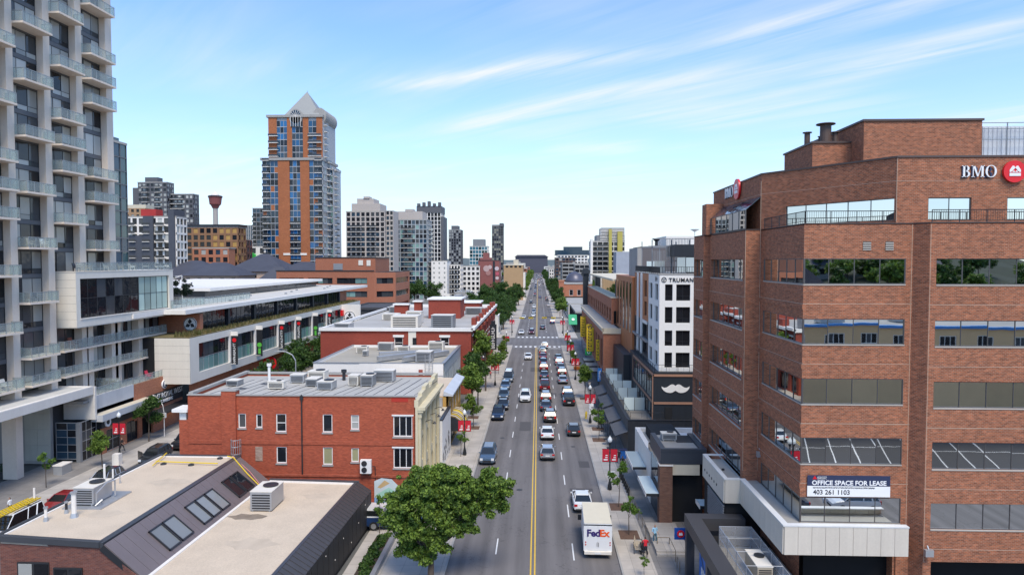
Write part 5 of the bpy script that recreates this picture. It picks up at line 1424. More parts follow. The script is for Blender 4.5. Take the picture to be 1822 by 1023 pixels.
m_ = MB(); m_.box(-0.56, 0.56, -0.86, 0.86, 1.0, 1.1); part(ub, 'lid', m_, M_WHITE, local=True)
# ------------------------------------------------------------ long white retail block with banners
mr = thing('white_retail_block', 'long white retail block with green glass strip, roof garden edge and white overhanging roof', 'building', (-50, 96, 0))
mb = MB(); wall(mb, (-50, 96), (-50, 190.3), 6.3, 12.95, [(2.6, 93.0, 7.6, 11.9)], 0.5); part(mr, 'white_band', mb, M_OFFW)
panels(mr, (-55.2, 96), (-50, 96), 6.3, 12.95, 1, M_OFFW, rows=6, t=0.04)
mb = MB(); mb.box(-75, -50.55, 96.1, 190.3, 6.3, 12.9); part(mr, 'core', mb, M_VOID)
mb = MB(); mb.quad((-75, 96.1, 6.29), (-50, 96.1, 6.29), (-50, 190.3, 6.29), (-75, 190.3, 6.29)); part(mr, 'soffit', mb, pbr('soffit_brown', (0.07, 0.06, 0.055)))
ban_y = [109, 119, 129.6, 139, 149.6, 160]
edges = [98.6] + ban_y + [189.0]
A, B = (-50, 96), (-50, 190.3)
for i in range(7):
 u0, u1 = edges[i] - 96 + 0.35, edges[i + 1] - 96 - 0.35
 n = int(round((u1 - u0) / 1.6))
 window(mr, A, B, u0, u1, 9.75, 11.9, 0.35, M_DARK, [M_G_DK, M_G_DK, M_G_GREY], n, 1, 0.06, 'upper_glazing')
 window(mr, A, B, u0, u1, 7.6, 9.7, 0.33, M_GALV, [M_G_GRN], n, 1, 0.06, 'green_glazing')
mb = MB()
for y in ban_y: mb.box(-50.3, -49.95, y - 0.3, y + 0.3, 7.6, 11.9)
part(mr, 'white_mullion', mb, M_WHITE)
mb = MB(); mb.box(-59, -53, 96.3, 103, 12.95, 13.05); mb.box(-53, -50.1, 96.3, 190, 12.95, 13.05); part(mr, 'planted_ledge', mb, pbr('sedum_roof', (0.16, 0.13, 0.055), 0.95, var=0.5, vscale=0.7, fine=0.3))
gr = MB()
for i in range(2600):
 y = rnd.uniform(96.5, 189); x = rnd.uniform(-52.8, -50.3); h = rnd.uniform(0.15, 0.6) * (1.6 if y < 104 else 0.8); a = rnd.uniform(0, 3.14); d = 0.16
 gr.tri((x - d * math.cos(a), y - d * math.sin(a), 13.05), (x + d * math.cos(a), y + d * math.sin(a), 13.05), (x + rnd.uniform(-.15, .15), y + rnd.uniform(-.15, .15), 13.05 + h))
part(mr, 'dry_grass', gr, leafmat('dry_grass', (0.10, 0.11, 0.03), (0.26, 0.20, 0.09)), kind='stuff')
A, B = (-53, 96.3), (-53, 187)
mb = MB(); mb.box(-75, -53.4, 104, 187, 12.95, 16.2); part(mr, 'upper_core', mb, M_VOID)
for i, y in enumerate((104.2, 114.9, 126, 137, 148, 159, 169.5)):
 window(mr, A, B, y - 96.3, y - 96.3 + 10.2, 13.1, 16.1, 0.1, M_DARK, [M_G_DK], 6, 1, 0.1, 'upper_glazing')
 m_ = MB(); m_.box(-53.5, -52.8, y + 10.2, y + 11.0, 13.05, 16.2); part(mr, 'black_pier', m_, M_BLACK)
m_ = MB(); m_.box(-53.3, -52.95, 180, 187, 13.05, 16.2); part(mr, 'brick_pier', m_, BR_RED)
m_ = MB(); m_.box(-58.5, -52.0, 103, 104, 13.0, 15.9); part(mr, 'brick_block', m_, BR_RED)
m_ = MB(); m_.box(-75, -51.6, 98, 190, 16.2, 16.85); m_.box(-75, -51.6, 190, 205, 16.2, 16.85); m_.box(-60, -54.8, 90.4, 98, 16.2, 16.9); part(mr, 'overhanging_roof', m_, M_WHITE)
m_ = MB(); m_.box(-75, -52.5, 99, 204, 16.85, 16.88); part(mr, 'roof_membrane', m_, pbr('cream_membrane', (0.55, 0.52, 0.46), 0.8, var=0.12, vscale=0.2))
m_ = MB()
for k in range(9): m_.lathe((-55 - 2 * (k % 3), 120 + k * 9, 16.88), [(0.3, 0), (0.3, 0.25), (0.1, 0.3)], 8)
part(mr, 'roof_drain', m_, M_GREY, kind='stuff')
glass_rail(mr, [(-62.5, 110, 16.88), (-54.8, 110, 16.88)], 1.2)
glass_rail(mr, [(-54.8, 100, 16.88), (-54.8, 128, 16.88)], 1.2)
em = thing('round_emblem_sign', 'round white emblem sign on the brick block above the planted ledge', 'sign', (-53.5, 102.98, 14.35))
def leaf_emblem(t, r, m1, m2):
 m_ = MB(); m_.cyl((0, 0, 0), (0, -0.1, 0), r, n=24); part(t, 'disc', m_, m1, local=True)
 m_ = MB()
 for q_ in (R(90), R(210), R(330)):
  a_, b_ = math.cos(q_), math.sin(q_)
  m_.extr([(r * .1 * -b_, -0.1, r * .1 * a_), (r * .35 * (a_ - b_ * .9), -0.1, r * .35 * (b_ + a_ * .9)), (r * .82 * a_, -0.1, r * .82 * b_), (r * .35 * (a_ + b_ * .9), -0.1, r * .35 * (b_ - a_ * .9))], (0, -0.02, 0))
 for i in range(24):
  a0, a1 = 2 * math.pi * i / 24, 2 * math.pi * (i + 1) / 24
  m_.extr([(r * k_ * math.cos(q_), -0.1, r * k_ * math.sin(q_)) for k_, q_ in ((0.88, a0), (0.88, a1), (0.97, a1), (0.97, a0))], (0, -0.02, 0))
 part(t, 'emblem', m_, m2, local=True)
leaf_emblem(em, 1.05, M_LET, M_DARK)
M_BB = paint('banner_black', (0.015, 0.016, 0.018), 0.5); M_BG = paint('banner_green', (0.10, 0.45, 0.05), 0.5)
for i, y in enumerate(ban_y):
 lab = ['black vertical banner with red mark nearest on the white retail block', 'black banner with green leaf mark, second on the white retail block', 'black vertical banner with red top mark, third on the white retail block', 'black vertical banner with red top mark, fourth on the white retail block', 'black banner with green mark, fifth on the white retail block', 'plain dark banner farthest along the white retail block'][i]
 b_ = thing('hanging_banner', lab, 'banner', (-49.5, y, 7.2), group='banners on the white retail block')
 m_ = MB(); m_.box(-49.9, -48.85, y, y + 0.06, 7.2, 11.9); part(b_, 'cloth', m_, M_BB)
 m_ = MB(); m_.box(-49.95, -48.8, y - 0.02, y + 0.08, 11.9, 12.6); m_.cyl((-50, y + 0.03, 7.3), (-49.2, y + 0.03, 7.3), 0.05); part(b_, 'white_head', m_, M_WHITE)
 m_ = MB()
 if i in (1, 4): m_.cyl((-49.38, y - 0.01, 9.2), (-49.38, y, 9.2), 0.42, n=12); m_.box(-49.6, -49.16, y - 0.01, y, 7.6, 8.6)
 else: m_.cyl((-49.38, y - 0.01, 11.2), (-49.38, y, 11.2), 0.34, n=12)
 part(b_, 'mark', m_, M_BG if i in (1, 4) else M_RED)
 if i not in (1, 4): put(b_, 'lettering', marks_mesh(11, 0.42, M_LET, i), (-49.2, y - 0.01, 7.45), rot=(R(90), R(-90), 0))
rs = thing('red_wall_sign', 'long slanted red sign at the far end of the green glass strip', 'sign', (-49.6, 180, 10.3))
m_ = MB(); m_.box(-50, -49.4, 171, 181, 10.2, 11.6); part(rs, 'red_board', m_, M_RED)
mb = MB(); wall(mb, (-53, 101.3), (-53, 190), 0.13, 6.28, [(3 + k * 11, 11.5 + k * 11, 0.2, 4.2) for k in range(8)], 0.3); part(mr, 'brick_base', mb, BR_RED)
for k in range(8): window(mr, (-53, 101.3), (-53, 190), 3 + k * 11, 11.5 + k * 11, 0.2, 4.2, 0.2, M_DARK, [M_G_DK, M_G_GRN, M_G_GREY], 4, 1, 0.1, 'shop_window')
rd = thing('round_shop_sign', 'round red sign with white mark above the shops beneath the white retail block', 'sign', (-50.3, 128, 4.6))
m_ = MB(); m_.cyl((-51.2, 128, 4.6), (-51.2, 128.2, 4.6), 1.3, n=20); part(rd, 'red_disc', m_, M_RED)
m_ = MB(); m_.box(-51.8, -50.6, 127.9, 127.99, 4.4, 4.8); part(rd, 'white_mark', m_, M_LET)
ut = thing('upper_roof_tier', 'second white flat roof tier with grey glazing behind the overhanging white roof', 'roof', (-68, 120, 17))
m_ = MB(); m_.box(-100, -62.5, 128, 196, 18.3, 18.9); m_.box(-100, -80, 100, 128, 16.9, 17.4); part(ut, 'white_roof', m_, M_WHITE)
m_ = MB(); m_.box(-99, -64, 129, 195, 16.9, 18.3); part(ut, 'glazing', m_, M_G_GREY)
pg = thing('white_pergola', 'tilted white slatted pergola on the roof terrace by the dark conifers', 'pergola', (-70, 118, 17))
m_ = MB()
for k in range(9): m_.cyl((-74 + k * 0.9, 116, 18.4 + 0.30 * k), (-72 + k * 0.9, 122, 18.6 + 0.35 * k), 0.07, n=5)
m_.cyl((-74, 116, 18.4), (-66.8, 116, 20.8), 0.08, n=5); m_.cyl((-72, 122, 18.6), (-64.8, 122, 21.4), 0.08, n=5)
for (x, y, z) in ((-74, 116, 18.4), (-66.8, 116, 20.8), (-64.8, 122, 21.4)): m_.cyl((x, y, 16.9), (x, y, z), 0.08, n=5)
part(pg, 'slat_frame', m_, M_WHITE)
# ------------------------------------------------------------ low tan-roofed building, lower left
BR_LOW = brick('plum_brick', (0.22, 0.075, 0.05), (0.14, 0.05, 0.04), (0.20, 0.13, 0.11), w=0.28, h=0.09, var=0.15, patch=0.3)
lowb = thing('tan_roofed_building', 'low building with two tan gravel roofs and a sloping metal strip of skylights, lower left', 'building', (-25, 43, 0))
M_FLASH = pbr('dark_flashing', (0.075, 0.08, 0.09), 0.4, metal=0.3, var=0.1)
M_ZINC = pbr('zinc_panel', (0.20, 0.165, 0.16), 0.5, metal=0.25, var=0.10, vscale=0.5, streak=0.05)
UF = [(-35.2, 42.6), (-27.95, 41.9)]
mb = MB(); mb.prism([(-35.1, 42.7), (-27.95, 42.0), (-27.65, 61.3), (-34.85, 61.3)], 5.6, 6.0); part(lowb, 'upper_roof', mb, M_ROOFT)
mb = MB(); mb.extr([(-35.2, 42.75, 0), (-35.2, 42.75, 5.85), (-27.95, 41.95, 5.85), (-24.9, 41.65, 3.7), (-24.9, 41.65, 0)][::-1], (0, 0.3, 0)); part(lowb, 'brick_gable', mb, BR_LOW)
mb = MB(); mb.box(-35.2, -35.0, 42.8, 61.4, 0, 5.85); mb.box(-35.0, -16.5, 61.3, 61.45, 0, 3.7); mb.box(-35.0, -27.7, 61.25, 61.44, 3.7, 5.8); part(lowb, 'brick_side_wall', mb, BR_LOW)
for (x0, x1, z0, z1) in ((-33.7, -31.6, 3.0, 4.55), (-31.1, -29.2, 3.0, 4.35)):
 m_ = MB(); m_.box(x0, x1, 42.1, 42.2, z0, z1); f_ = part(lowb, 'window_frame', m_, M_DARK)
 f_.location.y += -(x0 + 35.2) * 0.11 + 0.35
 for k in range(2):
  m_ = MB(); m_.box(x0 + 0.1 + k * (x1 - x0) / 2, x0 + (k + 1) * (x1 - x0) / 2 - 0.06, 42.07, 42.1, z0 + 0.1, z1 - 0.1); o = part(lowb, 'window_pane', m_, M_G_CUR if k == 0 and x0 < -32 else M_G_DK); o.location.y = f_.location.y
def parapet(a, b, z, w=0.35, h=0.12, mat=None, name='parapet'):
 d = Vector((b[0] - a[0], b[1] - a[1], 0)); l = d.length; d.normalize(); n = Vector((-d.y, d.x, 0)) * w
 m_ = MB(); m_.prism([(a[0], a[1]), (b[0], b[1]), (b[0] + n.x, b[1] + n.y), (a[0] + n.x, a[1] + n.y)], z - 0.25, z + h); return part(lowb, name, m_, mat or M_FLASH)
parapet((-35.25, 42.6), (-27.95, 41.85), 6.0)
parapet((-34.9, 61.6), (-35.25, 42.6), 6.0, -0.25); parapet((-34.65, 61.2), (-35.0, 42.95), 6.0, -0.16, 0.07, M_WHITE, 'white_upstand')
parapet((-27.45, 61.6), (-34.9, 61.6), 6.0); parapet((-27.6, 61.2), (-34.7, 61.2), 6.0, 0.14, 0.07, M_WHITE, 'white_upstand')
parapet((-28.15, 41.9), (-27.85, 61.5), 6.0, -0.45, 0.08)
def slope(y, s, dz=0.0):      # s 0 at the top edge, 1 at the lower roof
 t = (y - 42) / 19.3
 xt = -27.55 + 0.15 * t; xb = -24.95 + 0.3 * t
 return (xt + (xb - xt) * s + dz * 0.62, y, 6.02 + (3.78 - 6.02) * s + dz * 0.78)
ys = [41.8 + 0.93 * k for k in range(22)]
for k in range(21):
 y0, y1 = ys[k] + 0.015, ys[k + 1] - 0.015
 m_ = MB(); m_.quad(slope(y0, 0), slope(y0, 1), slope(y1, 1), slope(y1, 0)); a = [slope(y0, 0), slope(y0, 1), slope(y1, 1), slope(y1, 0)]
 m_ = MB(); m_.extr(a, (-0.06, 0, -0.06)); part(lowb, 'metal_sheet', m_, M_ZINC)
m_ = MB(); m_.extr([slope(41.8, 0, -0.08), slope(41.8, 1, -0.08), slope(61.4, 1, -0.08), slope(61.4, 0, -0.08)], (-0.3, 0, -0.3)); part(lowb, 'slope_deck', m_, M_DARK)
M_SKY = glass('skylight_glass', (0.22, 0.23, 0.23), rough=0.12, spec=0.6)
for (y0, y1, n, gm) in ((45.3, 48.6, 2, M_SKY), (50.0, 54.4, 3, M_SKY), (55.9, 59.0, 2, M_G_DK)):
 w = (y1 - y0) / n
 for k in range(n):
  a, b = y0 + k * w, y0 + (k + 1) * w - 0.12
  m_ = MB()
  for (ya, yb, sa, sb) in ((a, a + 0.07, 0.28, 0.86), (b - 0.07, b, 0.28, 0.86), (a, b, 0.28, 0.31), (a, b, 0.83, 0.86)):
   m_.extr([slope(ya, sa, 0.02), slope(ya, sb, 0.02), slope(yb, sb, 0.02), slope(yb, sa, 0.02)], (0.07, 0, 0.09))
  s_ = part(lowb, 'skylight', m_, M_DARK)
  m_ = MB(); m_.extr([slope(a + 0.07, 0.31, 0.03), slope(a + 0.07, 0.83, 0.03), slope(b - 0.07, 0.83, 0.03), slope(b - 0.07, 0.31, 0.03)], (0.015, 0, 0.02))
  o = bpy.data.objects.new('pane', m_.mesh('pane', gm, root_loc(s_))); COL.objects.link(o); o.parent = s_
mb = MB(); mb.prism([(-25.1, 41.6), (-16.9, 40.6), (-16.5, 60.9), (-24.6, 61.3)], 3.4, 3.78); part(lowb, 'lower_roof', mb, M_ROOFT)
m_ = MB(); m_.prism([(-25.05, 41.6), (-24.8, 41.6), (-24.45, 61.2), (-24.7, 61.2)], 3.78, 3.86); m_.prism([(-24.6, 61.0), (-16.7, 60.6), (-16.7, 60.8), (-24.6, 61.25)], 3.78, 3.9); part(lowb, 'white_upstand', m_, M_WHITE)
m_ = MB(); m_.prism([(-24.7, 61.3), (-16.3, 60.85), (-16.3, 61.2), (-24.7, 61.6)], 3.6, 3.98); m_.prism([(-17.1, 40.6), (-16.85, 40.6), (-16.4, 61), (-16.65, 61)], 3.7, 3.95); part(lowb, 'parapet', m_, M_FLASH)
M_SEAM = pbr('standing_seam', (0.085, 0.08, 0.08), 0.42, metal=0.35, var=0.12, vscale=2)
for k in range(34):
 y0 = 40.6 + k * 0.6; t = (y0 - 41) / 20
 xa = -16.86 + 0.46 * t; xb = -15.55 + 0.4 * t
 m_ = MB(); m_.extr([(xa, y0, 3.92), (xb, y0, 3.1), (xb + 0.012, y0 + 0.56, 3.1), (xa + 0.012, y0 + 0.56, 3.92)], (-0.04, 0, -0.05))
 m_.extr([(xa, y0 + 0.56, 3.97), (xb + 0.02, y0 + 0.56, 3.15), (xb + 0.02, y0 + 0.6, 3.15), (xa, y0 + 0.6, 3.97)], (-0.05, 0, -0.08))
 part(lowb, 'seam_sheet', m_, M_SEAM)
M_DWALL = pbr('dark_wall_sheet', (0.022, 0.021, 0.022), 0.6, var=0.15, streak=0.2)
m_ = MB(); m_.prism([(-16.9, 40.6), (-15.6, 40.6), (-15.2, 61.0), (-16.5, 61.0)], 0, 3.1); part(lowb, 'dark_side_wall', m_, M_DWALL)
for k in range(17):
 y0 = 40.6 + k * 1.2; t = (y0 - 40.6) / 20.4; x = -15.58 + 0.4 * t
 m_ = MB(); m_.prism([(x, y0), (x + 0.05, y0), (x + 0.07, y0 + 1.12), (x + 0.02, y0 + 1.12)], 0.3, 3.06); part(lowb, 'dark_wall_panel', m_, M_DWALL)
m_ = MB()
for k in range(8):
 y = 44 + k * 2.1; x = -15.5 + 0.4 * (y - 40.6) / 20.4; z = 1.0 + (k * 37 % 5) * 0.4; m_.box(x, x + 0.03, y, y + 0.06, z, z + 0.09)
part(lowb, 'small_reflector', m_, M_WHITE, kind='stuff')
m_ = MB(); m_.prism([(-23.9 + 1.5 * math.cos(i * .52) * (1 + .25 * math.sin(i * 2.3)) + .9, 52.6 + .62 * math.sin(i * .52) * (1 + .2 * math.cos(i * 3.1))) for i in range(12)], 3.775, 3.784); part(lowb, 'water_stain', m_, pbr('wet_gravel', (0.24, 0.19, 0.14), 0.7, var=.3, vscale=2))
ac_unit('air_conditioner', 'boxy grey air handler with black fan on the lower tan roof', -22.35, 55.0, 3.78, 1.75, 2.6, 1.6)
u = ac_unit('air_conditioner', 'pale box air conditioner with gas pipes on the upper tan roof by the side street', -33.25, 49.3, 6.1, 1.5, 2.2, 1.3)
m_ = MB(); m_.box(-1.3, 1.6, -1.6, 2.2, -0.1, 0.0); part(u, 'base_plate', m_, M_GALV, local=True)
m_ = MB(); m_.tube([(0.9, -1.0, 0.05), (0.9, -1.0, 0.9), (0.9, 0.2, 1.3), (1.1, 0.9, 1.3), (1.1, 0.9, 0.1)], 0.06, 6); m_.tube([(1.0, -0.6, 0.1), (1.25, -0.9, 0.4), (1.0, -1.3, 0.1)], 0.05, 6); part(u, 'gas_pipe', m_, M_GALV, local=True)
m_ = MB(); m_.cyl((0.3, 0.9, 1.3), (0.3, 0.9, 2.5), 0.08); m_.cyl((0.7, 1.3, 1.3), (0.7, 1.3, 2.0), 0.06); part(u, 'exhaust', m_, M_WHITE, local=True)
for (x, y, h, r, mt, lab) in ((-34.1, 45.5, 0.9, 0.10, M_WHITE, 'short white and black vent pipe near the street edge of the tan roof'), (-32.65, 46.3, 1.7, 0.16, M_WHITE, 'tall white plumbing stack beside the pale box unit on the tan roof'), (-33.7, 47.0, 0.75, 0.09, M_DARK, 'small black vent pipe between the white stacks on the tan roof'), (-33.9, 53.6, 0.6, 0.04, M_GALV, 'thin grey vent pipe along the street edge of the tan roof')):
 v = thing('vent_pipe', lab, 'vent pipe', (x, y, 6.0)); m_ = MB(); m_.cyl((0, 0, 0), (0, 0, h), r, n=9); part(v, 'pipe', m_, mt, local=True)
 m_ = MB(); m_.cyl((0, 0, 0), (0, 0, 0.28), r * 1.8, r * 1.2, 9); m_.cyl((0, 0, h), (0, 0, h + 0.1), r * 1.5, n=9); part(v, 'collar', m_, M_GALV, local=True)
gp = MB(); gp.tube([(-34.0, 59.0, 6.2), (-28.2, 58.6, 6.2)], 0.05, 6); gp.tube([(-34.3, 61.3, 6.3), (-33.6, 57.8, 6.2)], 0.05, 6); gp.tube([(-28.3, 60.7, 6.25), (-27.6, 60.4, 6.2), tuple(slope(59.6, 0.5, 0.1)), (-24.4, 58.9, 3.95), (-22.5, 58.7, 3.95)], 0.05, 6)
single('gas_line', 'yellow gas pipe running across the tan roof and down the metal slope', 'pipe', gp, M_YB, base=(-30, 59, 6.1))
gp = MB(); gp.tube([(-27.9, 60.9, 6.2), tuple(slope(60.1, 0.5, 0.12)), tuple(slope(59.4, 1.0, 0.12))], 0.04, 6); single('timber_lath', 'thin pink painted lath beside the yellow pipe on the metal slope', 'board', gp, paint('pink_lath', (0.55, 0.22, 0.2), 0.6), base=(-26, 60, 5))
for k, (x, y) in enumerate(((-33.2, 58.8), (-30.6, 58.6), (-29.0, 60.7))):
 bl = MB(); bl.lathe((x, y, 6.0), [(0.28, 0), (0.25, 0.1), (0.1, 0.16)], 8); single('pipe_support', ['black pipe support block nearest the side street', 'black pipe support block midway along the yellow pipe', 'small black vent by the back parapet of the tan roof'][k], 'pipe support', bl, M_DARK, base=(x, y, 6))
for k, (x, y, r) in enumerate(((-31, 47, 1.6), (-30, 54, 2.0), (-20.5, 47.5, 2.2), (-19, 57.5, 1.5))):
 m_ = MB(); m_.prism([(x + r * (.8 + .2 * math.sin(i * 1.9 + k)) * math.cos(i * .48), y + .6 * r * (.8 + .2 * math.cos(i * 2.7 + k)) * math.sin(i * .48)) for i in range(13)], (5.995 if x < -27 else 3.775), (6.004 if x < -27 else 3.784)); part(lowb, 'ponding_stain', m_, pbr('gravel_stain', (0.52, 0.43, 0.325), 0.9, var=.2, vscale=1.2, fine=.2))
bed = thing('planting_bed', 'planting bed of low green shrubs with a concrete edge by the dark wall', 'planter', (-13.8, 52, 0.1))
m_ = MB(); m_.box(-13.9, -12.55, 46.5, 57.8, 0.1, 0.3); part(bed, 'soil', m_, pbr('soil', (0.05, 0.035, 0.025), 0.95))
m_ = MB(); m_.box(-12.55, -12.2, 44, 58.0, 0.1, 0.6); part(bed, 'concrete_edge', m_, M_GREY)
M_LEAF = leafmat('leaf_green', (0.040, 0.088, 0.014), (0.26, 0.38, 0.06))
M_LEAF_D = leafmat('leaf_dark', (0.020, 0.052, 0.012), (0.10, 0.185, 0.032))
M_LEAF_Y = leafmat('leaf_fresh', (0.05, 0.11, 0.015), (0.20, 0.33, 0.05))
def leaf_cloud(blobs, n, size, seed=0, flat=0.35, shell=0.5):
 """leaf-sized quads spread through ellipsoid blobs (x, y, z, rx, ry, rz), denser toward the outside"""
 rg = np.random.default_rng(seed)
 vol = np.array([b[3] * b[4] * b[5] for b in blobs]) ** 0.8; pr = vol / vol.sum()
 idx = rg.choice(len(blobs), n, p=pr); B_ = np.array(blobs)[idx]
 d = rg.normal(size=(n, 3)); d /= np.linalg.norm(d, axis=1)[:, None]
 rad = (shell + (1 - shell) * rg.random(n) ** 0.6) * (0.86 + 0.14 * np.sin(d[:, 0] * 7 + idx) * np.cos(d[:, 1] * 6 + 2 * idx) + 0.10 * rg.normal(size=n))
 c = B_[:, :3] + d * B_[:, 3:6] * rad[:, None]
 nrm = d * 0.6 + rg.normal(size=(n, 3)) * 0.6 + np.array([0, 0, flat]); nrm /= np.linalg.norm(nrm, axis=1)[:, None]
 t = np.cross(nrm, rg.normal(size=(n, 3))); t /= np.linalg.norm(t, axis=1)[:, None]; b = np.cross(nrm, t)
 s = size * (0.6 + 0.8 * rg.random(n))[:, None]
 v = np.stack([c - t * s, c + b * s * 0.55, c + t * s, c - b * s * 0.55], axis=1).reshape(-1, 3)
 return v
def leaf_mesh(name, v, mt):
 n = len(v) // 4
 me = bpy.data.meshes.new(name); me.vertices.add(4 * n); me.vertices.foreach_set('co', v.astype(np.float32).ravel())
 me.loops.add(4 * n); me.loops.foreach_set('vertex_index', np.arange(4 * n, dtype=np.int32))
 me.polygons.add(n); me.polygons.foreach_set('loop_start', np.arange(0, 4 * n, 4, dtype=np.int32))
 me.polygons.foreach_set('loop_total', np.full(n, 4, dtype=np.int32))
 me.materials.append(mt); me.update(); me.validate(); return me
bl_ = [(-13.2 + rnd.uniform(-.3, .3), 46.8 + k * 0.68, 0.45, 0.5, 0.5, 0.38) for k in range(16)]
o = put(bed, 'shrubs', leaf_mesh('shrubs', leaf_cloud(bl_, 5000, 0.11, 5, shell=0.4), M_LEAF_D), (0, 0, 0), world=True); o['kind'] = 'stuff'
# ------------------------------------------------------------ red brick building with cream street front
BR_OLD = brick('old_red_brick', (0.48, 0.10, 0.045), (0.33, 0.065, 0.03), (0.32, 0.12, 0.08), w=0.24, h=0.08, mort=0.01, var=0.16, patch=0.25, bump=0.5)
M_LIME = pbr('cream_stone', (0.60, 0.53, 0.36), 0.75, var=0.12, vscale=0.6, streak=0.15)
red = thing('red_brick_building', 'three storey red brick building with white framed windows and cream stone street front', 'building', (-22, 64.5, 0))
A, B = (-33.9, 64.5), (-11.7, 64.5)
def U(x): return x + 33.9
W2 = [(-28.95, -28.2, 7.9, 9.3, 1, 1, M_G_GREY), (-27.2, -26.6, 7.95, 9.25, 1, 1, M_G_DK), (-25.25, -24.25, 7.55, 9.3, 1, 2, M_G_DK), (-20.7, -19.75, 7.55, 9.3, 1, 1, M_G_DK), (-17.95, -17.15, 7.85, 9.25, 1, 2, M_G_CUR), (-13.85, -12.0, 7.2, 9.2, 3, 1, M_G_DK),
 (-25.25, -24.25, 4.5, 6.1, 1, 1, M_G_DK), (-20.7, -19.75, 4.4, 6.1, 1, 1, None), (-17.95, -17.2, 4.7, 6.05, 1, 1, None), (-13.85, -12.0, 4.15, 6.1, 3, 1, M_G_DK)]
mb = MB(); wall(mb, A, B, 0, 11.05, [(U(a), U(b), c, d) for a, b, c, d, *_ in W2], 0.3)
mb.box(-33.9, -33.6, 64.52, 77.8, 0, 11.05); mb.box(-33.6, -11.8, 77.5, 77.8, 0, 10.9)
part(red, 'wall', mb, BR_OLD)
M_CURT = glass('yellow_curtain', (0.42, 0.40, 0.22), rough=0.3, spec=0.4)
for a, b, c, d, nx_, ny_, g in W2:
 wf = window(red, A, B, U(a), U(b), c, d, 0.1, M_STEELW, [g or M_CURT], nx_, ny_, 0.09, 'window')
 m_ = MB(); m_.box(a - 0.06, b + 0.06, 64.42, 64.5, c - 0.14, c - 0.002); part(red, 'window_sill', m_, M_CONC)
 if nx_ == 3: m_ = MB(); m_.box(a - 0.12, b + 0.12, 64.44, 64.5, d + 0.002, d + 0.13); part(red, 'lintel', m_, M_STEELW)
m_ = MB(); m_.box(-33.85, -11.8, 64.43, 64.5, 6.35, 6.7); part(red, 'string_course', m_, BR_OLD)
m_ = MB(); m_.box(-33.85, -11.8, 64.4, 64.5, 3.25, 3.45); part(red, 'string_course', m_, BR_OLD)
m_ = MB(); m_.box(-30.5, -29.1, 64.25, 64.5, 0, 11.5); m_.box(-30.5, -29.1, 64.5, 65.2, 11.0, 11.5); part(red, 'chimney_breast', m_, BR_OLD)
m_ = MB(); m_.box(-30.55, -29.05, 64.2, 65.25, 11.5, 11.62); part(red, 'chimney_cap', m_, M_CONC)
m_ = MB(); m_.cyl((-22.7, 64.42, 3.5), (-22.7, 64.42, 11.2), 0.07, n=6); m_.box(-22.85, -22.55, 64.35, 64.5, 10.7, 11.1); part(red, 'drainpipe', m_, M_DARK)
m_ = MB(); m_.box(-27.3, -26.6, 64.46, 64.5, 4.7, 6.1); part(red, 'bricked_up_window', m_, brick('pale_infill_brick', (0.42, 0.30, 0.22), (0.30, 0.18, 0.12), (0.4, 0.3, 0.25)))
m_ = MB(); m_.box(-14.0, -12.4, 64.485, 64.5, 10.55, 10.95); part(red, 'painted_patch', m_, pbr('red_patch', (0.42, 0.03, 0.015), 0.7))
m_ = MB(); m_.box(-33.95, -11.6, 64.4, 64.75, 11.05, 11.15); m_.box(-33.95, -33.5, 64.75, 77.9, 11.05, 11.3); m_.box(-33.5, -11.8, 77.4, 77.9, 11.0, 11.2); part(red, 'coping', m_, M_CONC)
m_ = MB(); m_.box(-33.6, -11.8, 64.7, 77.5, 10.6, 10.75); part(red, 'roof', m_, pbr('pale_membrane', (0.42, 0.405, 0.37), 0.8, var=0.22, vscale=0.35))
M_TAR = pbr('tar_seam', (0.05, 0.05, 0.055), 0.6, var=0.3, vscale=2)
m_ = MB()
for k in range(21):
 x = -33 + k * 1.03 + rnd.uniform(-.1, .1); y0 = 65 + rnd.uniform(0, .6); y1 = 76.3 - rnd.uniform(0, 1.5)
 if -28.5 < x < -18: y1 -= 4
 w = rnd.uniform(0.05, 0.12); m_.prism([(x, y0), (x + w, y0), (x + w + 1.2, y1), (x + 1.2, y1)], 10.72, 10.765)
part(red, 'roof_seam', m_, M_TAR, kind='stuff')
for k, (x, y, r) in enumerate(((-31.0, 69.5, 1.0), (-29.5, 72.5, 0.8), (-16.6, 74.5, 0.5), (-26.5, 75.8, 0.9), (-23.3, 72.6, 1.1))):
 m_ = MB(); m_.prism([(x + r * (0.7 + 0.3 * math.sin(i * 2.1 + k)) * math.cos(i * 0.7), y + 0.6 * r * math.sin(i * 0.7)) for i in range(9)], 10.74, 10.768 + 0.002 * k); part(red, 'tar_patch', m_, M_TAR)
m_ = MB(); m_.box(-34.9, -33.95, 64.7, 66.2, 0, 8.6); part(red, 'side_pier', m_, BR_OLD)
m_ = MB(); m_.box(-35.4, -33.9, 64.3, 66.4, 9.4, 9.7); m_.box(-34.85, -34.2, 64.7, 65.4, 8.6, 9.4); part(red, 'side_cornice', m_, M_STEELW)
A, B = (-11.45, 64.45), (-11.45, 77.4)
hol = []
for k in range(4):
 u = 0.9 + k * 3.05
 hol += [(u, u + 2.2, 4.3, 6.7), (u, u + 2.2, 7.2, 9.2), (u, u + 2.2, 0.4, 3.4)]
mb = MB(); wall(mb, A, B, 0, 10.2, hol, 0.35); mb.box(-11.7, -11.46, 64.44, 64.52, 0, 10.2); mb.box(-11.8, -11.75, 64.5, 77.4, 0, 10.2)
part(red, 'stone_front', mb, M_LIME)
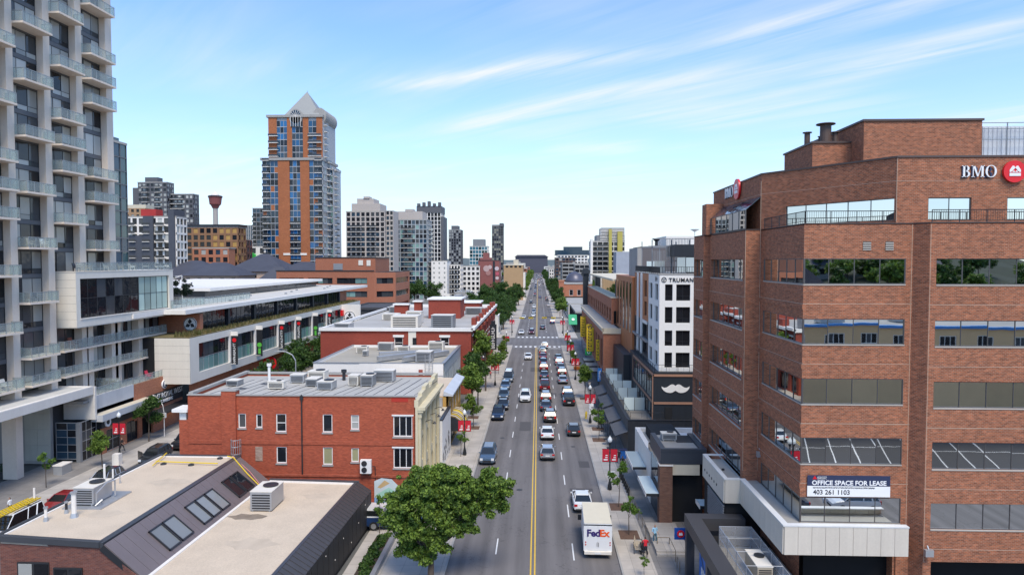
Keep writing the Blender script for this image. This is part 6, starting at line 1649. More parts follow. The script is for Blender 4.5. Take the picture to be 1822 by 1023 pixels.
for k in range(4):
 u = 0.9 + k * 3.05
 for c, d in ((4.3, 6.7), (7.2, 9.2), (0.4, 3.4)): window(red, A, B, u, u + 2.2, c, d, 0.3, M_DARK, [M_G_DK, M_G_GREY], 2, 1, 0.08, 'street_window')
 m_ = MB()
 for i in range(8):
  a0, a1 = math.pi * i / 8, math.pi * (i + 1) / 8
  yc = 64.45 + u + 1.1
  m_.extr([(-11.46, yc + 1.1 * math.cos(a0), 9.2 - 0.55 + 0.55 * math.sin(a0)), (-11.46, yc + 1.1 * math.cos(a1), 9.2 - 0.55 + 0.55 * math.sin(a1)), (-11.46, yc + 1.1 * math.cos(a1), 9.25), (-11.46, yc + 1.1 * math.cos(a0), 9.25)], (-0.1, 0, 0))
 part(red, 'arch_spandrel', m_, M_LIME)
for k in range(5):
 y = 64.5 + k * 3.05 + (0.1 if k == 0 else -0.1)
 m_ = MB(); m_.box(-11.45, -11.2, y, y + 0.55, 0, 9.7); m_.box(-11.45, -11.12, y - 0.06, y + 0.61, 9.0, 9.6); part(red, 'pilaster', m_, M_LIME)
m_ = MB(); m_.box(-11.45, -10.75, 64.35, 77.5, 9.75, 10.05); m_.box(-11.45, -10.95, 64.4, 77.45, 9.55, 9.75); part(red, 'cornice', m_, M_LIME)
m_ = MB()
for k in range(6): m_.box(-11.8, -11.4, 64.45 + k * 2.1, 64.45 + (k + 1) * 2.1, 10.05, 10.75 + 0.28 * (k % 3))
part(red, 'stepped_parapet', m_, M_LIME)
for k in range(3):
 l_ = thing('wall_lamp', ['black gooseneck lamp nearest on the cream stone front', 'middle black gooseneck lamp on the cream stone front', 'farthest black gooseneck lamp on the cream stone front'][k], 'lamp', (-11.2, 67.4 + 3.0 * k, 8.0), group='lamps on the cream stone front')
 m_ = MB(); m_.tube([(0, 0, 0), (0.5, 0, 0.2), (0.9, 0, 0.0)], 0.03, 5, 0); part(l_, 'arm', m_, M_DARK, local=True)
 m_ = MB(); m_.cyl((0.9, 0, 0.02), (0.9, 0, -0.2), 0.06, 0.2, 8); part(l_, 'shade', m_, M_DARK, local=True)
hv = thing('wall_air_conditioner', 'white double fan condenser hung on the red brick wall', 'air conditioner', (-16.4, 64.3, 3.7))
m_ = MB(); m_.box(-16.95, -15.9, 63.95, 64.35, 3.75, 5.05); part(hv, 'housing', m_, M_STEELW)
for z in (4.1, 4.72):
 m_ = MB(); m_.cyl((-16.55, 63.95, z), (-16.55, 63.91, z), 0.27, n=16); f_ = part(hv, 'fan_grille', m_, M_DARK)
m_ = MB(); m_.box(-16.8, -16.7, 63.95, 64.5, 3.6, 3.75); m_.box(-16.1, -16.0, 63.95, 64.5, 3.6, 3.75); m_.tube([(-15.85, 64.2, 4.4), (-15.6, 64.4, 4.3), (-15.6, 64.45, 3.0)], 0.04, 5); part(hv, 'bracket', m_, M_DARK)
cg = thing('caged_ladder', 'short galvanised caged ladder at the foot of the red brick wall', 'ladder', (-29, 64.3, 6))
m_ = MB()
for i in range(9):
 a_ = math.pi * i / 8; x, y = -29.1 + 0.45 * math.cos(a_), 64.3 - 0.6 * math.sin(a_); m_.cyl((x, y, 5.3), (x, y, 6.9), 0.025, n=4)
for z in (5.5, 6.2, 6.85): m_.tube([(-29.1 + 0.45 * math.cos(math.pi * i / 8), 64.3 - 0.6 * math.sin(math.pi * i / 8), z) for i in range(9)], 0.03, 4)
part(cg, 'cage', m_, M_GALV)
mu = thing('wall_mural', 'colourful painted mural on the wall behind the blue and white truck', 'mural', (-14.5, 64.3, 0))
def flat(nm, pts, col, d): m_ = MB(); m_.extr([(x, 64.40 - d, z) for x, z in pts], (0, -0.004, 0)); part(mu, nm, m_, paint('mural_' + nm, col, 0.7, var=0.15))
flat('white_ground', [(-15.7, 0.1), (-12.5, 0.1), (-12.5, 1.6), (-14.0, 3.1), (-15.0, 3.2), (-15.7, 2.9)], (0.55, 0.62, 0.62), 0)
flat('pale_blue', [(-15.7, 0.1), (-13.9, 0.1), (-15.0, 1.2), (-15.7, 1.3)], (0.2, 0.35, 0.62), 0.006)
flat('mint', [(-15.5, 1.6), (-14.3, 2.3), (-13.6, 1.9), (-15.5, 1.1)], (0.35, 0.6, 0.48), 0.006)
flat('tan', [(-15.4, 2.3), (-14.7, 3.0), (-14.2, 2.7), (-15.1, 2.2)], (0.55, 0.38, 0.18), 0.008)
flat('violet', [(-14.9, 1.3), (-13.4, 1.5), (-12.8, 1.0), (-14.2, 0.7)], (0.22, 0.16, 0.42), 0.01)
flat('red', [(-14.4, 1.35), (-13.8, 1.6), (-13.7, 1.1), (-14.3, 1.0)], (0.6, 0.03, 0.03), 0.014)
flat('orange', [(-13.6, 2.2), (-12.9, 1.5), (-12.7, 1.8), (-13.3, 2.6)], (0.7, 0.25, 0.05), 0.006)
RU = [(-26.2, 73.5, 1.5, 1.2, 0.9, 'white rooftop unit by the back of the red brick roof'), (-24.6, 75.3, 1.9, 1.5, 1.0, 'pale rooftop unit with dark fan at the back of the red brick roof'), (-23.9, 71.8, 1.2, 1.8, 0.8, 'blue grey rooftop duct box amid the tar seams'), (-21.9, 69.8, 1.6, 1.5, 0.85, 'sloped grey hood unit in the middle of the red brick roof'),
 (-19.6, 72.2, 1.1, 1.4, 1.1, 'first of the twin grey rooftop units with dark fronts'), (-18.1, 72.0, 1.3, 1.6, 1.15, 'second of the twin grey rooftop units, right hand one'), (-16.9, 74.6, 2.2, 1.3, 1.25, 'largest cream rooftop unit near the white rear wall'), (-27.1, 69.6, 1.7, 0.7, 0.8, 'tan timber framed rack on the red brick roof'), (-32.4, 71.5, 1.3, 1.3, 0.6, 'small dark unit at the left end of the red brick roof')]
for i, (x, y, w, d, h, lab) in enumerate(RU): ac_unit('rooftop_unit', lab, x, y, 10.75, w, d, h, R(rnd.uniform(-3, 3)), body=[M_GALV, M_OFFW, M_GREY][i % 3], group='machines on the red brick roof', fan=i % 2 == 1)
for (x, y, h, r, lab) in ((-29.9, 74.6, 1.9, 0.25, 'tall capped white chimney pipe at the left of the red brick roof'), (-21.6, 75.0, 1.2, 0.3, 'dark round ventilator in the middle of the red brick roof')):
 v = thing('vent_pipe', lab, 'vent pipe', (x, y, 10.75)); m_ = MB(); m_.cyl((0, 0, 0), (0, 0, h), r * .6, n=10); m_.cyl((0, 0, h - 0.3), (0, 0, h), r, n=10); part(v, 'pipe', m_, M_STEELW if h > 1.5 else M_DARK, local=True)
# ------------------------------------------------------------ low street buildings between
lw = thing('low_white_building', 'low white walled building with black graffiti between the cream front and the yellow shop', 'building', (-15, 80, 0))
mb = MB(); mb.box(-24, -11.0, 77.8, 85.4, 0, 5.6); part(lw, 'white_wall', mb, M_STEELW)
mb = MB(); mb.box(-23.8, -11.3, 77.9, 85.3, 5.6, 5.64); part(lw, 'roof', mb, M_CREAM)
mb = MB(); mb.box(-11.35, -10.95, 77.8, 85.4, 5.6, 5.75); part(lw, 'parapet', mb, M_DARK)
mb = MB()
for k in range(26):
 y = 78.3 + rnd.random() * 6.2; z = 0.4 + rnd.random() * 2.2; s_ = 0.2 + rnd.random() * 0.5
 mb.extr([(-10.995, y, z), (-10.995, y + s_, z + rnd.uniform(-.2, .5)), (-10.995, y + s_ * .7, z + s_), (-10.995, y - s_ * .2, z + s_ * .7)], (0.005 + 0.0002 * k, 0, 0))
part(lw, 'black_graffiti', mb, M_BLACK, kind='stuff')
ye = thing('yellow_shop_building', 'small yellow ochre shop building with white sloping cornice', 'building', (-15, 92, 0))
M_OCH = pbr('ochre_wall', (0.46, 0.27, 0.07), 0.75, var=0.15, streak=0.15)
mb = MB(); wall(mb, (-11.3, 85.5), (-11.3, 99.0), 0, 6.9, [(1 + k * 3.2, 3.2 + k * 3.2, 3.9, 6.0) for k in range(4)] + [(0.8, 12.8, 0.2, 3.0)], 0.3); mb.box(-23, -11.6, 85.5, 85.8, 5.6, 6.9); mb.box(-11.9, -11.62, 85.8, 99.0, 0, 6.9); mb.box(-23, -11.6, 98.7, 99, 0, 6.9)
part(ye, 'ochre_wall', mb, M_OCH)
for k in range(4): window(ye, (-11.3, 85.5), (-11.3, 99.0), 1 + k * 3.2, 3.2 + k * 3.2, 3.9, 6.0, 0.2, M_WHITE, [M_G_DK], 2, 1, 0.1, 'window')
window(ye, (-11.3, 85.5), (-11.3, 99.0), 0.8, 12.8, 0.2, 3.0, 0.2, M_DARK, [M_G_DK, M_G_GREY], 6, 1, 0.1, 'shopfront')
mb = MB(); mb.box(-23, -11.9, 85.5, 99, 6.9, 7.0); part(ye, 'tan_roof', mb, M_ROOFT)
mb = MB(); mb.extr([(-11.9, 85.4, 7.0), (-10.7, 85.4, 6.95), (-10.7, 85.4, 7.15), (-11.9, 85.4, 7.6)], (0, 13.7, 0)); part(ye, 'white_cornice', mb, pbr('pale_cornice', (0.50, 0.53, 0.57), 0.5))
mb = MB(); mb.box(-14.5, -12.0, 85.0, 85.5, 5.7, 6.8); part(ye, 'dark_corner_pipework', mb, M_GALV)
sa = thing('striped_awning', 'curved yellow and cream striped awning over the pavement on the left', 'awning', (-10.8, 88, 3))
for k in range(14):
 m_ = MB(); y = 85.9 + k * 0.42
 pr = [(-11.2, 4.3), (-10.5, 4.15), (-9.9, 3.7), (-9.5, 3.0), (-9.45, 2.4)]
 for i in range(4): m_.extr([(pr[i][0], y, pr[i][1]), (pr[i + 1][0], y, pr[i + 1][1]), (pr[i + 1][0], y + 0.41, pr[i + 1][1]), (pr[i][0], y + 0.41, pr[i][1])], (0.02, 0, 0.03))
 part(sa, 'canvas_stripe', m_, M_YB if k in (3, 8, 9) else (M_CREAM if k % 2 else pbr('awning_brown', (0.20, 0.13, 0.05), 0.7)))
m_ = MB(); m_.extr([(-11.2, 85.85, 4.28), (-10.5, 85.85, 4.1), (-9.9, 85.85, 3.68), (-9.5, 85.85, 3.0), (-9.45, 85.85, 2.4), (-11.2, 85.85, 2.4)], (0, 0.04, 0)); part(sa, 'black_end', m_, M_BLACK)
wb = thing('white_flat_roofed_building', 'white rendered building with tan flat roof crowded with ducts', 'building', (-24, 100, 0))
A, B = (-13.9, 100.2), (-13.9, 122.0)
ho = [(1.6 + k * 2.05, 2.5 + k * 2.05, z, z + 1.9) for k in range(10) for z in (2.0, 5.3)]
mb = MB(); wall(mb, A, B, 0, 8.9, ho + [(0.15, 1.1, 0.5, 8.0)], 0.25); part(wb, 'grey_street_wall', mb, pbr('grey_blue_render', (0.40, 0.45, 0.48), 0.7, var=0.08))
for h_ in ho: window(wb, A, B, *h_, 0.2, M_DARK, [M_G_DK], 1, 1, 0.07, 'narrow_window')
window(wb, A, B, 0.15, 1.1, 0.5, 8.0, 0.2, M_DARK, [M_G_BL], 1, 5, 0.07, 'tall_window')
mb = MB(); mb.box(-33.4, -13.95, 100, 100.3, 0, 8.9); mb.box(-33.4, -33.1, 100.3, 122, 0, 8.9); mb.box(-33.1, -14, 121.7, 122, 0, 8.9)
mb.box(-26.5, -13.95, 99.93, 99.99, 7.1, 8.9)
part(wb, 'white_wall', mb, M_STEELW)
mb = MB(); mb.box(-33.1, -14.2, 100.3, 121.7, 8.3, 8.5); part(wb, 'roof', mb, pbr('tan_membrane', (0.36, 0.33, 0.27), 0.9, var=0.25, vscale=0.25, fine=0.15))
mb = MB(); mb.box(-33.5, -13.8, 99.9, 100.35, 8.9, 8.97); mb.box(-14.25, -13.75, 100.35, 122, 8.9, 8.98); mb.box(-33.5, -33.1, 100.35, 122, 8.9, 8.97); part(wb, 'coping', mb, M_GREY)
mb = MB(); mb.box(-17.6, -17.0, 99.85, 99.92, 6.8, 8.0); part(wb, 'red_vent_cover', mb, pbr('rust_red', (0.30, 0.06, 0.04), 0.8))
ld = thing('roof_ladder', 'tall galvanised ladder against the white rear wall', 'ladder', (-16, 99.7, 6))
m_ = MB()
for x in (-16.6, -16.0, -15.5): m_.cyl((x, 99.7, 5.6), (x, 99.7, 10.2), 0.05, n=5)
for k in range(9): m_.cyl((-16.6, 99.7, 5.9 + k * 0.45), (-15.5, 99.7, 5.9 + k * 0.45), 0.03, n=4)
part(ld, 'frame', m_, M_GALV)
WU = [(-29.6, 114, 1.8, 1.4, 1.1, 'white rooftop unit at the far left of the tan membrane roof'), (-26.5, 118, 2.6, 1.3, 1.3, 'wide rooftop unit with dark grille at the rear of the tan membrane roof'), (-22.3, 112.5, 1.9, 1.4, 1.4, 'white square rooftop unit with dark front in the middle of the tan membrane roof'), (-17.5, 104.8, 2.4, 2.2, 1.6, 'big galvanised duct unit near the ladder'), (-17.4, 116.5, 2.6, 1.6, 1.7, 'brown grey rooftop unit at the rear right of the tan membrane roof'), (-28.2, 110.5, 0.8, 0.8, 0.9, 'small blue grey box on the tan membrane roof')]
for i, (x, y, w, d, h, lab) in enumerate(WU): ac_unit('rooftop_unit', lab, x, y, 8.5, w, d, h, R(rnd.uniform(-4, 4)), body=[M_OFFW, M_GALV][i % 2], group='machines on the tan membrane roof', fan=i % 2 == 0)
for (x0, y0, x1, y1, lab) in ((-24.5, 103.5, -19.0, 110.0, 'long silver duct running diagonally over the tan membrane roof'), (-20.5, 103.2, -14.8, 111.5, 'second silver duct running to the galvanised unit'), (-25.5, 108.5, -16.0, 112.5, 'silver duct at the back crossing the tan membrane roof')):
 d_ = MB(); v = Vector((y1 - y0, -(x1 - x0), 0)).normalized() * 0.35
 d_.prism([(x0 - v.x, y0 - v.y), (x0 + v.x, y0 + v.y), (x1 + v.x, y1 + v.y), (x1 - v.x, y1 - v.y)][::1], 8.8, 9.4)
 single('roof_duct', lab, 'duct', d_, M_GALV, group='ducts on the tan membrane roof', base=(x0, y0, 8.5))
# ------------------------------------------------------------ long red brick block along the street
lb = thing('long_red_brick_block', 'long red brick block with cream trimmed bays along the left pavement', 'building', (-22, 122.5, 0))
BR_R2 = brick('deep_red_brick', (0.35, 0.06, 0.034), (0.26, 0.045, 0.03), (0.24, 0.08, 0.06), var=0.15, patch=0.15)
hf = [(13.4, 15.0, 8.2, 10.3), (21.8, 23.4, 8.2, 10.3)]
mb = MB(); wall(mb, (-39.5, 122.4), (-12.0, 122.4), 0, 11.4, [(a - 1.5 + 1.6, b - 1.5 + 1.6, c, d) for a, b, c, d in hf], 0.3)
A, B = (-11.9, 122.4), (-11.9, 190)
bay = [(1.2 + k * 4.15, 2.7 + k * 4.15) for k in range(16)]
ho = [(a, b, z, z + 2.3) for a, b in bay for z in (4.4, 8.1)] + [(a - 0.5, b + 0.7, 0.3, 3.3) for a, b in bay]
wall(mb, A, B, 0, 11.6, ho, 0.3); part(lb, 'wall', mb, BR_R2)
for a, b, c, d in hf: window(lb, (-39.5, 122.4), (-12.0, 122.4), a + 0.1, b + 0.1, c, d, 0.2, M_STEELW, [M_G_DK], 1, 2, 0.12, 'window'); m_ = MB(); m_.box(-39.5 + a - 0.1, -39.5 + b + 0.3, 122.3, 122.4, d, d + 0.4); part(lb, 'lintel', m_, M_STEELW)
for h_ in ho:
 window(lb, A, B, *h_, 0.2, M_STEELW if h_[2] > 1 else M_DARK, [M_G_DK, M_G_GREY, M_G_CUR] if h_[2] > 1 else [M_G_DK], 1 if h_[2] > 1 else 2, 2 if h_[2] > 1 else 1, 0.1, 'bay_window')
 if h_[2] > 1:
  m_ = MB(); wallbox(m_, A, B, h_[0] - 0.2, h_[1] + 0.2, h_[3], h_[3] + 0.32, 0, 0.1); wallbox(m_, A, B, h_[0] - 0.15, h_[1] + 0.15, h_[2] - 0.2, h_[2], 0, 0.1); part(lb, 'cream_trim', m_, M_STEELW)
mb = MB(); mb.box(-39.2, -12.3, 122.8, 190, 0, 11.2); part(lb, 'roof', mb, pbr('block_roof', (0.40, 0.385, 0.355), 0.85, var=0.25, vscale=0.2))
mb = MB(); mb.box(-39.7, -11.7, 122.1, 122.75, 11.4, 12.0); mb.box(-11.95, -11.3, 122.1, 190, 11.6, 12.1); mb.box(-39.7, -39.2, 122.75, 190, 11.4, 11.9); mb.box(-39.2, -12, 189.6, 190, 11.2, 12.0); part(lb, 'cornice', mb, M_STEELW)
for k in range(8):
 m_ = MB(); m_.box(-11.9, -11.1, 127 + k * 8, 129.6 + k * 8, 10.6, 11.2); m_.box(-12.4, -11.6, 126.8 + k * 8, 129.8 + k * 8, 12.1, 13.0 if k % 3 else 13.4); part(lb, 'raised_parapet', m_, BR_R2)
m_ = MB(); m_.box(-23.4, -22.0, 122.3, 122.38, 0, 12.0); part(lb, 'pale_stair_strip', m_, M_OFFW)
m_ = MB(); m_.box(-22.6, -21.9, 122.2, 122.29, 8.0, 10.2); part(lb, 'dark_strip_window', m_, M_G_DK)
for (x0, x1, y0, y1, h) in ((-24.5, -17.3, 152, 160, 4.2), (-28.3, -26.6, 155, 157, 3.5), (-33.5, -30.3, 158, 160, 2.6), (-20, -15, 176, 184, 2.0)):
 m_ = MB(); m_.box(x0, x1, y0, y1, 11.2, 11.2 + h); st = part(lb, 'brick_stairhead', m_, BR_R2)
 m_ = MB(); m_.box(x0 - 0.3, x1 + 0.3, y0 - 0.3, y1 + 0.3, 11.2 + h, 11.5 + h); part(lb, 'stairhead_cap', m_, M_STEELW)
LU = [(-25.6, 132, 5.2, 5, 2.3, 'large cream cylinder-like tank unit on the long red brick block'), (-18.2, 131, 4.2, 3.2, 2.5, 'big grey louvred unit on the long red brick block'), (-36.5, 127, 3, 2.6, 1.2, 'slanted pale skylight unit at the left of the long red brick block'), (-25.6, 141, 3.2, 2.8, 2.4, 'brown grey box unit behind the cream tank on the long block'), (-15.5, 165, 4, 3, 1.6, 'dark unit at the far right of the long brick block roof'), (-21.5, 172, 5, 3, 1.5, 'pale wide unit at the far end of the long brick block roof'), (-32, 148, 3.4, 2.8, 1.4, 'white unit toward the back of the long brick block roof'), (-35, 170, 4, 4, 1.5, 'white unit at the rear left of the long brick block roof')]
for i, (x, y, w, d, h, lab) in enumerate(LU): ac_unit('rooftop_unit', lab, x, y, 11.2, w, d, h, R(rnd.uniform(-4, 4)), body=[M_OFFW, M_GREY, M_GALV][i % 3], group='machines on the long brick block', fan=False)
vs = thing('blade_sign', 'tall black ornate blade sign with white letters on the long red brick block', 'sign', (-10.9, 160, 3))
m_ = MB(); m_.box(-11.3, -9.7, 160, 160.3, 3.2, 9.2); m_.box(-11.0, -10.0, 160, 160.3, 9.2, 10.0); part(vs, 'black_board', m_, M_BLACK)
put(vs, 'lettering', marks_mesh(9, 0.8, M_LET), (-10.15, 159.95, 3.5), rot=(R(90), R(-90), 0))
vs = thing('blade_sign', 'smaller dark blade sign nearer the camera on the long red brick block', 'sign', (-10.9, 138, 4))
m_ = MB(); m_.box(-11.3, -10.5, 138, 138.2, 4.2, 8.2); part(vs, 'board', m_, M_NAVY)
m_ = MB()
for k in range(6): m_.box(-11.15, -10.65, 137.97, 138, 4.5 + k * 0.6, 4.85 + k * 0.6)
part(vs, 'lettering', m_, M_LET, kind='stuff')
es = thing('emblem_panel', 'white panel with black leaf emblem behind the long red brick block', 'sign', (-46, 172, 10))
m_ = MB(); m_.box(-50.6, -45.2, 172.1, 172.5, 5, 13.0); part(es, 'white_panel', m_, M_WHITE)
e2 = thing('round_emblem_sign', 'round black outlined leaf emblem on the tall white panel', 'sign', (-47.9, 172.05, 9.8)); leaf_emblem(e2, 1.5, M_LET, M_DARK)
block('glazed_retail_wing', 'glazed wing with dark roof behind the white emblem panel', -49.5, -36, 176, 198, 11.5, 3.8, 2.5, M_DARK, [M_G_BL, M_G_GREY, M_G_CUR], 0.5, 0.25, faces='F', roofm=M_ROOFD)
# ------------------------------------------------------------ orange brick office beyond
M_OBR = brick('orange_office_brick', (0.40, 0.13, 0.065), (0.33, 0.10, 0.05), (0.36, 0.2, 0.14), var=0.12, patch=0.15)
of = thing('orange_brick_office', 'stepped orange brick office with long ribbon windows behind the white retail block', 'building', (-68, 240, 0))
rib = [(2.0, 13.0), (15.0, 26.0)]
A, B = (-90, 232), (-56, 232)
mb = MB(); wall(mb, A, B, 0, 20.6, [(u0, u1, z, z + 2.0) for u0, u1 in ((1, 9.5), (11, 19.5), (21, 31.5)) for z in (3, 7.2, 11.7, 16.3)], 0.5)
A3, B3 = (-56, 232), (-49.5, 236); wall(mb, A3, B3, 0, 20.2, [(0.8, 6.8, z, z + 2.0) for z in (3, 7.2, 11.7, 16.3)], 0.5)
wall(mb, (-49.5, 236), (-49.5, 262), 0, 20.2, [(1, 24, z, z + 2.0) for z in (3, 7.2, 11.7, 16.3)], 0.5)
mb.box(-79, -57.5, 240, 262, 20.2, 25.2); part(of, 'wall', mb, M_OBR)
for z in (3, 7.2, 11.7, 16.3):
 for u0, u1 in ((1, 9.5), (11, 19.5), (21, 31.5)): window(of, A, B, u0, u1, z, z + 2.0, 0.4, M_DARK, [M_G_DK, M_G_GREY, M_G_GRN], 5, 1, 0.12, 'ribbon_window')
 window(of, A3, B3, 0.8, 6.8, z, z + 2.0, 0.4, M_DARK, [M_G_DK, M_G_GREY], 3, 1, 0.12, 'ribbon_window'); window(of, (-49.5, 236), (-49.5, 262), 1, 24, z, z + 2.0, 0.4, M_DARK, [M_G_DK, M_G_GREY], 6, 1, 0.12, 'ribbon_window')
mb = MB(); mb.prism([(-89.5, 232.6), (-56, 232.6), (-50, 236.4), (-50, 262), (-89.5, 262)], 0, 20.2); part(of, 'core', mb, M_VOID)
mb = MB(); mb.box(-79.2, -57.3, 239.8, 262.2, 25.2, 25.5); mb.box(-90.2, -56, 231.8, 232.2, 20.6, 20.9); part(of, 'coping', mb, M_DARK)
mb = MB(); mb.box(-72.5, -69.2, 239.85, 239.95, 21.0, 23.2); part(of, 'louvre', mb, M_GREY)
mb = MB(); mb.box(-63.5, -61.9, 239.85, 239.95, 22.6, 24.4); mb.box(-60.6, -59.2, 239.86, 239.95, 22.4, 24.4); part(of, 'white_unit', mb, M_OFFW, kind='stuff')
M_SLATE = pbr('slate_roof', (0.055, 0.058, 0.075), 0.6, var=0.25, vscale=0.3, fine=0.15)
M_PEACH = pbr('peach_stucco', (0.50, 0.36, 0.27), 0.8, var=0.08)
def hip_house(label, x0, x1, y0, y1, ze, zr):
 t = thing('slate_roofed_house', label, 'house', ((x0 + x1) / 2, y0, 0), group='slate roofed houses behind the retail block')
 m_ = MB(); m_.box(x0 + 0.8, x1 - 0.8, y0 + 0.8, y1 - 0.8, 0, ze); part(t, 'wall', m_, M_PEACH)
 m_ = MB(); w = min(x1 - x0, y1 - y0) / 2; a, b = (x0 + w, (y0 + y1) / 2, zr), (x1 - w, (y0 + y1) / 2, zr)
 if x1 - w <= x0 + w: a = ((x0 + x1) / 2 - 0.3, (y0 + y1) / 2, zr); b = ((x0 + x1) / 2 + 0.3, (y0 + y1) / 2, zr)
 p = [(x0, y0, ze), (x1, y0, ze), (x1, y1, ze), (x0, y1, ze)]
 m_.quad(p[0], p[1], b, a); m_.tri(p[1], p[2], b); m_.quad(p[2], p[3], a, b); m_.tri(p[3], p[0], a); m_.quad(p[3], p[2], p[1], p[0]); part(t, 'roof', m_, M_SLATE)
 m_ = MB()
 for k in range(5): m_.box(x0 + 2 + k * (x1 - x0 - 5) / 4, x0 + 3.2 + k * (x1 - x0 - 5) / 4, y0 + 0.7, y0 + 0.79, ze - 2.4, ze - 0.8)
 part(t, 'window', m_, M_G_DK, kind='stuff')
hip_house('wide slate roofed house nearest the concrete tower', -152, -118, 250, 280, 17.5, 24.3)
hip_house('slate roofed house with peach wall in the middle of the row', -124, -103, 232, 248, 19.0, 23.6)
hip_house('slate roofed house with tall pointed roof behind the middle one', -123, -98, 262, 284, 20, 27.0)
hip_house('long low slate roofed house beside the orange brick office', -106, -84, 268, 285, 19.5, 23.8)
hip_house('small slate roofed house in front of the long low one', -99, -86, 236, 246, 17, 22)
block('brick_row_block', 'brown brick block with white parapet balustrade behind the slate roofs', -150, -134, 292, 298, 29.5, 3.2, 3, BR_RED, PANES, 1.2, 1.2, faces='F')
# ------------------------------------------------------------ skyline
M_ORG = brick('tower_orange_brick', (0.40, 0.14, 0.055), (0.33, 0.11, 0.045), (0.3, 0.15, 0.1), w=0.6, h=0.25, patch=0.1)
ot = thing('orange_brick_glass_tower', 'tall orange brick and blue glass apartment tower with pyramid roof on the left skyline', 'apartment tower', (-115, 330, 0))
M_TG = pbr('tower_grey', (0.40, 0.41, 0.42), 0.6, var=0.06)
BLUE = [glass('glass_blue_deep', (0.012, 0.07, 0.16), spec=0.6), glass('glass_blue_mid', (0.02, 0.12, 0.28), spec=0.5), M_G_BL, M_G_GREY, M_G_DK]
def add_face(t, A, B, z0, z1, fh, bw, wallm, panes, band, pier, proud, nm='wall'):
 part(t, nm, grid_face(t, A, B, z0, z1, fh, bw, wallm, panes, band, pier, proud), wallm)
mb = MB(); mb.box(-133.6, -98.6, 330.3, 360, 0, 73); mb.box(-131, -98.6, 332.3, 358, 73, 94); part(ot, 'core', mb, M_TG)
for (x0, x1, z0, z1) in ((-134.2, -124.6, 12, 73), (-118.2, -111.3, 12, 73), (-104.6 - 1.8, -98.4, 12, 73)): add_face(ot, (x0, 330), (x1, 330), z0, z1, 3.05, 2.3, M_TG, BLUE if -119 < x0 < -112 else BLUE + BLUE + [M_ORG], 0.3, 0.16, 0.15, 'white_grid')
for (x0, x1) in ((-124.6, -118.2), (-111.3, -106.4)):
 m_ = MB(); m_.box(x0 - .2, x1 + .3, 329.5, 330.4, 0, 74); part(ot, 'brick_pier', m_, M_ORG)
m_ = MB(); m_.box(-122, -108, 329.2, 329.6, 27, 28); part(ot, 'white_beam', m_, M_WHITE)
m_ = MB(); m_.box(-135.2, -97.8, 329.0, 361, 73, 74.2); m_.box(-132, -98.2, 331, 359, 94, 95.2); part(ot, 'cornice', m_, M_CONC)
def balc_stack(t, A, B, u0, u1, z0, z1, fh, d=1.2, name='balcony'):
 b_, r_ = MB(), MB(); z = z0
 while z < z1:
  wallbox(b_, A, B, u0, u1, z - 0.15, z + 0.1, 0.16, d); wallbox(r_, A, B, u0, u1, z + 0.1, z + 1.05, d - 0.08, d - 0.03); z += fh
 part(t, name, b_, M_WHITE, kind='stuff'); part(t, name + '_rail', r_, M_G_GREY, kind='stuff')
balc_stack(ot, (-134.2, 330), (-98.4, 330), 0.0, 4.2, 15, 73, 3.05); balc_stack(ot, (-134.2, 330), (-98.4, 330), 31.5, 35.6, 15, 73, 3.05)
balc_stack(ot, (-134.2, 330), (-98.4, 330), 16.4, 22.4, 15, 43, 3.05)
A, B = (-98.3, 330), (-98.3, 345); add_face(ot, A, B, 12, 73, 3.05, 2.6, M_TG, [M_G_GRN, M_G_BL, M_G_GREY, M_G_DK], 0.9, 0.6, 0.2, 'grey_side'); balc_stack(ot, A, B, 8.5, 12.5, 15, 73, 3.05, 1.8)
mb = MB(); mb.box(-100, -96.5, 345, 362, 0, 70); mb.box(-100, -96.2, 344.8, 362.2, 70, 71.2); part(ot, 'rear_wing', mb, M_TG)
add_face(ot, (-100, 344.9), (-96.5, 344.9), 10, 70, 3.05, 1.7, M_TG, [M_G_BL, M_G_GRN, M_G_GREY], 0.5, 0.3, 0.15, 'wing_wall'); balc_stack(ot, (-96.4, 345), (-96.4, 362), 2, 8, 12, 70, 3.05, 1.5)
for (x0, x1, m0) in ((-131, -126, M_ORG), (-119.8, -116.9, M_ORG), (-110.3, -107.0, M_ORG), (-102.2, -98.7, M_ORG)): m_ = MB(); m_.box(x0, x1, 331.6, 332.4, 74, 94); part(ot, 'brick_pier', m_, m0)
for (x0, x1) in ((-126, -119.8), (-116.9, -110.3), (-107.0, -102.2)): add_face(ot, (x0, 332), (x1, 332), 74, 92.5, 3.1, 2.3, M_TG, BLUE, 0.3, 0.16, 0.1, 'white_grid')
balc_stack(ot, (-131, 332), (-98.6, 332), 0.3, 6, 75, 86, 3.3, 2.0); balc_stack(ot, (-131, 332), (-98.6, 332), 24, 32, 75, 86, 3.3, 2.0); balc_stack(ot, (-98.5, 332), (-98.5, 345), 2, 6, 75, 92, 3.1, 1.6)
m_ = MB()
ap = (-114.9, 343, 106); q_ = [(-126, 332.5, 94.5), (-104, 332.5, 94.5), (-104, 354, 94.5), (-126, 354, 94.5)]
q_ = [(-122.6, 332.6, 94.5), (-99.8, 332.6, 94.5), (-99.8, 354, 94.5), (-122.6, 354, 94.5)]; ap = (-111.2, 343, 108.5)
for i in range(4): m_.tri(q_[i], q_[(i + 1) % 4], ap)
part(ot, 'pyramid_roof', m_, pbr('pyramid_metal', (0.29, 0.295, 0.28), 0.5, metal=0.2, var=0.05))
m_ = MB(); m_.cyl((-101.0, 334, 95.0), (-101.0, 357, 95.0), 4.0, n=24); part(ot, 'barrel_roof', m_, M_CONC)
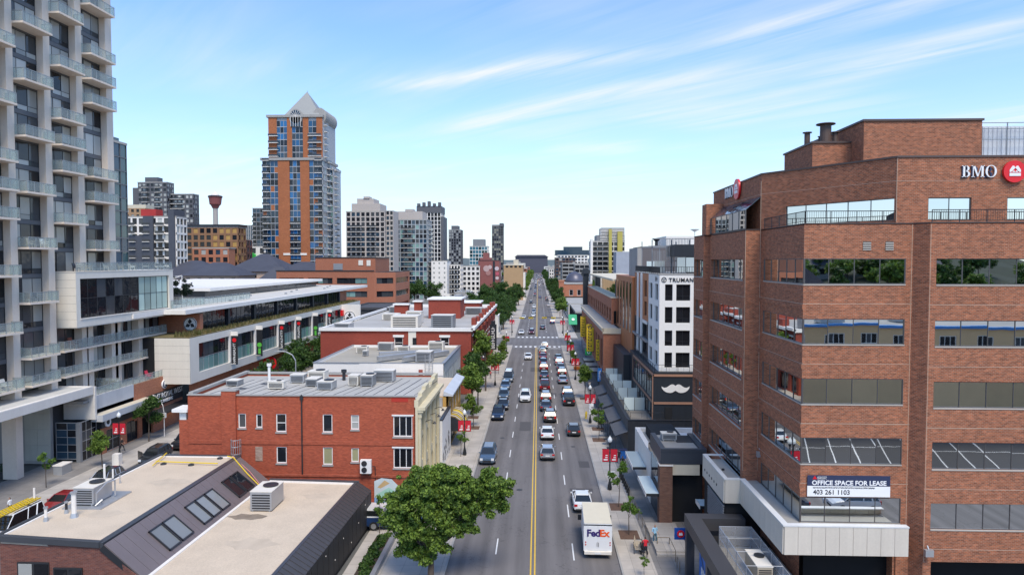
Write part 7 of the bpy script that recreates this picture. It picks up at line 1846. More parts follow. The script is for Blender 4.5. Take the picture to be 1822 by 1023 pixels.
m_ = MB(); m_.cyl((-114.4, 331.3, 94.0), (-114.4, 333.5, 94.0), 4.0, n=24); part(ot, 'arched_gable', m_, M_CONC)
m_ = MB(); m_.cyl((-114.4, 331.1, 94.2), (-114.4, 331.29, 94.2), 3.2, n=24); m_.box(-117.4, -111.4, 331.1, 331.29, 89.5, 94); part(ot, 'arched_window', m_, M_G_BL)
m_ = MB()
for k in range(7): a_ = math.pi * (k + .5) / 7; m_.cyl((-114.4, 331.05, 94.2), (-114.4 + 3.2 * math.cos(a_), 331.05, 94.2 + 3.2 * math.sin(a_)), 0.1, n=4)
for k in range(5): m_.box(-117.4 + k * 1.45, -117.2 + k * 1.45, 330.98, 331.09, 89.5, 94.2)
part(ot, 'fanlight_bar', m_, M_WHITE)
m_ = MB(); m_.cyl((-110.9, 343, 106), (-110.9, 343, 109), 0.12, n=5); part(ot, 'finial', m_, M_GREY)
ot.scale = (0.825, 0.8, 1); ot.location.x = -118.4
ct = thing('observation_tower', 'slender concrete observation tower with red flared pod and white mast far away', 'observation tower', (-732, 1530, 0))
ct.scale = (.88, .88, 1)
m_ = MB(); m_.lathe((0, 0, 0), [(9, 0), (6.4, 60), (6.0, 148)], 20); part(ct, 'shaft', m_, pbr('tower_shaft', (0.36, 0.33, 0.30), 0.8, var=0.05), local=True)
m_ = MB(); m_.lathe((0, 0, 148), [(7, -4), (11, 3), (14, 5), (16, 19), (17.5, 21), (17.5, 23), (13, 25)], 24); part(ct, 'pod', m_, pbr('pod_red', (0.21, 0.06, 0.055), 0.6, var=0.1), local=True)
m_ = MB(); m_.lathe((0, 0, 148), [(17.7, 21.5), (17.8, 23.2), (16, 24.5)], 24); part(ct, 'pod_rim', m_, M_DARK, local=True)
m_ = MB(); m_.lathe((0, 0, 148), [(10, 24), (9, 28), (4, 30), (2, 32), (0.6, 36), (0.5, 43)], 12); part(ct, 'mast', m_, M_WHITE, local=True)
GP = [M_G_DK, M_G_GREY, M_G_BL]
M_DGR = pbr('dark_grey_concrete', (0.10, 0.102, 0.112), 0.7, var=0.08)
M_TEAL = glass('teal_glass', (0.02, 0.06, 0.065), spec=0.9)
t = block('teal_glass_tower', 'dark teal glass tower half hidden behind the concrete condo tower', -125, -98, 145, 160, 51.5, 3.0, 2.4, M_SPAN, [M_TEAL, M_TEAL, M_G_BL], 0.25, 0.1, faces='FR', balc=[('R', 0, 0.5, 1, 15)], z0=20)
m_ = MB(); m_.box(-124, -99, 146, 159, 51.5, 53); part(t, 'roof_screen', m_, M_TEAL)
t = block('dark_slab_apartments', 'dark grey slab apartment block, taller of the linked pair on the left skyline', -250, -231.5, 420, 428, 73, 3.0, 2.6, M_DGR, [M_G_DK, M_G_CUR], 1.3, 0.9, faces='FR', balc=[('F', 0.15, 0.35, 4, 24), ('F', 0.6, 0.8, 4, 24)])
m_ = MB(); m_.box(-246, -238, 421, 427, 73, 76.5); m_.box(-254, -250, 421, 428, 0, 70); part(t, 'upper_block', m_, M_DGR)
block('dark_slab_apartments', 'dark grey slab apartment block, lower of the linked pair', -232, -217, 424, 431, 66, 3.0, 2.4, M_DGR, [M_G_DK, M_G_CUR, M_G_GREY], 1.1, 0.9, faces='FR', balc=[('F', 0.0, 0.6, 4, 22)])
block('beige_apartments', 'beige and brown apartment block between the teal tower and the dark slabs', -240, -222, 380, 388, 54, 3, 3, pbr('tan_brick_far', (0.36, 0.22, 0.12), 0.8), [M_G_CUR, M_G_DK], 1.3, 1.4, faces='FR', roofm=M_CREAM, parapet=2.0)
t = block('white_grey_mid_rise', 'white and charcoal mid rise with balconies beside the concrete tower', -160, -140, 260, 268, 41, 3.05, 2.6, M_WHITE, [M_G_DK, M_G_GREY, M_G_CUR, M_G_DK], 0.8, 0.7, faces='FR', balc=[('F', 0.36, 0.5, 1, 13), ('F', 0.62, 0.8, 1, 13), ('F', 0.1, 0.22, 1, 13)])
m_ = MB(); m_.box(-152.5, -148.6, 259.0, 262, 0, 41.5); m_.box(-142.5, -140.2, 258.9, 267, 0, 44); part(t, 'charcoal_bay', m_, pbr('charcoal_panel', (0.065, 0.07, 0.085), 0.6))
m_ = MB(); m_.box(-160.4, -152.6, 259.3, 259.7, 12, 34); part(t, 'charcoal_screen', m_, pbr('charcoal_panel', (0, 0, 0)))
m_ = MB(); m_.box(-155, -149, 262, 267, 41.5, 44.3); part(t, 'red_roof_box', m_, pbr('red_box', (0.40, 0.03, 0.025), 0.6))
m_ = MB(); m_.box(-170, -160.3, 258, 262, 38, 43.5); part(t, 'charcoal_roof_box', m_, pbr('charcoal_panel', (0, 0, 0)))
t = block('brown_apartments', 'brown brick apartment block with ochre balconies left of the observation tower', -157, -133.5, 300, 308, 39, 3.0, 3.0, pbr('brown_brick_far', (0.25, 0.13, 0.065), 0.8), [M_G_DK, pbr('ochre_panel', (0.42, 0.25, 0.07), 0.7), M_G_DK], 0.9, 1.0, faces='FR')
m_ = MB(); m_.box(-158, -133, 299.5, 308.5, 39.4, 40.4); part(t, 'dark_eave', m_, M_DARK)
block('maroon_apartments', 'low maroon block right of the brown apartments', -144, -137.5, 318, 324, 34, 3.0, 2.6, pbr('maroon', (0.13, 0.06, 0.05), 0.8), GP, 1.0, 0.9, faces='FR')
block('striped_office_slab', 'distant pale blue striped office slab by the observation tower', -321, -296, 700, 706, 61, 4, 2.2, M_CONC, [M_G_BL, M_G_BL], 0.3, 1.0, faces='F')
block('striped_office_slab', 'distant pinkish office slab left of the striped one', -334, -316, 690, 696, 58, 4, 2.6, pbr('pinkish', (0.34, 0.24, 0.21), 0.8), [M_G_BL, M_G_DK], 1.0, 0.9, faces='F')
block('dark_glass_tower', 'slim dark glass tower just left of the orange brick tower', -190, -182.5, 450, 456, 59, 3.0, 2.4, M_MIDG, [M_G_DK, M_G_BL], 0.5, 0.35, faces='FR', balc=[('F', 0.0, 0.3, 4, 19)])
t = block('white_green_shed', 'white building with bright green gable under the dark glass tower', -141, -133, 330, 335, 31, 4, 4, M_WHITE, [M_G_GREY], 1.2, 2.0, faces='F')
m_ = MB(); m_.extr([(-142.5, 328.5, 21), (-137, 328.5, 21), (-138, 328.5, 27.5), (-140.5, 328.5, 28.5)], (0, 1.3, 0)); part(t, 'green_gable', m_, paint('green_gable', (0.05, 0.5, 0.08), 0.6))
M_BEI = pbr('beige_condo', (0.46, 0.41, 0.37), 0.75, var=0.05)
t = block('beige_condo_tower', 'beige condominium tower with stepped crown right of the orange tower', -113, -90, 400, 420, 53, 3.0, 2.8, M_BEI, [M_G_DK, M_G_GREY, M_G_BL, M_G_DK], 0.7, 0.9, faces='FR', balc=[('F', 0.1, 0.42, 1, 16), ('F', 0.55, 0.78, 1, 16), ('R', 0.2, 0.5, 1, 16)])
m_ = MB(); m_.box(-110, -93, 401, 418, 53, 58); m_.box(-107, -97, 402, 416, 58, 61); m_.box(-103, -99.5, 401.5, 408, 61, 62.2); m_.box(-90, -85.6, 403, 418, 0, 54); part(t, 'stepped_crown', m_, M_BEI)
add_face(t, (-90, 402.9), (-85.6, 402.9), 6, 54, 3.0, 2.2, M_BEI, [M_G_DK, M_G_BL], 0.9, 0.7, 0.15, 'rear_bay')
t = block('grey_glass_condo_tower', 'grey glass condominium tower in the middle of the left row', -92, -70, 430, 450, 50, 3.0, 2.5, pbr('grey_white_panel', (0.36, 0.39, 0.41), 0.6), [M_G_BL, M_G_GREY, M_G_DK, M_G_GRN], 0.5, 0.5, faces='FR', balc=[('F', 0.3, 0.6, 1, 16), ('R', 0.3, 0.7, 1, 16)])
m_ = MB(); m_.box(-90, -73, 431, 448, 50, 55.5); m_.box(-84, -79, 430.9, 440, 55.5, 57); part(t, 'crown', m_, M_BEI)
t = block('dark_crowned_tower', 'dark tower with white mullions and toothed black crown', -92, -74, 520, 540, 61, 3.0, 2.5, M_WHITE, [M_G_DK, M_G_DK, M_G_GREY], 0.35, 0.5, faces='FR')
m_ = MB(); m_.box(-92.5, -73.5, 519.5, 540, 61, 66)
for k in range(5): m_.box(-92 + k * 4, -90 + k * 4, 519, 523, 66, 68 + (k % 3) * 0.8)
m_.box(-75, -72, 520, 541, 0, 58) ; part(t, 'dark_crown', m_, M_DGR)
t = block('slim_dark_tower', 'slim dark red and grey tower beyond the toothed one', -91.5, -79, 700, 718, 56, 3.0, 2.5, M_DGR, [M_G_DK, M_G_CUR], 0.7, 0.8, faces='FR'); m_ = MB(); m_.box(-89, -82, 702, 716, 56, 60.5); part(t, 'crown', m_, M_DGR)
t = block('blue_glass_block', 'mid height blue green glass block between the two distant slim towers', -65, -48, 650, 670, 38, 3.4, 3.0, M_WHITE, [M_TEAL, glass('glass_cyan', (0.06, 0.20, 0.26), spec=0.9)], 0.5, 0.3, faces='FR'); m_ = MB(); m_.box(-62, -51, 652, 668, 38, 45); part(t, 'crown', m_, M_MIDG)
t = block('tallest_distant_tower', 'tallest slim grey tower at the end of the left row', -60.5, -46, 900, 920, 70, 3.2, 3.2, M_DGR, [M_G_DK, M_G_GREY, pbr('tan_glazing', (0.25, 0.24, 0.18), 0.3)], 0.4, 0.5, faces='FR'); m_ = MB(); m_.box(-50.5, -45.5, 899, 921, 70, 74); m_.box(-60.5, -50.5, 901, 919, 70, 72); part(t, 'crown', m_, M_DGR)
block('distant_tower', 'small distant grey tower just right of the slim dark tower', -78, -71, 800, 812, 28, 3, 3, M_MIDG, GP, 0.8, 0.8, faces='F')
block('orange_brick_block', 'orange brick block with horizontal bands under the condo towers', -92, -80, 352, 365, 25.5, 3.2, 4, M_OBR, [M_G_DK], 2.2, 2.5, faces='F')
block('white_low_apartments', 'white low apartment block at the foot of the grey glass tower', -67, -57, 428, 445, 24, 3.2, 3.5, M_WHITE, [M_G_CUR], 1.8, 2.4, faces='F')
block('grey_white_apartments', 'small grey and white apartment block with many balconies', -58, -50, 440, 455, 21.5, 3.0, 2.2, M_WHITE, [M_G_DK, M_G_DK], 1.0, 0.7, faces='FR', balc=[('F', 0.1, 0.9, 1, 7)])
block('white_motel_block', 'white angular low block beyond the trees on the left', -52, -40, 470, 490, 20.5, 3.2, 3, M_WHITE, [M_G_DK, M_G_GREY], 1.3, 1.2, faces='FR')
block('cream_low_block', 'cream low block right of the white angular one', -49, -39, 520, 540, 21, 3.2, 3, M_CONC, [M_G_DK], 1.3, 1.2, faces='FR')
rm = thing('mural_warehouse', 'dusky red warehouse wall with a pale figure mural, far left of the street', 'building', (-34, 470, 0))
m_ = MB(); m_.box(-41, -26.5, 470, 490, 0, 24.5); part(rm, 'wall', m_, pbr('dusky_red', (0.26, 0.09, 0.08), 0.8, var=0.08))
m_ = MB(); m_.box(-31, -29.5, 469.9, 469.99, 8, 24); m_.box(-41.2, -26.3, 469.8, 490, 24.5, 24.8); part(rm, 'dark_strip', m_, M_BLACK)
for (x, z, r, c) in ((-35.5, 19, 2.2, (0.5, 0.35, 0.33)), (-34.2, 16, 1.8, (0.4, 0.2, 0.18)), (-33, 20, 1.4, (0.55, 0.42, 0.4)), (-28.2, 19, 1.5, (0.6, 0.5, 0.52)), (-27.9, 15.5, 1.3, (0.5, 0.1, 0.14)), (-28, 12.5, 1.2, (0.6, 0.5, 0.5))):
 m_ = MB(); m_.cyl((x, 469.9, z), (x, 469.8 - r * 0.01, z), r, n=9); part(rm, 'mural_patch', m_, paint('mural_%d' % int(abs(x * 10)), c, 0.7))
bm2 = thing('tan_theatre_block', 'plain tan theatre-like block with notched dark parapet beside the street', 'building', (-17, 420, 0))
m_ = MB(); m_.box(-21, -9.2, 420, 450, 0, 21.5); part(bm2, 'wall', m_, pbr('tan_stucco', (0.42, 0.27, 0.14), 0.8, var=0.08))
m_ = MB()
for k in range(4): m_.box(-19.8 + k * 2.7, -18.2 + k * 2.7, 419.9, 419.99, 20.2, 21.2)
part(bm2, 'dark_notch', m_, M_VOID)
m_ = MB(); m_.box(-21.2, -9, 419.8, 450, 21.5, 21.9); m_.box(-15, -12, 421, 430, 21.9, 25); part(bm2, 'coping', m_, M_CREAM)
m_ = MB(); m_.box(-9.1, -7.9, 424, 440, 0, 17); single('white_side_building', 'narrow white building squeezed beside the tan theatre block', 'building', m_, M_WHITE, base=(-8.5, 430, 0))
m_ = MB(); m_.box(-33, -8, 1180, 1230, 0, 0.5); m_.box(-46, 20, 1400, 1440, 0, 33); m_.extr([(-48, 1398, 33), (22, 1398, 33), (14, 1398, 37), (-42, 1398, 37)], (0, 44, 0)); single('end_of_street_hall', 'broad dark violet hall closing the far end of the street', 'building', m_, pbr('violet_grey', (0.075, 0.075, 0.10), 0.8, var=0.05), base=(-15, 1400, 0))
ch = thing('red_brick_church_top', 'stepped dusky red brick top above the mural warehouse', 'building', (-40, 560, 0)); m_ = MB(); m_.box(-47.5, -38.5, 560, 575, 0, 27); m_.box(-45, -40.5, 560.5, 574, 27, 31); part(ch, 'wall', m_, pbr('dusky_red', (0, 0, 0)))
rg_ = random.Random(11)
lowroofs = []
for j, y in enumerate((214, 236, 262, 292, 322, 352, 384)):
 x = -47.0 if y > 228 else -44
 while x < -14:
  w = rg_.uniform(8, 13); h = rg_.uniform(4.5, 7.5)
  lowroofs.append((x, min(x + w, -12.4), y, y + rg_.uniform(13, 19), h, j, sum(1 for q in lowroofs if q[5] == j))); x += w + rg_.uniform(0.5, 3)
desc = ['grey flat roof', 'white walled shop', 'tan flat roof', 'red brick shop', 'pale membrane roof', 'dark tarred roof']
for i, (x0, x1, y0, y1, h, jr, jc) in enumerate(lowroofs):
 ow_ = ['first', 'second', 'third', 'fourth', 'fifth', 'sixth', 'seventh']
 wm_ = [M_CONC, M_WHITE, M_OFFW, BR_R2, M_MIDG, M_OBR][i % 6]; rm_ = [M_ROOFG, M_ROOFG, pbr('tan_membrane', (0, 0, 0)), M_ROOFG, pbr('pale_membrane', (0, 0, 0)), M_ROOFD][i % 6]
 t = thing('low_flat_roofed_shop', 'low %s walled shop, %s from left in the %s row past the crossing' % (['concrete', 'white', 'cream', 'deep red', 'mid grey', 'orange brick'][i % 6], ow_[jc], ow_[jr]), 'building', ((x0 + x1) / 2, y0, 0), group='low shops beyond the long red brick block')
 m_ = MB(); wall(m_, (x0, y0), (x1, y0), 0, h, [(1.2, x1 - x0 - 1.2, 1.0, 3.0)], 0.3); wall(m_, (x1, y0), (x1, y1), 0, h, [(1.5, y1 - y0 - 1.5, 0.8, 3.0)], 0.3); m_.box(x0, x1 - 0.4, y0 + 0.4, y1, 0, h - 0.4); part(t, 'wall', m_, wm_)
 m_ = MB(); m_.box(x0 + 0.2, x1 - 0.2, y0 + 0.2, y1 - 0.2, h - 0.38, h - 0.3); part(t, 'roof', m_, rm_)
 m_ = MB(); m_.box(x0 - .1, x1 + .1, y0 - .1, y0 + .3, h, h + .15); m_.box(x1 - .3, x1 + .1, y0 + .3, y1, h, h + .15); part(t, 'coping', m_, M_STEELW)
 for k in range(rg_.randint(2, 4)):
  ux, uy = rg_.uniform(x0 + 1.5, x1 - 1.5), rg_.uniform(y0 + 1.5, y1 - 2); s_ = rg_.uniform(0.6, 1.3)
  m_ = MB(); m_.box(ux - s_, ux + s_, uy - s_ * .7, uy + s_ * .7, h - .3, h + rg_.uniform(.5, 1.3)); m_.cyl((ux + s_ * 1.3, uy, h - .3), (ux + s_ * 1.3, uy, h + .9), .15, n=6); part(t, 'roof_unit', m_, [M_GALV, M_OFFW, M_GREY][k % 3])
far = []
for side in (-1, 1):
 for y in range(460, 1380, 55):
  for c in range(3):
   w = rg_.uniform(14, 30); x = (15 + c * 34 + rg_.uniform(-4, 6));
   if c == 0 and rg_.random() < 0.3: continue
   if side < 0 and y < 700: x += 30
   far.append((side * x - (w if side < 0 else 0), w, y + rg_.uniform(-10, 10), rg_.uniform(14, 30), rg_.uniform(6, 15) + (rg_.random() < 0.12) * 9))
fm = [M_CONC, M_BEI, M_MIDG, M_OBR, M_WHITE, M_DGR, M_OFFW]
for i, (x, w, y, d, h) in enumerate(far):
 t = thing('distant_building', 'distant low city building beside the far end of the street', 'building', (x + w / 2, y, 0), group='distant low buildings along the street')
 m_ = MB(); m_.box(x, x + w, y, y + d, 0, h); part(t, 'wall', m_, fm[i % 7])
 m_ = MB(); nf_ = max(1, int(h / 3.3))
 for k in range(nf_):
  m_.box(x + 1, x + w - 1, y - 0.06, y - 0.001, k * 3.3 + 1, k * 3.3 + 2.6)
  xs_ = x + w + 0.06 if x < 0 else x - 0.06; xb_ = x + w + 0.001 if x < 0 else x - 0.001
  m_.box(xb_, xs_, y + 1, y + d - 1, k * 3.3 + 1, k * 3.3 + 2.6)
 part(t, 'window', m_, GP[i % 3], kind='stuff')
 m_ = MB(); m_.box(x - .2, x + w + .2, y - .2, y + d, h, h + .4); m_.box(x + w * .3, x + w * .5, y + 3, y + 8, h + .4, h + 2.5); part(t, 'roof', m_, M_ROOFG)
m_ = MB();
for i in range(1500):
 y = 500 + 2100 * rg_.random() ** 0.8; x = rg_.uniform(-0.85, 0.85) * y
 if abs(x) < 95 + (60 if y < 700 else 0): continue
 w, d, h = rg_.uniform(8, 26), rg_.uniform(8, 26), rg_.uniform(4, 10) + (rg_.random() < .06) * rg_.uniform(5, 18)
 m_.box(x, x + w, y, y + d, 0, h, m=i % 4, bot=False)
single('distant_town', 'hazy spread of low town roofs out to the horizon', 'town', m_, [M_CONC, M_BEI, M_ROOFG, M_DGR], kind='stuff', base=(0, 800, 0))
# ------------------------------------------------------------ behind the viewpoint: what the office windows mirror
tan = thing('tan_corner_building', 'tan rendered corner building with blue eaves across the side street', 'building', (35, -15, 0))
A, B = (78, -14), (10, -14)
ho = [(2 + k * 5.2, 4.4 + k * 5.2, 11.7, 13.3) for k in range(12)]
M_TANW = pbr('tan_render', (0.80, 0.52, 0.27), 0.85, var=0.1)
mb = MB(); wall(mb, A, B, 0, 14.4, ho, 0.3); mb.box(10, 78, -40, -14.4, 0, 14.3); part(tan, 'wall', mb, M_TANW)
for h_ in ho: window(tan, A, B, *h_, 0.1, M_WHITE, [M_G_DK, M_G_GREY], 3, 1, 0.12, 'window')
mb = MB(); mb.box(9.7, 78.3, -14.4, -13.6, 14.4, 14.75); part(tan, 'blue_eave', mb, paint('eave_blue', (0.05, 0.25, 0.6), 0.5))
mb = MB(); mb.box(9.7, 78.3, -40, -14.4, 14.4, 14.6); part(tan, 'roof', mb, M_ROOFG)
for k, (x, y) in enumerate(((20, -18), (31, -24), (44, -17), (58, -22))): ac_unit('rooftop_unit', 'grey rooftop unit on the tan corner building, %s from the street' % ['first', 'second', 'third', 'fourth'][k], x, y, 14.6, 3, 2.4, 1.6, group='units on the tan corner building')
h_ = thing('gabled_brick_house', 'brown brick house with steep slate roof behind the tan building', 'house', (48, -60, 0))
mb = MB(); mb.box(38, 62, -75, -55, 0, 16); part(h_, 'wall', mb, BR_RED)
mb = MB(); mb.extr([(37, -54, 16), (63, -54, 16), (50, -54, 26)], (0, -22, 0)); part(h_, 'roof', mb, M_SLATE)
for i, (x, y, w, d, h, m0) in enumerate(((-40, -60, 30, 24, 16, M_OBR), (-45, -20, 26, 30, 10, M_OFFW), (-36, 4, 22, 22, 7, M_CONC), (75, -70, 30, 20, 12, M_OFFW), (0, -140, 24, 20, 18, M_CONC), (40, -130, 40, 20, 14, M_WHITE))):
 t = thing('building_behind', 'plain building with %s walls behind the viewpoint, mirrored in the windows' % ['orange brick', 'cream', 'bare concrete', 'pale panel', 'tall concrete', 'white'][i], 'building', (x, y, 0), group='buildings behind the viewpoint')
 m_ = MB(); m_.box(x, x + w, y, y + d, 0, h); part(t, 'wall', m_, m0)
 m_ = MB()
 for k in range(int(h / 3.5)): m_.box(x + 1, x + w - 1, y + d + 0.001, y + d + 0.08, 1 + k * 3.5, 2.8 + k * 3.5)
 part(t, 'window', m_, M_G_DK, kind='stuff')
 m_ = MB(); m_.box(x - .2, x + w + .2, y - .2, y + d + .2, h, h + .4); part(t, 'roof', m_, M_ROOFG)
mb = MB()
for i in range(14):
 x = -60 + i * 22
 for j in range(5):
  y = -95 - j * 40; zz = lambda a, b: max(0, (-95 - b)) * 0.16 + 3 * math.sin(a * .05 + b * .03) if b < -95 else 0
  mb.quad((x, y - 40, zz(x, y - 40)), (x + 22, y - 40, zz(x + 22, y - 40)), (x + 22, y, zz(x + 22, y)), (x, y, zz(x, y)))
struct('wooded_hill', mb, pbr('hill_ground', (0.03, 0.04, 0.02), 0.95, var=0.4))
for i, (x, y, z, c) in enumerate(((20, -190, 13, M_OFFW), (52, -200, 15, M_WHITE), (92, -195, 14, M_OFFW), (110, -215, 17, M_CONC), (150, -200, 15, M_WHITE), (38, -225, 19, M_OFFW), (80, -235, 20, M_CONC))):
 t = thing('hillside_house', 'hillside house behind the viewpoint, %s of the row from the street' % ['first', 'second', 'third', 'fourth', 'fifth', 'sixth', 'seventh'][i], 'house', (x, y, z), group='hillside houses behind the viewpoint')
 m_ = MB(); m_.box(x, x + 12, y, y + 9, z - 3, z + 6); part(t, 'wall', m_, c)
 m_ = MB(); m_.extr([(x - 1, y - 1, z + 6), (x - 1, y + 10, z + 6), (x - 1, y + 4.5, z + 10)][::-1], (14, 0, 0)); part(t, 'roof', m_, M_SLATE)
 m_ = MB(); m_.box(x + 2, x + 4, y + 9, y + 9.1, z + 2, z + 4.5); m_.box(x + 7, x + 10, y + 9, y + 9.1, z + 2, z + 4.5); part(t, 'window', m_, M_G_DK, kind='stuff')
# ------------------------------------------------------------ vehicles
M_CG = glass('car_glass', (0.015, 0.018, 0.02), rough=0.05, spec=0.9, wav=0)
M_TYRE = pbr('tyre_rubber', (0.02, 0.02, 0.02), 0.85, var=0.1, local=True)
M_RIM = paint('wheel_rim', (0.38, 0.39, 0.40), 0.35, 0.6)
M_TAIL = paint('tail_lamp_red', (0.50, 0.012, 0.012), 0.2)
M_HEAD = paint('head_lamp', (0.75, 0.77, 0.78), 0.15)
M_PLATE = paint('number_plate', (0.7, 0.7, 0.68), 0.5)
M_TRIM = paint('black_trim', (0.02, 0.02, 0.022), 0.5)
PC = {}
def cpaint(n, c, metal=0.35):
 PC[n] = paint('car_paint_' + n, c, 0.32, metal, 1.0); return PC[n]
for n, c, mtl in (('white', (0.72, 0.72, 0.71), 0), ('black', (0.012, 0.012, 0.014), .1), ('silver', (0.42, 0.43, 0.45), .6), ('grey', (0.13, 0.135, 0.145), .5), ('charcoal', (0.045, 0.047, 0.052), .4), ('red', (0.30, 0.015, 0.015), .2), ('maroon', (0.14, 0.012, 0.018), .3), ('blue', (0.02, 0.06, 0.18), .4), ('navy', (0.012, 0.025, 0.06), .4), ('slate', (0.10, 0.15, 0.21), .5), ('yellow', (0.65, 0.42, 0.02), 0)): cpaint(n, c, mtl)
def loft(secs, m=0):
 """secs: list of rings (same point count) along the length"""
 mb = MB(); k = len(secs[0])
 for s in secs: mb.v += s
 for a in range(len(secs) - 1):
  for i in range(k):
   j = (i + 1) % k; mb.f.append((a * k + i, a * k + j, (a + 1) * k + j, (a + 1) * k + i)); mb.mi.append(m)
 mb.f.append(tuple(range(k - 1, -1, -1))); mb.mi.append(m); mb.f.append(tuple(range((len(secs) - 1) * k, len(secs) * k))); mb.mi.append(m)
 return mb
CAR = {  # L, W, belt heights along the body [(y, top z, half-width factor)], cabin (base y0,y1, roof y0,y1, base z, roof z)
 'sedan': (4.7, 1.84, [(-2.35, .62, .80), (-2.28, .92, .92), (-1.7, 1.02, .98), (-0.9, 1.0, 1), (0.9, .98, 1), (1.2, .96, .99), (2.0, .80, .95), (2.28, .66, .86), (2.35, .5, .78)], [(-1.85, 1.15, -0.95, 0.30, .97, 1.44)], .33),
 'hatch': (4.3, 1.80, [(-2.15, .60, .82), (-2.1, .98, .93), (-1.5, 1.04, 1), (0.8, 1.0, 1), (1.1, .98, .99), (1.85, .84, .95), (2.1, .68, .86), (2.15, .5, .78)], [(-2.05, 1.15, -1.45, 0.25, .98, 1.50)], .33),
 'suv': (4.75, 1.92, [(-2.37, .65, .84), (-2.32, 1.08, .95), (-1.8, 1.14, 1), (0.9, 1.12, 1), (1.2, 1.1, .99), (2.05, .98, .96), (2.32, .82, .88), (2.37, .6, .82)], [(-2.25, 1.25, -1.85, 0.45, 1.10, 1.72)], .37),
 'pickup': (5.7, 2.0, [(-2.85, .7, .90), (-2.82, 1.12, .97), (-2.0, 1.14, 1), (-0.7, 1.14, 1), (1.3, 1.14, 1), (1.6, 1.14, .99), (2.5, 1.08, .97), (2.78, .92, .9), (2.85, .7, .86)], [(-0.75, 1.65, -0.55, 0.85, 1.12, 1.85)], .40),
 'van': (5.3, 2.0, [(-2.65, .7, .9), (-2.6, 1.2, .97), (-1.8, 1.22, 1), (1.2, 1.2, 1), (1.7, 1.12, .98), (2.4, .98, .93), (2.6, .8, .86), (2.65, .6, .8)], [(-2.6, 2.05, -2.45, 0.95, 1.18, 2.15)], .36),
}
CARM = {}
def car_parts(kind):
 if kind in CARM: return CARM[kind]
 L_, W, prof, cab, r = CAR[kind]; w = W / 2; P_ = []
 secs = []
 for (y, zt, f) in prof:
  zb = .30 if abs(y) < L_ / 2 - .2 else .36
  hw = w * f; zt = max(zt, zb + .2); zm = zb + (zt - zb) * .55
  secs.append([(-hw * .88, y, zb), (-hw, y, zb + .1), (-hw * 1.0, y, zm), (-hw * .96, y, zt - .05), (-hw * .84, y, zt), (hw * .84, y, zt), (hw * .96, y, zt - .05), (hw, y, zm), (hw, y, zb + .1), (hw * .88, y, zb)][::-1])
 P_.append(('body', loft(secs).mesh('car_body', PC['white'], smooth=False), None))
 (b0, b1, r0, r1, zb, zr) = cab[0]
 gw, rw = w * .90, w * .70
 g = MB()
 def ring(y, hw, z): return (-hw, y, z), (hw, y, z)
 a, b = ring(b0, gw, zb); c, d = ring(b1, gw, zb); e, f_ = ring(r0, rw, zr - .04); h_, i_ = ring(r1, rw, zr - .04)
 P_.append(('rear_window', MB().quad(a, b, f_, e).mesh('rear_window', M_CG), None))
 P_.append(('windscreen', MB().quad(d, c, h_, i_).mesh('windscreen', M_CG), None))
 for s_, q_ in ((-1, (c, a, e, h_)), (1, (b, d, i_, f_))):
  P_.append(('side_window', MB().quad(*q_).mesh('side_window', M_CG), None))
 top = MB()
 hs = []
 for (y, hw, z) in ((r0 - .06, rw * .94, zr - .06), (r0 + .05, rw * 1.02, zr), (r1 - .1, rw * 1.02, zr), (r1 + .08, rw * .94, zr - .06)):
  hs.append([(-hw, y, z - .05), (-hw * .9, y, z + .015), (hw * .9, y, z + .015), (hw, y, z - .05)][::-1])
 top = loft(hs)
 P_.append(('roof', top.mesh('car_roof', PC['white']), None))
 pl = MB(); pr = .045
 bm = (b0 + b1) / 2 - .1; rm_ = (r0 + r1) / 2
 for s_ in (-1, 1):
  for (p, q) in (((s_ * gw, b0 + .03, zb), (s_ * rw, r0, zr - .03)), ((s_ * gw, b1 - .03, zb), (s_ * rw, r1, zr - .03)), ((s_ * gw * 1.0, bm, zb), (s_ * rw * 1.01, rm_, zr - .03))): pl.cyl(p, q, pr, n=5)
 if kind in ('suv', 'van', 'hatch'):
  for s_ in (-1, 1): pl.cyl((s_ * (gw + .005), b0 + (b1 - b0) * .25, zb), (s_ * (rw + .005), r0 + (r1 - r0) * .18, zr - .03), .07, n=5)
 P_.append(('pillar', pl.mesh('car_pillar', PC['white']), None))
 for s_ in (-1, 1):
  for y in (-L_ * .29, L_ * .305):
   m_ = MB(); m_.cyl((s_ * (w - .22), y, r), (s_ * (w + .012), y, r), r, n=14); t_ = m_.mesh('tyre', M_TYRE)
   m_ = MB(); m_.cyl((s_ * (w + .01), y, r), (s_ * (w + .022), y, r), r * .62, n=10); P_.append(('wheel', t_, ('rim', m_.mesh('rim', M_RIM))))
  m_ = MB(); m_.box(s_ * w * .60, s_ * w * .93, -L_ / 2 - .0, -L_ / 2 + .12, .72 if kind != 'pickup' else .8, .92 if kind in ('sedan', 'hatch') else 1.08); P_.append(('tail_light', m_.mesh('tail_light', M_TAIL), None))
  m_ = MB(); m_.box(s_ * w * .52, s_ * w * .86, L_ / 2 - .14, L_ / 2 + .01, .62, .76 if kind in ('sedan', 'hatch') else .86); P_.append(('headlight', m_.mesh('headlight', M_HEAD), None))
  m_ = MB(); m_.box(s_ * w * .98, s_ * (w + .14), b1 - .42, b1 - .32, zb, zb + .12); P_.append(('mirror', m_.mesh('wing_mirror', PC['white']), None))
 m_ = MB(); m_.box(-.26, .26, -L_ / 2 - .02, -L_ / 2 + .1, .62, .76); P_.append(('number_plate', m_.mesh('number_plate', M_PLATE), None))
 m_ = MB(); m_.box(-w * .5, w * .5, L_ / 2 - .1, L_ / 2 + .012, .42, .62); P_.append(('grille', m_.mesh('grille', M_TRIM), None))
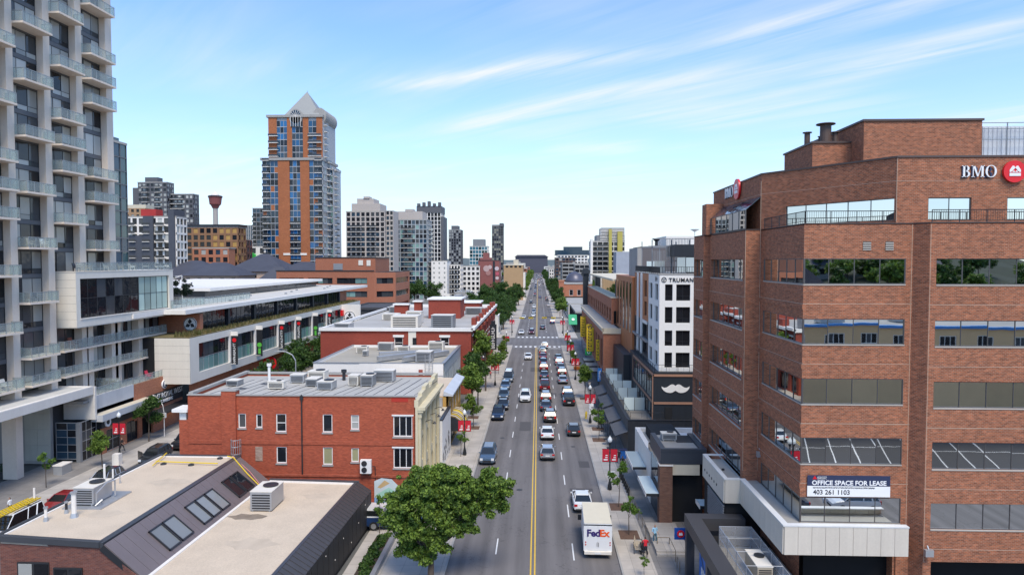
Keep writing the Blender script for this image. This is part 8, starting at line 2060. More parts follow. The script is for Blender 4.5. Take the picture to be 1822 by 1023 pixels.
 m_ = MB(); m_.box(-w * .8, w * .8, -L_ / 2 - .012, -L_ / 2 + .1, .34, .5); P_.append(('bumper', m_.mesh('bumper', M_TRIM), None))
 if kind == 'pickup':
  m_ = MB(); m_.box(-w * .82, w * .82, -2.7, -.85, 1.10, 1.155); P_.append(('load_bed', m_.mesh('load_bed', M_TRIM), None))
 if kind in ('suv', 'van'):
  m_ = MB()
  for s_ in (-1, 1): m_.cyl((s_ * rw * .85, r0 + .1, zr + .06), (s_ * rw * .85, r1 - .2, zr + .06), .03, n=5)
  P_.append(('roof_rail', m_.mesh('roof_rail', M_TRIM), None))
 CARM[kind] = P_; return P_
def car(kind, col, label, x, y, away=True, rz=0.0, roof=None, name=None, simple=False, group=None):
 """x, y is the middle of the car; away: nose pointing up the street"""
 names = {'sedan': 'sedan_car', 'hatch': 'hatchback_car', 'suv': 'suv_car', 'pickup': 'pickup_truck', 'van': 'passenger_van'}
 t = thing(name or names[kind], label, {'pickup': 'pickup truck', 'van': 'van'}.get(kind, 'car'), (x, y, 0.004), rz + (0 if away else math.pi), group)
 for nm, me, sub in car_parts(kind):
  if simple and nm in ('mirror', 'grille', 'bumper', 'roof_rail'): continue
  o = bpy.data.objects.new(nm, me); COL.objects.link(o); o.parent = t
  if nm in ('body', 'roof', 'pillar', 'mirror') and col != 'white':
   o.material_slots[0].link = 'OBJECT'; o.material_slots[0].material = PC[roof if (roof and nm == 'roof') else col]
  if sub and not simple:
   s_ = bpy.data.objects.new(sub[0], sub[1]); COL.objects.link(s_); s_.parent = o
 return t
Q = 'queue in the centre lane'
CL = [('hatch', 'silver', 'silver grey hatchback at the back of the centre lane queue', 1.2, 83.3, 1), ('sedan', 'white', 'white sedan with red tail lights just ahead of the silver hatchback', 1.3, 92.9, 1),
 ('suv', 'black', 'black car set slightly right, ahead of the white sedan', 1.85, 102.9, 1), ('sedan', 'charcoal', 'charcoal sedan fourth from the back of the queue', 1.33, 110.4, 1), ('suv', 'black', 'black car with sky reflection painted grey on its roof, fifth from the back of the queue', 1.4, 117.4, 1, 'grey'),  # grey roof colour on the black car stands in for reflected sky
 ('pickup', 'maroon', 'dark pickup with red flanks in the middle of the queue', 1.35, 127.9, 1), ('sedan', 'charcoal', 'dark grey sedan in front of the dark pickup', 1.37, 140.4, 1), ('suv', 'maroon', 'dark red car seventh up the centre lane queue', 1.34, 150.3, 1, 'charcoal'), ('hatch', 'navy', 'dark blue hatchback in the upper part of the queue', 1.33, 159.2, 1),
 ('sedan', 'maroon', 'dark red sedan near the front of the queue', 1.33, 168.3, 1), ('suv', 'grey', 'grey car third from the crosswalk in the queue', 1.3, 176.0, 1), ('sedan', 'silver', 'silver sedan second from the crosswalk in the queue', 1.3, 182.6, 1), ('suv', 'white', 'white car stopped right at the crosswalk', 1.9, 188.7, 1),
 ('hatch', 'charcoal', 'dark grey hatchback with arched rear window alone by the right kerb', 5.0, 94.8, 1), ('pickup', 'black', 'big black vehicle parked by the right kerb beside the street tree', 5.25, 115.2, 1), ('suv', 'charcoal', 'dark suv parked just ahead of the black pickup', 5.25, 121.3, 1), ('sedan', 'silver', 'silver sedan parked at the right kerb', 4.95, 135.0, 1), ('suv', 'black', 'black suv parked ahead of the silver sedan', 5.1, 143.9, 1), ('sedan', 'grey', 'grey sedan parked third from the black pickup', 5.1, 151.2, 1), ('suv', 'silver', 'silver suv at the head of the right kerb parking row', 5.0, 158.8, 1), ('sedan', 'charcoal', 'dark sedan at the very end of the right kerb parking row', 5.0, 166, 1),
 ('suv', 'white', 'white suv driving toward the camera in the inner left lane', -2.15, 117.4, 0), ('sedan', 'white', 'white sedan driving toward the camera beyond the white suv', -2.35, 167.3, 0),
 ('suv', 'slate', 'slate blue suv parked at the left kerb by the big foreground tree', -5.95, 81.6, 0), ('suv', 'navy', 'very dark blue suv at the front of the left parked row', -6.05, 103.9, 0), ('sedan', 'black', 'black sedan second in the left parked row', -5.65, 111.0, 0), ('hatch', 'slate', 'blue grey hatchback third in the left parked row', -5.95, 119.4, 0), ('sedan', 'slate', 'dusty blue sedan fourth in the left parked row', -6.1, 128.3, 0), ('van', 'slate', 'blue grey box van with white top at the far end of the left parked row', -5.85, 136.5, 0, 'white'),
 ('suv', 'maroon', 'dark pink suv just past the crossing in the inner left lane', -2.0, 226, 0, 'silver'), ('sedan', 'white', 'white car waiting just past the crossing in the outer left lane', -5.4, 225, 0), ('sedan', 'charcoal', 'dark sedan driving away just past the crossing', 1.7, 241.5, 1), ('suv', 'blue', 'blue car at the right kerb beneath the yellow traffic signal', 5.6, 264, 1), ('sedan', 'white', 'white car second past the crossing in the inner left lane', -1.95, 297, 0), ('suv', 'silver', 'silver car third past the crossing in the inner left lane', -1.9, 318, 0), ('sedan', 'white', 'white car at the left kerb beyond the crossing', -5.9, 287, 0), ('suv', 'white', 'white car fourth past the crossing in the inner left lane', -1.9, 352, 0), ('suv', 'charcoal', 'black and white vehicle in mid distance on the left lanes', -3.9, 390, 0, 'white'), ('sedan', 'white', 'white car parked at the right kerb under the trees', 5.7, 365, 1), ('sedan', 'silver', 'silver car parked on the side street corner by the crosswalk', 16, 199, 1), ('suv', 'white', 'white car parked farther along the side street corner', 22, 205, 1)]
for c in CL:
 kind, col, lab, x, y, aw = c[:6]
 o = car(kind, col, lab, x, y, bool(aw), rz=rnd.uniform(-0.012, 0.012), roof=c[6] if len(c) > 6 else None, simple=y > 230)
 if x > 12: o.rotation_euler = (0, 0, R(90))
rc = random.Random(5)
for k in range(44):
 y = 415 + k * 19 + rc.uniform(-6, 6); x = rc.choice([-5.9, -2.1, -2.1, 1.4, 4.7, 5.6])
 car(rc.choice(['sedan', 'suv', 'hatch']), rc.choice(['white', 'silver', 'charcoal', 'white', 'red', 'blue', 'black']), 'tiny car far up the street near the horizon', x, y, x > 0, simple=True, group='far cars up the street')
car('suv', 'black', 'black suv with its door ajar by the side street kerb behind the tan roof', -45.9, 79.6, False, R(2), name='suv_car')
car('pickup', 'black', 'black pickup at the head of the side street row beside the red planter', -45.6, 86.6, False, R(2))
car('suv', 'silver', 'silver and black suv parked in the side street behind the tan roof', -46.1, 70.3, False, R(1), roof='black')
car('sedan', 'red', 'red car between the ladder van and the silver suv', -46.3, 64.2, False)
v = car('van', 'white', 'white van with yellow ladders on its roof at lower left', -46.0, 57.6, False)
ladders = thing('yellow_ladders', 'yellow extension ladders strapped on the white van roof', 'ladder', (-46.0, 57.4, 2.25))
for k in range(3):
 m_ = MB(); x0 = -0.6 + k * 0.42
 m_.box(x0, x0 + .06, -2.2, 2.6, 0.05 + k * .04, .15 + k * .04); m_.box(x0 + .34, x0 + .40, -2.2, 2.6, 0.05 + k * .04, .15 + k * .04)
 for j in range(14): m_.box(x0 + .06, x0 + .34, -2.1 + j * .35, -2.04 + j * .35, 0.08 + k * .04, .12 + k * .04)
 part(ladders, 'ladder', m_, M_YB, local=True)
m_ = MB()
for y in (-1.6, 1.2): m_.box(-.75, .75, y, y + .07, -.02, .05)
part(ladders, 'roof_bar', m_, M_TRIM, local=True)
m_ = MB(); m_.box(-0.04, 0.04, -0.5, 0.5, 0.35, 1.45); d_ = single('open_car_door', 'open black door of the suv in the side street', 'car door', m_, PC['black'], base=(0, 0, 0)); d_.location = (-47.2, 78.6, 0); d_.rotation_euler = (0, 0, R(55))
bt = thing('canopy_truck', 'blue pickup truck with white canopy standing behind the big foreground tree', 'truck', (-12.9, 60.3, 0.1), -R(90))
for nm, me, sub in car_parts('pickup'):
 o = bpy.data.objects.new(nm, me); COL.objects.link(o); o.parent = bt
 if nm in ('body', 'pillar', 'mirror'): o.material_slots[0].link = 'OBJECT'; o.material_slots[0].material = PC['blue']
 if sub: s_ = bpy.data.objects.new(sub[0], sub[1]); COL.objects.link(s_); s_.parent = o
m_ = MB(); m_.extr([(-.92, -2.8, 1.15), (.92, -2.8, 1.15), (.82, -2.8, 1.9), (-.82, -2.8, 1.9)], (0, 2.0, 0)); part(bt, 'white_canopy', m_, PC['white'], local=True)
for s_ in (-1, 1): m_ = MB(); m_.extr([(s_ * .925, -2.5, 1.3), (s_ * .925, -1.1, 1.3), (s_ * .86, -1.1, 1.75), (s_ * .86, -2.5, 1.75)], (s_ * .01, 0, 0)); part(bt, 'canopy_window', m_, M_CG, local=True)
# ------------------------------------------------------------ delivery truck, seen from behind
fx = thing('delivery_truck', 'white parcel delivery truck with FedEx lettering on its rear doors at the right kerb', 'truck', (4.95, 57.4, 0.004), R(-1.5))
M_TW = pbr('truck_white', (0.72, 0.72, 0.71), 0.4, var=0.05, vscale=1.2, local=True); M_TRF = pbr('truck_roof', (0.66, 0.60, 0.46), 0.6, var=0.08, vscale=1.0, local=True)
W_ = 1.14
m_ = loft([[(-W_, y, .62), (-W_, y, 2.78), (-W_ + .08, y, 2.88), (W_ - .08, y, 2.88), (W_, y, 2.78), (W_, y, .62)][::-1] for y in (-2.85, 1.6)] + [[(-W_ * .98, 2.1, .62), (-W_ * .98, 2.1, 2.5), (-W_ * .9, 2.1, 2.7), (W_ * .9, 2.1, 2.7), (W_ * .98, 2.1, 2.5), (W_ * .98, 2.1, .62)][::-1]]); part(fx, 'box_body', m_, M_TW, local=True)
m_ = loft([[(-W_ * .97, y, .5), (-W_ * .97, y, z), (W_ * .97, y, z), (W_ * .97, y, .5)][::-1] for y, z in ((2.1, 1.5), (2.9, 1.25), (3.15, .9))]); part(fx, 'bonnet', m_, M_TW, local=True)
m_ = MB(); m_.quad((-W_ * .9, 2.92, 1.3), (W_ * .9, 2.92, 1.3), (W_ * .85, 2.15, 2.5), (-W_ * .85, 2.15, 2.5)); part(fx, 'windscreen', m_, M_CG, local=True)
m_ = MB(); m_.box(-W_ + .03, W_ - .03, -2.84, 2.0, 2.885, 2.90); part(fx, 'roof_panel', m_, M_TRF, local=True)
for z0, z1 in ((.66, 1.66), (1.68, 2.68)):
 pass
for x0 in (-.80, 0.005):
 m_ = MB(); m_.box(x0, x0 + .795, -2.875, -2.852, .72, 2.66); d_ = part(fx, 'rear_door', m_, M_TW, local=True)
 m_ = MB(); hx = -.06 if x0 < 0 else .06; m_.box(hx - .015, hx + .015, -2.91, -2.876, 1.0, 1.35); o = bpy.data.objects.new('handle', m_.mesh('handle', M_TRIM)); COL.objects.link(o); o.parent = d_
m_ = MB(); m_.box(-W_, W_, -2.87, -2.852, 2.72, 2.8)
for x in (-.55, -.1, .0, .1, .5): m_.box(x, x + .07, -2.88, -2.87, 2.74, 2.79)
part(fx, 'marker_lamp_strip', m_, M_TRIM, local=True)
for s_ in (-1, 1):
 for z in (1.15, 1.35):
  m_ = MB(); m_.cyl((s_ * .98, -2.852, z), (s_ * .98, -2.88, z), .055, n=8); part(fx, 'tail_light', m_, M_TAIL, local=True)
 m_ = MB(); m_.box(s_ * (W_ + .02), s_ * (W_ + .32), 2.0, 2.12, 1.3, 1.75); part(fx, 'mirror', m_, M_TRIM, local=True)
 for y in (-1.75, 2.35):
  m_ = MB(); m_.cyl((s_ * .80, y, .43), (s_ * 1.10, y, .43), .43, n=16); w_ = part(fx, 'wheel', m_, M_TYRE, local=True)
  m_ = MB(); m_.cyl((s_ * 1.10, y, .43), (s_ * 1.12, y, .43), .24, n=10); o = bpy.data.objects.new('rim', m_.mesh('rim', M_RIM)); COL.objects.link(o); o.parent = w_
m_ = MB(); m_.box(-W_ + .05, W_ - .05, -3.05, -2.85, .42, .64); part(fx, 'step_bumper', m_, M_OFFW, local=True)
m_ = MB(); m_.box(-.25, .25, -3.07, -3.051, .46, .58); part(fx, 'number_plate', m_, M_PLATE, local=True)
m_ = MB(); m_.box(-.9, .9, -2.7, 2.8, .35, .6); part(fx, 'chassis', m_, M_TRIM, local=True)
M_FP = paint('logo_purple', (0.035, 0.02, 0.13), 0.4); M_FO = paint('logo_orange', (0.80, 0.10, 0.01), 0.4)
put(fx, 'lettering', text_mesh('Fed', .78, M_FP, .006, .028, space=.95), (-.90, -2.885, 1.85), rot=(R(90), 0, 0), world=False)
put(fx, 'lettering', text_mesh('Ex', .78, M_FO, .006, .028, space=.95), (.14, -2.885, 1.85), rot=(R(90), 0, 0), world=False)
car('sedan', 'white', 'white car parked just ahead of the delivery truck', 4.35, 66.6, True)
car('suv', 'white', 'white suv on the parking apron seen only in the office window reflections', 30.5, 21.5, True, R(90))
car('sedan', 'navy', 'dark sedan on the parking apron seen only in the office window reflections', 24.0, 21.5, True, R(90))
# ------------------------------------------------------------ trees
M_BARK = pbr('bark', (0.09, 0.07, 0.055), 0.9, var=0.25, vscale=2.0, fine=0.2)
big = thing('foreground_maple_tree', 'large leafy green tree at the bottom centre beside the left kerb', 'tree', (-8.0, 50.0, 0.13)); big.scale = (1.02, 1, 1.05)
m_ = MB(); m_.tube([(0, 0, 0), (0.05, 0, 1.2), (0.0, 0.1, 2.3)], [.26, .21, .19], 9)
lobes = [(-2.6, 0, 4.2, .9, 1.0, .9), (-2.3, 0, 6.0, .8, .9, .7), (4.4, 0, 7.3, .8, .8, .5), (4.6, .2, 5.6, .9, .9, .6), (1.8, 0, 7.7, .8, .9, .5), (-0.4, 0.2, 7.0, 1.75, 1.7, 1.5), (1.5, -0.2, 6.6, 1.6, 1.6, 1.25), (3.9, 0.1, 6.5, 1.35, 1.3, 1.0), (5.1, 0.2, 6.6, .85, .9, .62), (3.2, 0.3, 5.4, 1.4, 1.3, 1.0), (-1.9, 0.1, 5.3, 1.25, 1.4, 1.3), (0.8, 0.0, 4.8, 1.9, 1.9, 1.4), (-1.2, -0.3, 3.9, 1.4, 1.4, 1.2), (2.3, 0.3, 3.9, 1.1, 1.2, .8), (0.3, 0.0, 2.9, 1.0, 1.2, .8), (-1.7, 0.1, 2.4, .75, .9, .6), (-0.4, -.6, 5.9, 1.5, 1.2, 1.3), (2.6, -.3, 6.7, 1.0, 1.2, .8), (0.4, .9, 7.6, .9, .9, .6), (-.3, .2, 1.9, .6, .7, .45)]
rt = random.Random(2); tw = []
for (x, y, z, rx, ry, rz_) in lobes:
 m_.tube([(0.0, 0.1, 2.0 if z > 3 else 1.4), (x * .45, y * .4, 2.0 + (z - 2.0) * .45 if z > 3 else 1.9), (x, y, z)], [.12, .08, .03], 6)
 for k in range(17):
  a = rt.uniform(0, 6.28); p = math.acos(rt.uniform(-.8, 1)); q = rt.uniform(.55, 1.22)
  cx_, cy_, cz_ = x + rx * q * math.sin(p) * math.cos(a), y + ry * q * math.sin(p) * math.sin(a), z + rz_ * q * math.cos(p)
  s_ = rt.uniform(.20, .56); tw.append((cx_, cy_, cz_, s_, s_, s_ * .72)); m_.tube([(x, y, z), (cx_, cy_, cz_)], [.03, .012], 4)
part(big, 'trunk', m_, M_BARK, local=True)
o = put(big, 'crown', leaf_mesh('crown', leaf_cloud(tw + [(a, b, c, d * .8, e * .8, f * .8) for a, b, c, d, e, f in lobes], 72000, 0.115, 3, shell=.4), M_LEAF), (0, 0, 0), world=False)
def make_tree(seed, H, rx, n, leaf, mt, trunk_h=None, tr=.10, lob=7, col=True):
 g = random.Random(seed); th = trunk_h or H * .34; t = MB(); bl = []
 t.tube([(0, 0, 0), (g.uniform(-.1, .1), g.uniform(-.1, .1), th), (g.uniform(-.2, .2), g.uniform(-.2, .2), H * .8)], [tr, tr * .7, tr * .25], 6)
 for k in range(lob):
  a = g.uniform(0, 6.28); rr_ = rx * g.uniform(.15, .62); z = th + (H - th) * g.uniform(.15, .88); f = 1 - .55 * max(0, (z - th) / (H - th) - .35)
  c = (rr_ * f * math.cos(a), rr_ * f * math.sin(a), z); s_ = rx * g.uniform(.36, .55) * f
  t.tube([(0, 0, th * .8 + (z - th) * .4), c], [tr * .4, tr * .12], 4)
  bl.append((*c, s_, s_, s_ * .8))
  for q in range(5): bl.append((c[0] + g.uniform(-1, 1) * s_ * .9, c[1] + g.uniform(-1, 1) * s_ * .9, c[2] + g.uniform(-.9, .9) * s_ * .8, s_ * .38, s_ * .38, s_ * .3))
 return t.mesh('trunk', M_BARK), leaf_mesh('crown', leaf_cloud(bl, n, leaf, seed, shell=.35), mt)
TP = {'full': [make_tree(20 + k, 6.8, 2.3, 5200, .13, [M_LEAF, M_LEAF_D][k % 2]) for k in range(3)],
 'young': [make_tree(40 + k, 4.2, 1.05, 800, .10, M_LEAF_Y, 1.7, .045, 4) for k in range(3)],
 'big': [make_tree(60 + k, 11, 4.8, 8000, .22, M_LEAF_D, 3.2, .25, 12) for k in range(3)],
 'cone': [make_tree(80, 5.2, 1.7, 4200, .12, leafmat('conifer_leaf', (0.008, 0.02, 0.012), (0.03, 0.055, 0.03)), .8, .1, 9)],
 'far': [make_tree(90 + k, 10, 4.8, 1500, .5, [M_LEAF_D, M_LEAF][k], 3, .25, 9) for k in range(2)]}
def tree(kind, label, x, y, s=1.0, z=0.1, group=None, k=None, name=None):
 tm, cm = TP[kind][(k if k is not None else rnd.randrange(9)) % len(TP[kind])]
 t = thing(name or {'full': 'street_tree', 'young': 'young_street_tree', 'big': 'broad_tree', 'cone': 'conifer_tree', 'far': 'distant_tree'}[kind], label, 'tree', (x, y, z), rnd.uniform(0, 6.28), group)
 for nm, me in (('trunk', tm), ('crown', cm)): o = bpy.data.objects.new(nm, me); COL.objects.link(o); o.parent = t
 t.scale = (s * rnd.uniform(.94, 1.06), s * rnd.uniform(.94, 1.06), s)
 return t
TL = [('full', 'street tree with reddish tint on the left pavement by the deep red corner wall', -9.6, 125, 1.7), ('full', 'tree immediately in front of the reddish one on the left pavement', -9.9, 112, 1.35), ('full', 'rounded tree behind the lamp post on the left pavement', -10.0, 103.5, 1.25), ('full', 'left pavement tree nearest the striped awning', -9.2, 97.0, .75), ('young', 'small bare looking tree in front of the white graffiti wall', -9.4, 82.5, .85), ('young', 'thin tree at the kerb past the reddish tree', -8.3, 144, 1.2), ('full', 'small tree beneath the black ornate blade sign', -8.6, 158, .8), ('young', 'thin tree close to the crosswalk on the left pavement', -8.4, 176, 1.3),
 ('full', 'full round tree beside the black pickup on the right pavement', 8.2, 118.5, .92), ('young', 'leafy sapling just before the red banner lamp post on the right', 8.6, 97, 1.05), ('young', 'sapling in a square tree pit left of the patio awnings', 8.2, 91, 1.0), ('young', 'thin sapling by the white painted lamp post', 7.9, 66.0, 1.15), ('young', 'sapling beside the wooden bench', 8.0, 59.2, 1.0), ('young', 'fresh green shrub-like sapling at the bottom edge of the right pavement', 8.1, 51.3, .45), ('full', 'small tree with orange planter by the crosswalk on the right', 8.2, 156, .55), ('full', 'small tree just right of the second red banner', 8.4, 148, .5), ('young', 'sapling near the crosswalk corner on the right', 8.3, 174, 1.1),
 ('full', 'bright green round tree past the crossing on the right', 9.6, 262, 1.55), ('full', 'tree past the crossing behind the bright round one', 9.3, 285, 1.3), ('full', 'darker tree beyond the crossing on the right pavement', 9.0, 318, 1.4),
 ('young', 'slim tree beside the entrance canopy column at lower left', -51.9, 69.4, 1.0), ('full', 'young tree in front of the gridded entrance glazing', -50.5, 76.6, .68), ('full', 'leafy tree with rusty tint in front of the parking entrance', -51.6, 88.0, .92), ('young', 'sapling between the dark wall and the blue truck', -13.9, 58.8, .85)]
for i, c in enumerate(TL): tree(c[0], c[1], c[2], c[3], c[4], k=i)
rt = random.Random(9)
for i, (x, y, s) in enumerate(((-45.5, 112, .66), (-44.0, 121, .8), (-46, 131, .85), (-42.8, 137, .8), (-45.5, 146, .9), (-43.5, 156, .9), (-45, 168, .9))):
 tree('big', ['nearest broad tree in the side street by the white retail block', 'second broad tree in the side street by the white retail block', 'third broad tree in the side street below the black banners', 'fourth broad tree in the side street next to the long brick block', 'fifth broad tree in the side street', 'sixth broad tree in the side street near the red wall sign', 'last broad tree in the side street before the crossing'][i], x, y, s, 0, k=i)
for i, (x, y, s) in enumerate(((-14, 222, .95), (-19, 232, 1.05), (-12, 238, .9), (-22, 246, 1.15), (-15, 256, 1.1), (-17, 264, 1.0), (-11.5, 272, 1.0), (-20, 276, 1.25), (-23, 292, 1.1), (-13, 300, 1.15), (-11, 330, 1.15), (-17, 350, 1.3), (-10.5, 370, 1.1), (-60, 330, 1.4), (-52, 340, 1.3), (-66, 338, 1.2), (-24, 330, 1.2), (-22, 372, 1.2))):
 tree('big', ['broad dark tree at the corner of the crossing, nearest of the left grove', 'broad tree in the grove past the crossing on the left'][i > 0], x, y, s, 0, k=i, group=None if i == 0 else 'grove past the crossing on the left')
for i, (x, y, s) in enumerate(((10, 335, 1.0), (10.5, 380, 1.1), (11, 410, 1.0), (10, 440, 1.2), (14, 470, 1.2), (26, 300, .9), (30, 280, .8))):
 tree('big', 'broad tree along the right side past the domed building', x, y, s, 0, k=i, group='trees on the right past the domed building')
for i in range(95):
 y = 460 + (i // 2) * 17 + rt.uniform(-6, 6); sd_ = -1 if i % 2 else 1
 tree('far', 'distant tree lining the far street', sd_ * rt.uniform(9.5, 14), y, rt.uniform(.7, 1.1), 0, group='distant trees lining the far street', k=i)
for i in range(60):
 y = rt.uniform(420, 1100); x = rt.choice([-1, 1]) * rt.uniform(30, 220);
 if x < 0 and y < 560: x -= 60
 tree('far', 'distant tree among the low roofs', x, y, rt.uniform(.8, 1.3), 0, group='distant trees among the low roofs', k=i)
for i, (x, y, s) in enumerate(((-64.2, 113, 1.0), (-61.2, 117, .8), (-61.0, 112, .95))): tree('cone', ['dark conifer at the left on the white roof terrace', 'smallest dark conifer between the other two on the roof terrace', 'dark conifer at the right on the white roof terrace'][i], x, y, s, 16.9, k=0)
m_ = MB(); m_.box(-66.5, -59, 110, 111, 16.9, 18.3); m_.box(-63.6, -61.8, 109.5, 110, 16.9, 19.4); single('terrace_screen', 'dark slatted screen and planter beneath the roof terrace conifers', 'screen', m_, M_DARK, base=(-63, 110, 17))
for i in range(130):  # mirrored wood behind the viewpoint
 tree('far', 'tree behind the viewpoint mirrored in the office windows', *(lambda a, b: (a, b, rt.uniform(.9, 1.4), max(0, -95 - b) * .16))(rt.uniform(-10, 190), rt.uniform(-262, -150)), group='trees behind the viewpoint', k=i)
for i, (x, y) in enumerate(((8.2, 91), (8.6, 97), (8.2, 118.5), (8.0, 59.2), (7.9, 66), (-9.2, 97), (-9.9, 103.5))):
 m_ = MB(); m_.box(x - .85, x + .85, y - 1.0, y + 1.0, 0.12, 0.142)
 single('tree_pit', ['square brown tree pit by the patio sapling', 'square brown tree pit by the lamp post sapling', 'tree pit under the full round tree', 'tree pit beside the bench', 'tree pit by the white lamp post', 'tree pit by the striped awning', 'tree pit behind the left lamp post'][i], 'tree pit', m_, pbr('tree_pit_soil', (0.13, 0.075, 0.05), 0.95, var=0.3, vscale=3), base=(x, y, .12))
# ------------------------------------------------------------ street furniture
M_POST = paint('lamp_black', (0.012, 0.014, 0.016), 0.45); M_GLOBE = paint('lamp_globe', (0.75, 0.77, 0.76), 0.3); M_BANR = paint('banner_red', (0.55, 0.012, 0.03), 0.6)
lp_me = MB(); lp_me.lathe((0, 0, 0), [(.22, 0), (.24, .25), (.14, .75), (.10, .9), (.07, 1.2), (.06, 4.7), (.12, 4.85), (.13, 5.0)], 9)
LAMP = {'pole': lp_me.mesh('pole', M_POST), 'globe': MB().lathe((0, 0, 0), [(.10, 4.98), (.22, 5.12), (.24, 5.3), (.15, 5.5), (.05, 5.6), (.02, 5.72)], 10).mesh('globe', M_GLOBE),
  'arm': MB().cyl((-.8, 0, 4.3), (.8, 0, 4.3), .025, n=5).cyl((-.8, 0, 2.95), (.8, 0, 2.95), .025, n=5).mesh('banner_arm', M_POST)}
for s_ in (-1, 1):
 LAMP['b%d' % s_] = MB().box(s_ * .08, s_ * .78, -.015, .015, 2.97, 4.28).mesh('banner', M_BANR)
 LAMP['m%d' % s_] = MB().box(s_ * .43 - .2, s_ * .43 + .2, -.022, -.016, 3.1, 3.25).box(s_ * .43 - .06, s_ * .43 + .2, -.022, -.016, 3.36, 3.46).box(s_ * .43 - .02, s_ * .43 + .2, -.022, -.016, 3.58, 3.68).mesh('banner_print', M_LET)
for i, (x, y, lab) in enumerate(((7.55, 71.0, 'nearest lamp post with twin red banners on the right pavement'), (7.75, 100.5, 'second lamp post with red banners on the right pavement, by the poster wraps'), (7.6, 137.5, 'third lamp post with red banners on the right pavement'), (7.7, 160, 'fourth lamp post with red banners on the right pavement'), (7.9, 181, 'lamp post with red banners at the right crosswalk corner'), (8.2, 226, 'lamp post with red banners just past the crossing on the right'), (-9.0, 83.2, 'lamp post with red banners by the striped awning'), (-8.2, 130.5, 'lamp post with red banners by the deep red wall'), (-8.2, 178, 'lamp post with red banners at the left crosswalk corner'), (-8.6, 228, 'lamp post with red banners past the crossing on the left'), (-50.7, 80.2, 'lamp post with red banners in front of the tower entrance'))):
 t = thing('street_lamp', lab, 'lamp post', (x, y, .13), 0, 'street lamps with red banners')
 for nm, key in (('pole', 'pole'), ('globe', 'globe'), ('banner_arm', 'arm')): o = bpy.data.objects.new(nm, LAMP[key]); COL.objects.link(o); o.parent = t
 for s_ in (-1, 1):
  b_ = bpy.data.objects.new('banner', LAMP['b%d' % s_]); COL.objects.link(b_); b_.parent = t
  o = bpy.data.objects.new('banner_print', LAMP['m%d' % s_]); COL.objects.link(o); o.parent = b_
for i, (x, y, z, w) in enumerate(((7.55, 71.0, 1.3, .2), (7.75, 100.5, 1.5, .28), (7.75, 100.5, 2.3, .22))):
 m_ = MB(); m_.cyl((x, y, z), (x, y, z + .7), w * .75, n=8); m_.box(x + .1, x + .5, y - .04, y - .02, z + .3, z + .8); single('poster_wrap', ['white poster wrapped on the nearest right lamp post', 'lower white poster on the second right lamp post', 'upper white poster on the second right lamp post'][i], 'poster', m_, M_LET, base=(x, y, z))
for i, (x, y, d, lab) in enumerate(((-8.3, 218, 1, 'traffic signal pole at the left past the crossing'), (8.2, 219, -1, 'traffic signal pole at the right past the crossing'), (8.0, 186, -1, 'traffic signal pole at the right before the crossing'))):
 t = thing('traffic_signal', lab, 'traffic light', (x, y, .13))
 m_ = MB(); m_.cyl((0, 0, 0), (0, 0, 6.2), .1, n=7); m_.cyl((0, 0, 5.7), (d * 6.3, 0, 6.1), .07, n=6) if i < 2 else m_.cyl((0, 0, 5), (0, 0, 7), .05, n=5); part(t, 'pole', m_, M_POST, local=True)
 for xx in ((d * 3.2, d * 6.1) if i < 2 else (d * .3,)):
  m_ = MB(); m_.box(xx - .75, xx + .75, -.25, .1, 5.55, 6.0) if i < 2 else m_.box(xx - .2, xx + .2, -.25, .1, 3.2, 4.3); part(t, 'signal_head', m_, M_YB, local=True)
  m_ = MB()
  for q in (-.45, 0, .45): m_.cyl((xx + q, -.25, 5.78), (xx + q, -.3, 5.78), .15, n=8) if i < 2 else m_.cyl((xx, -.25, 3.75 + q * .7), (xx, -.3, 3.75 + q * .7), .12, n=8)
  part(t, 'lens', m_, M_TRIM, local=True)
sl = thing('curved_street_light', 'tall curved white street light arm among the side street trees', 'lamp post', (-37.5, 104, 0)); m_ = MB(); m_.tube([(0, 0, 0), (0, 0, 8.6), (-.5, 0, 9.5), (-1.5, 0, 10.0), (-2.9, 0, 10.1)], .09, 7); part(sl, 'pole', m_, M_GALV, local=True); m_ = MB(); m_.box(-3.5, -2.8, -.15, .15, 10.0, 10.15); part(sl, 'lamp_head', m_, M_GALV, local=True)
sl = thing('curved_street_light', 'white curved street light in front of the long black parking sign', 'lamp post', (-50.9, 90.5, .13)); sl.scale = (.75, .75, .72); m_ = MB(); m_.tube([(0, 0, 0), (0, 0, 4.6), (-.2, 0, 6.0), (-1.0, 0, 7.2), (-2.0, 0, 7.9)], .08, 7); part(sl, 'pole', m_, M_WHITE, local=True); m_ = MB(); m_.box(-.25, .35, -.2, .2, 3.6, 4.5); part(sl, 'control_box', m_, M_WHITE, local=True)
bn = thing('park_bench', 'wooden slatted bench with dark metal legs beside the sapling on the right pavement', 'bench', (8.35, 56.0, .13), R(80))
for k in range(4): m_ = MB(); m_.box(-.9, .9, -.25 + k * .13, -.14 + k * .13, .42, .46); part(bn, 'seat_slat', m_, M_CANE, local=True)
for k in range(3): m_ = MB(); m_.box(-.9, .9, .28 + k * .03, .31 + k * .03, .55 + k * .14, .65 + k * .14); part(bn, 'back_slat', m_, M_CANE, local=True)
for s_ in (-1, 1): m_ = MB(); m_.tube([(s_ * .8, -.28, 0), (s_ * .8, -.25, .62), (s_ * .8, .2, .62)], .03, 5); m_.tube([(s_ * .8, .3, 0), (s_ * .8, .38, 1.0)], .03, 5); part(bn, 'leg', m_, M_DARK, local=True)
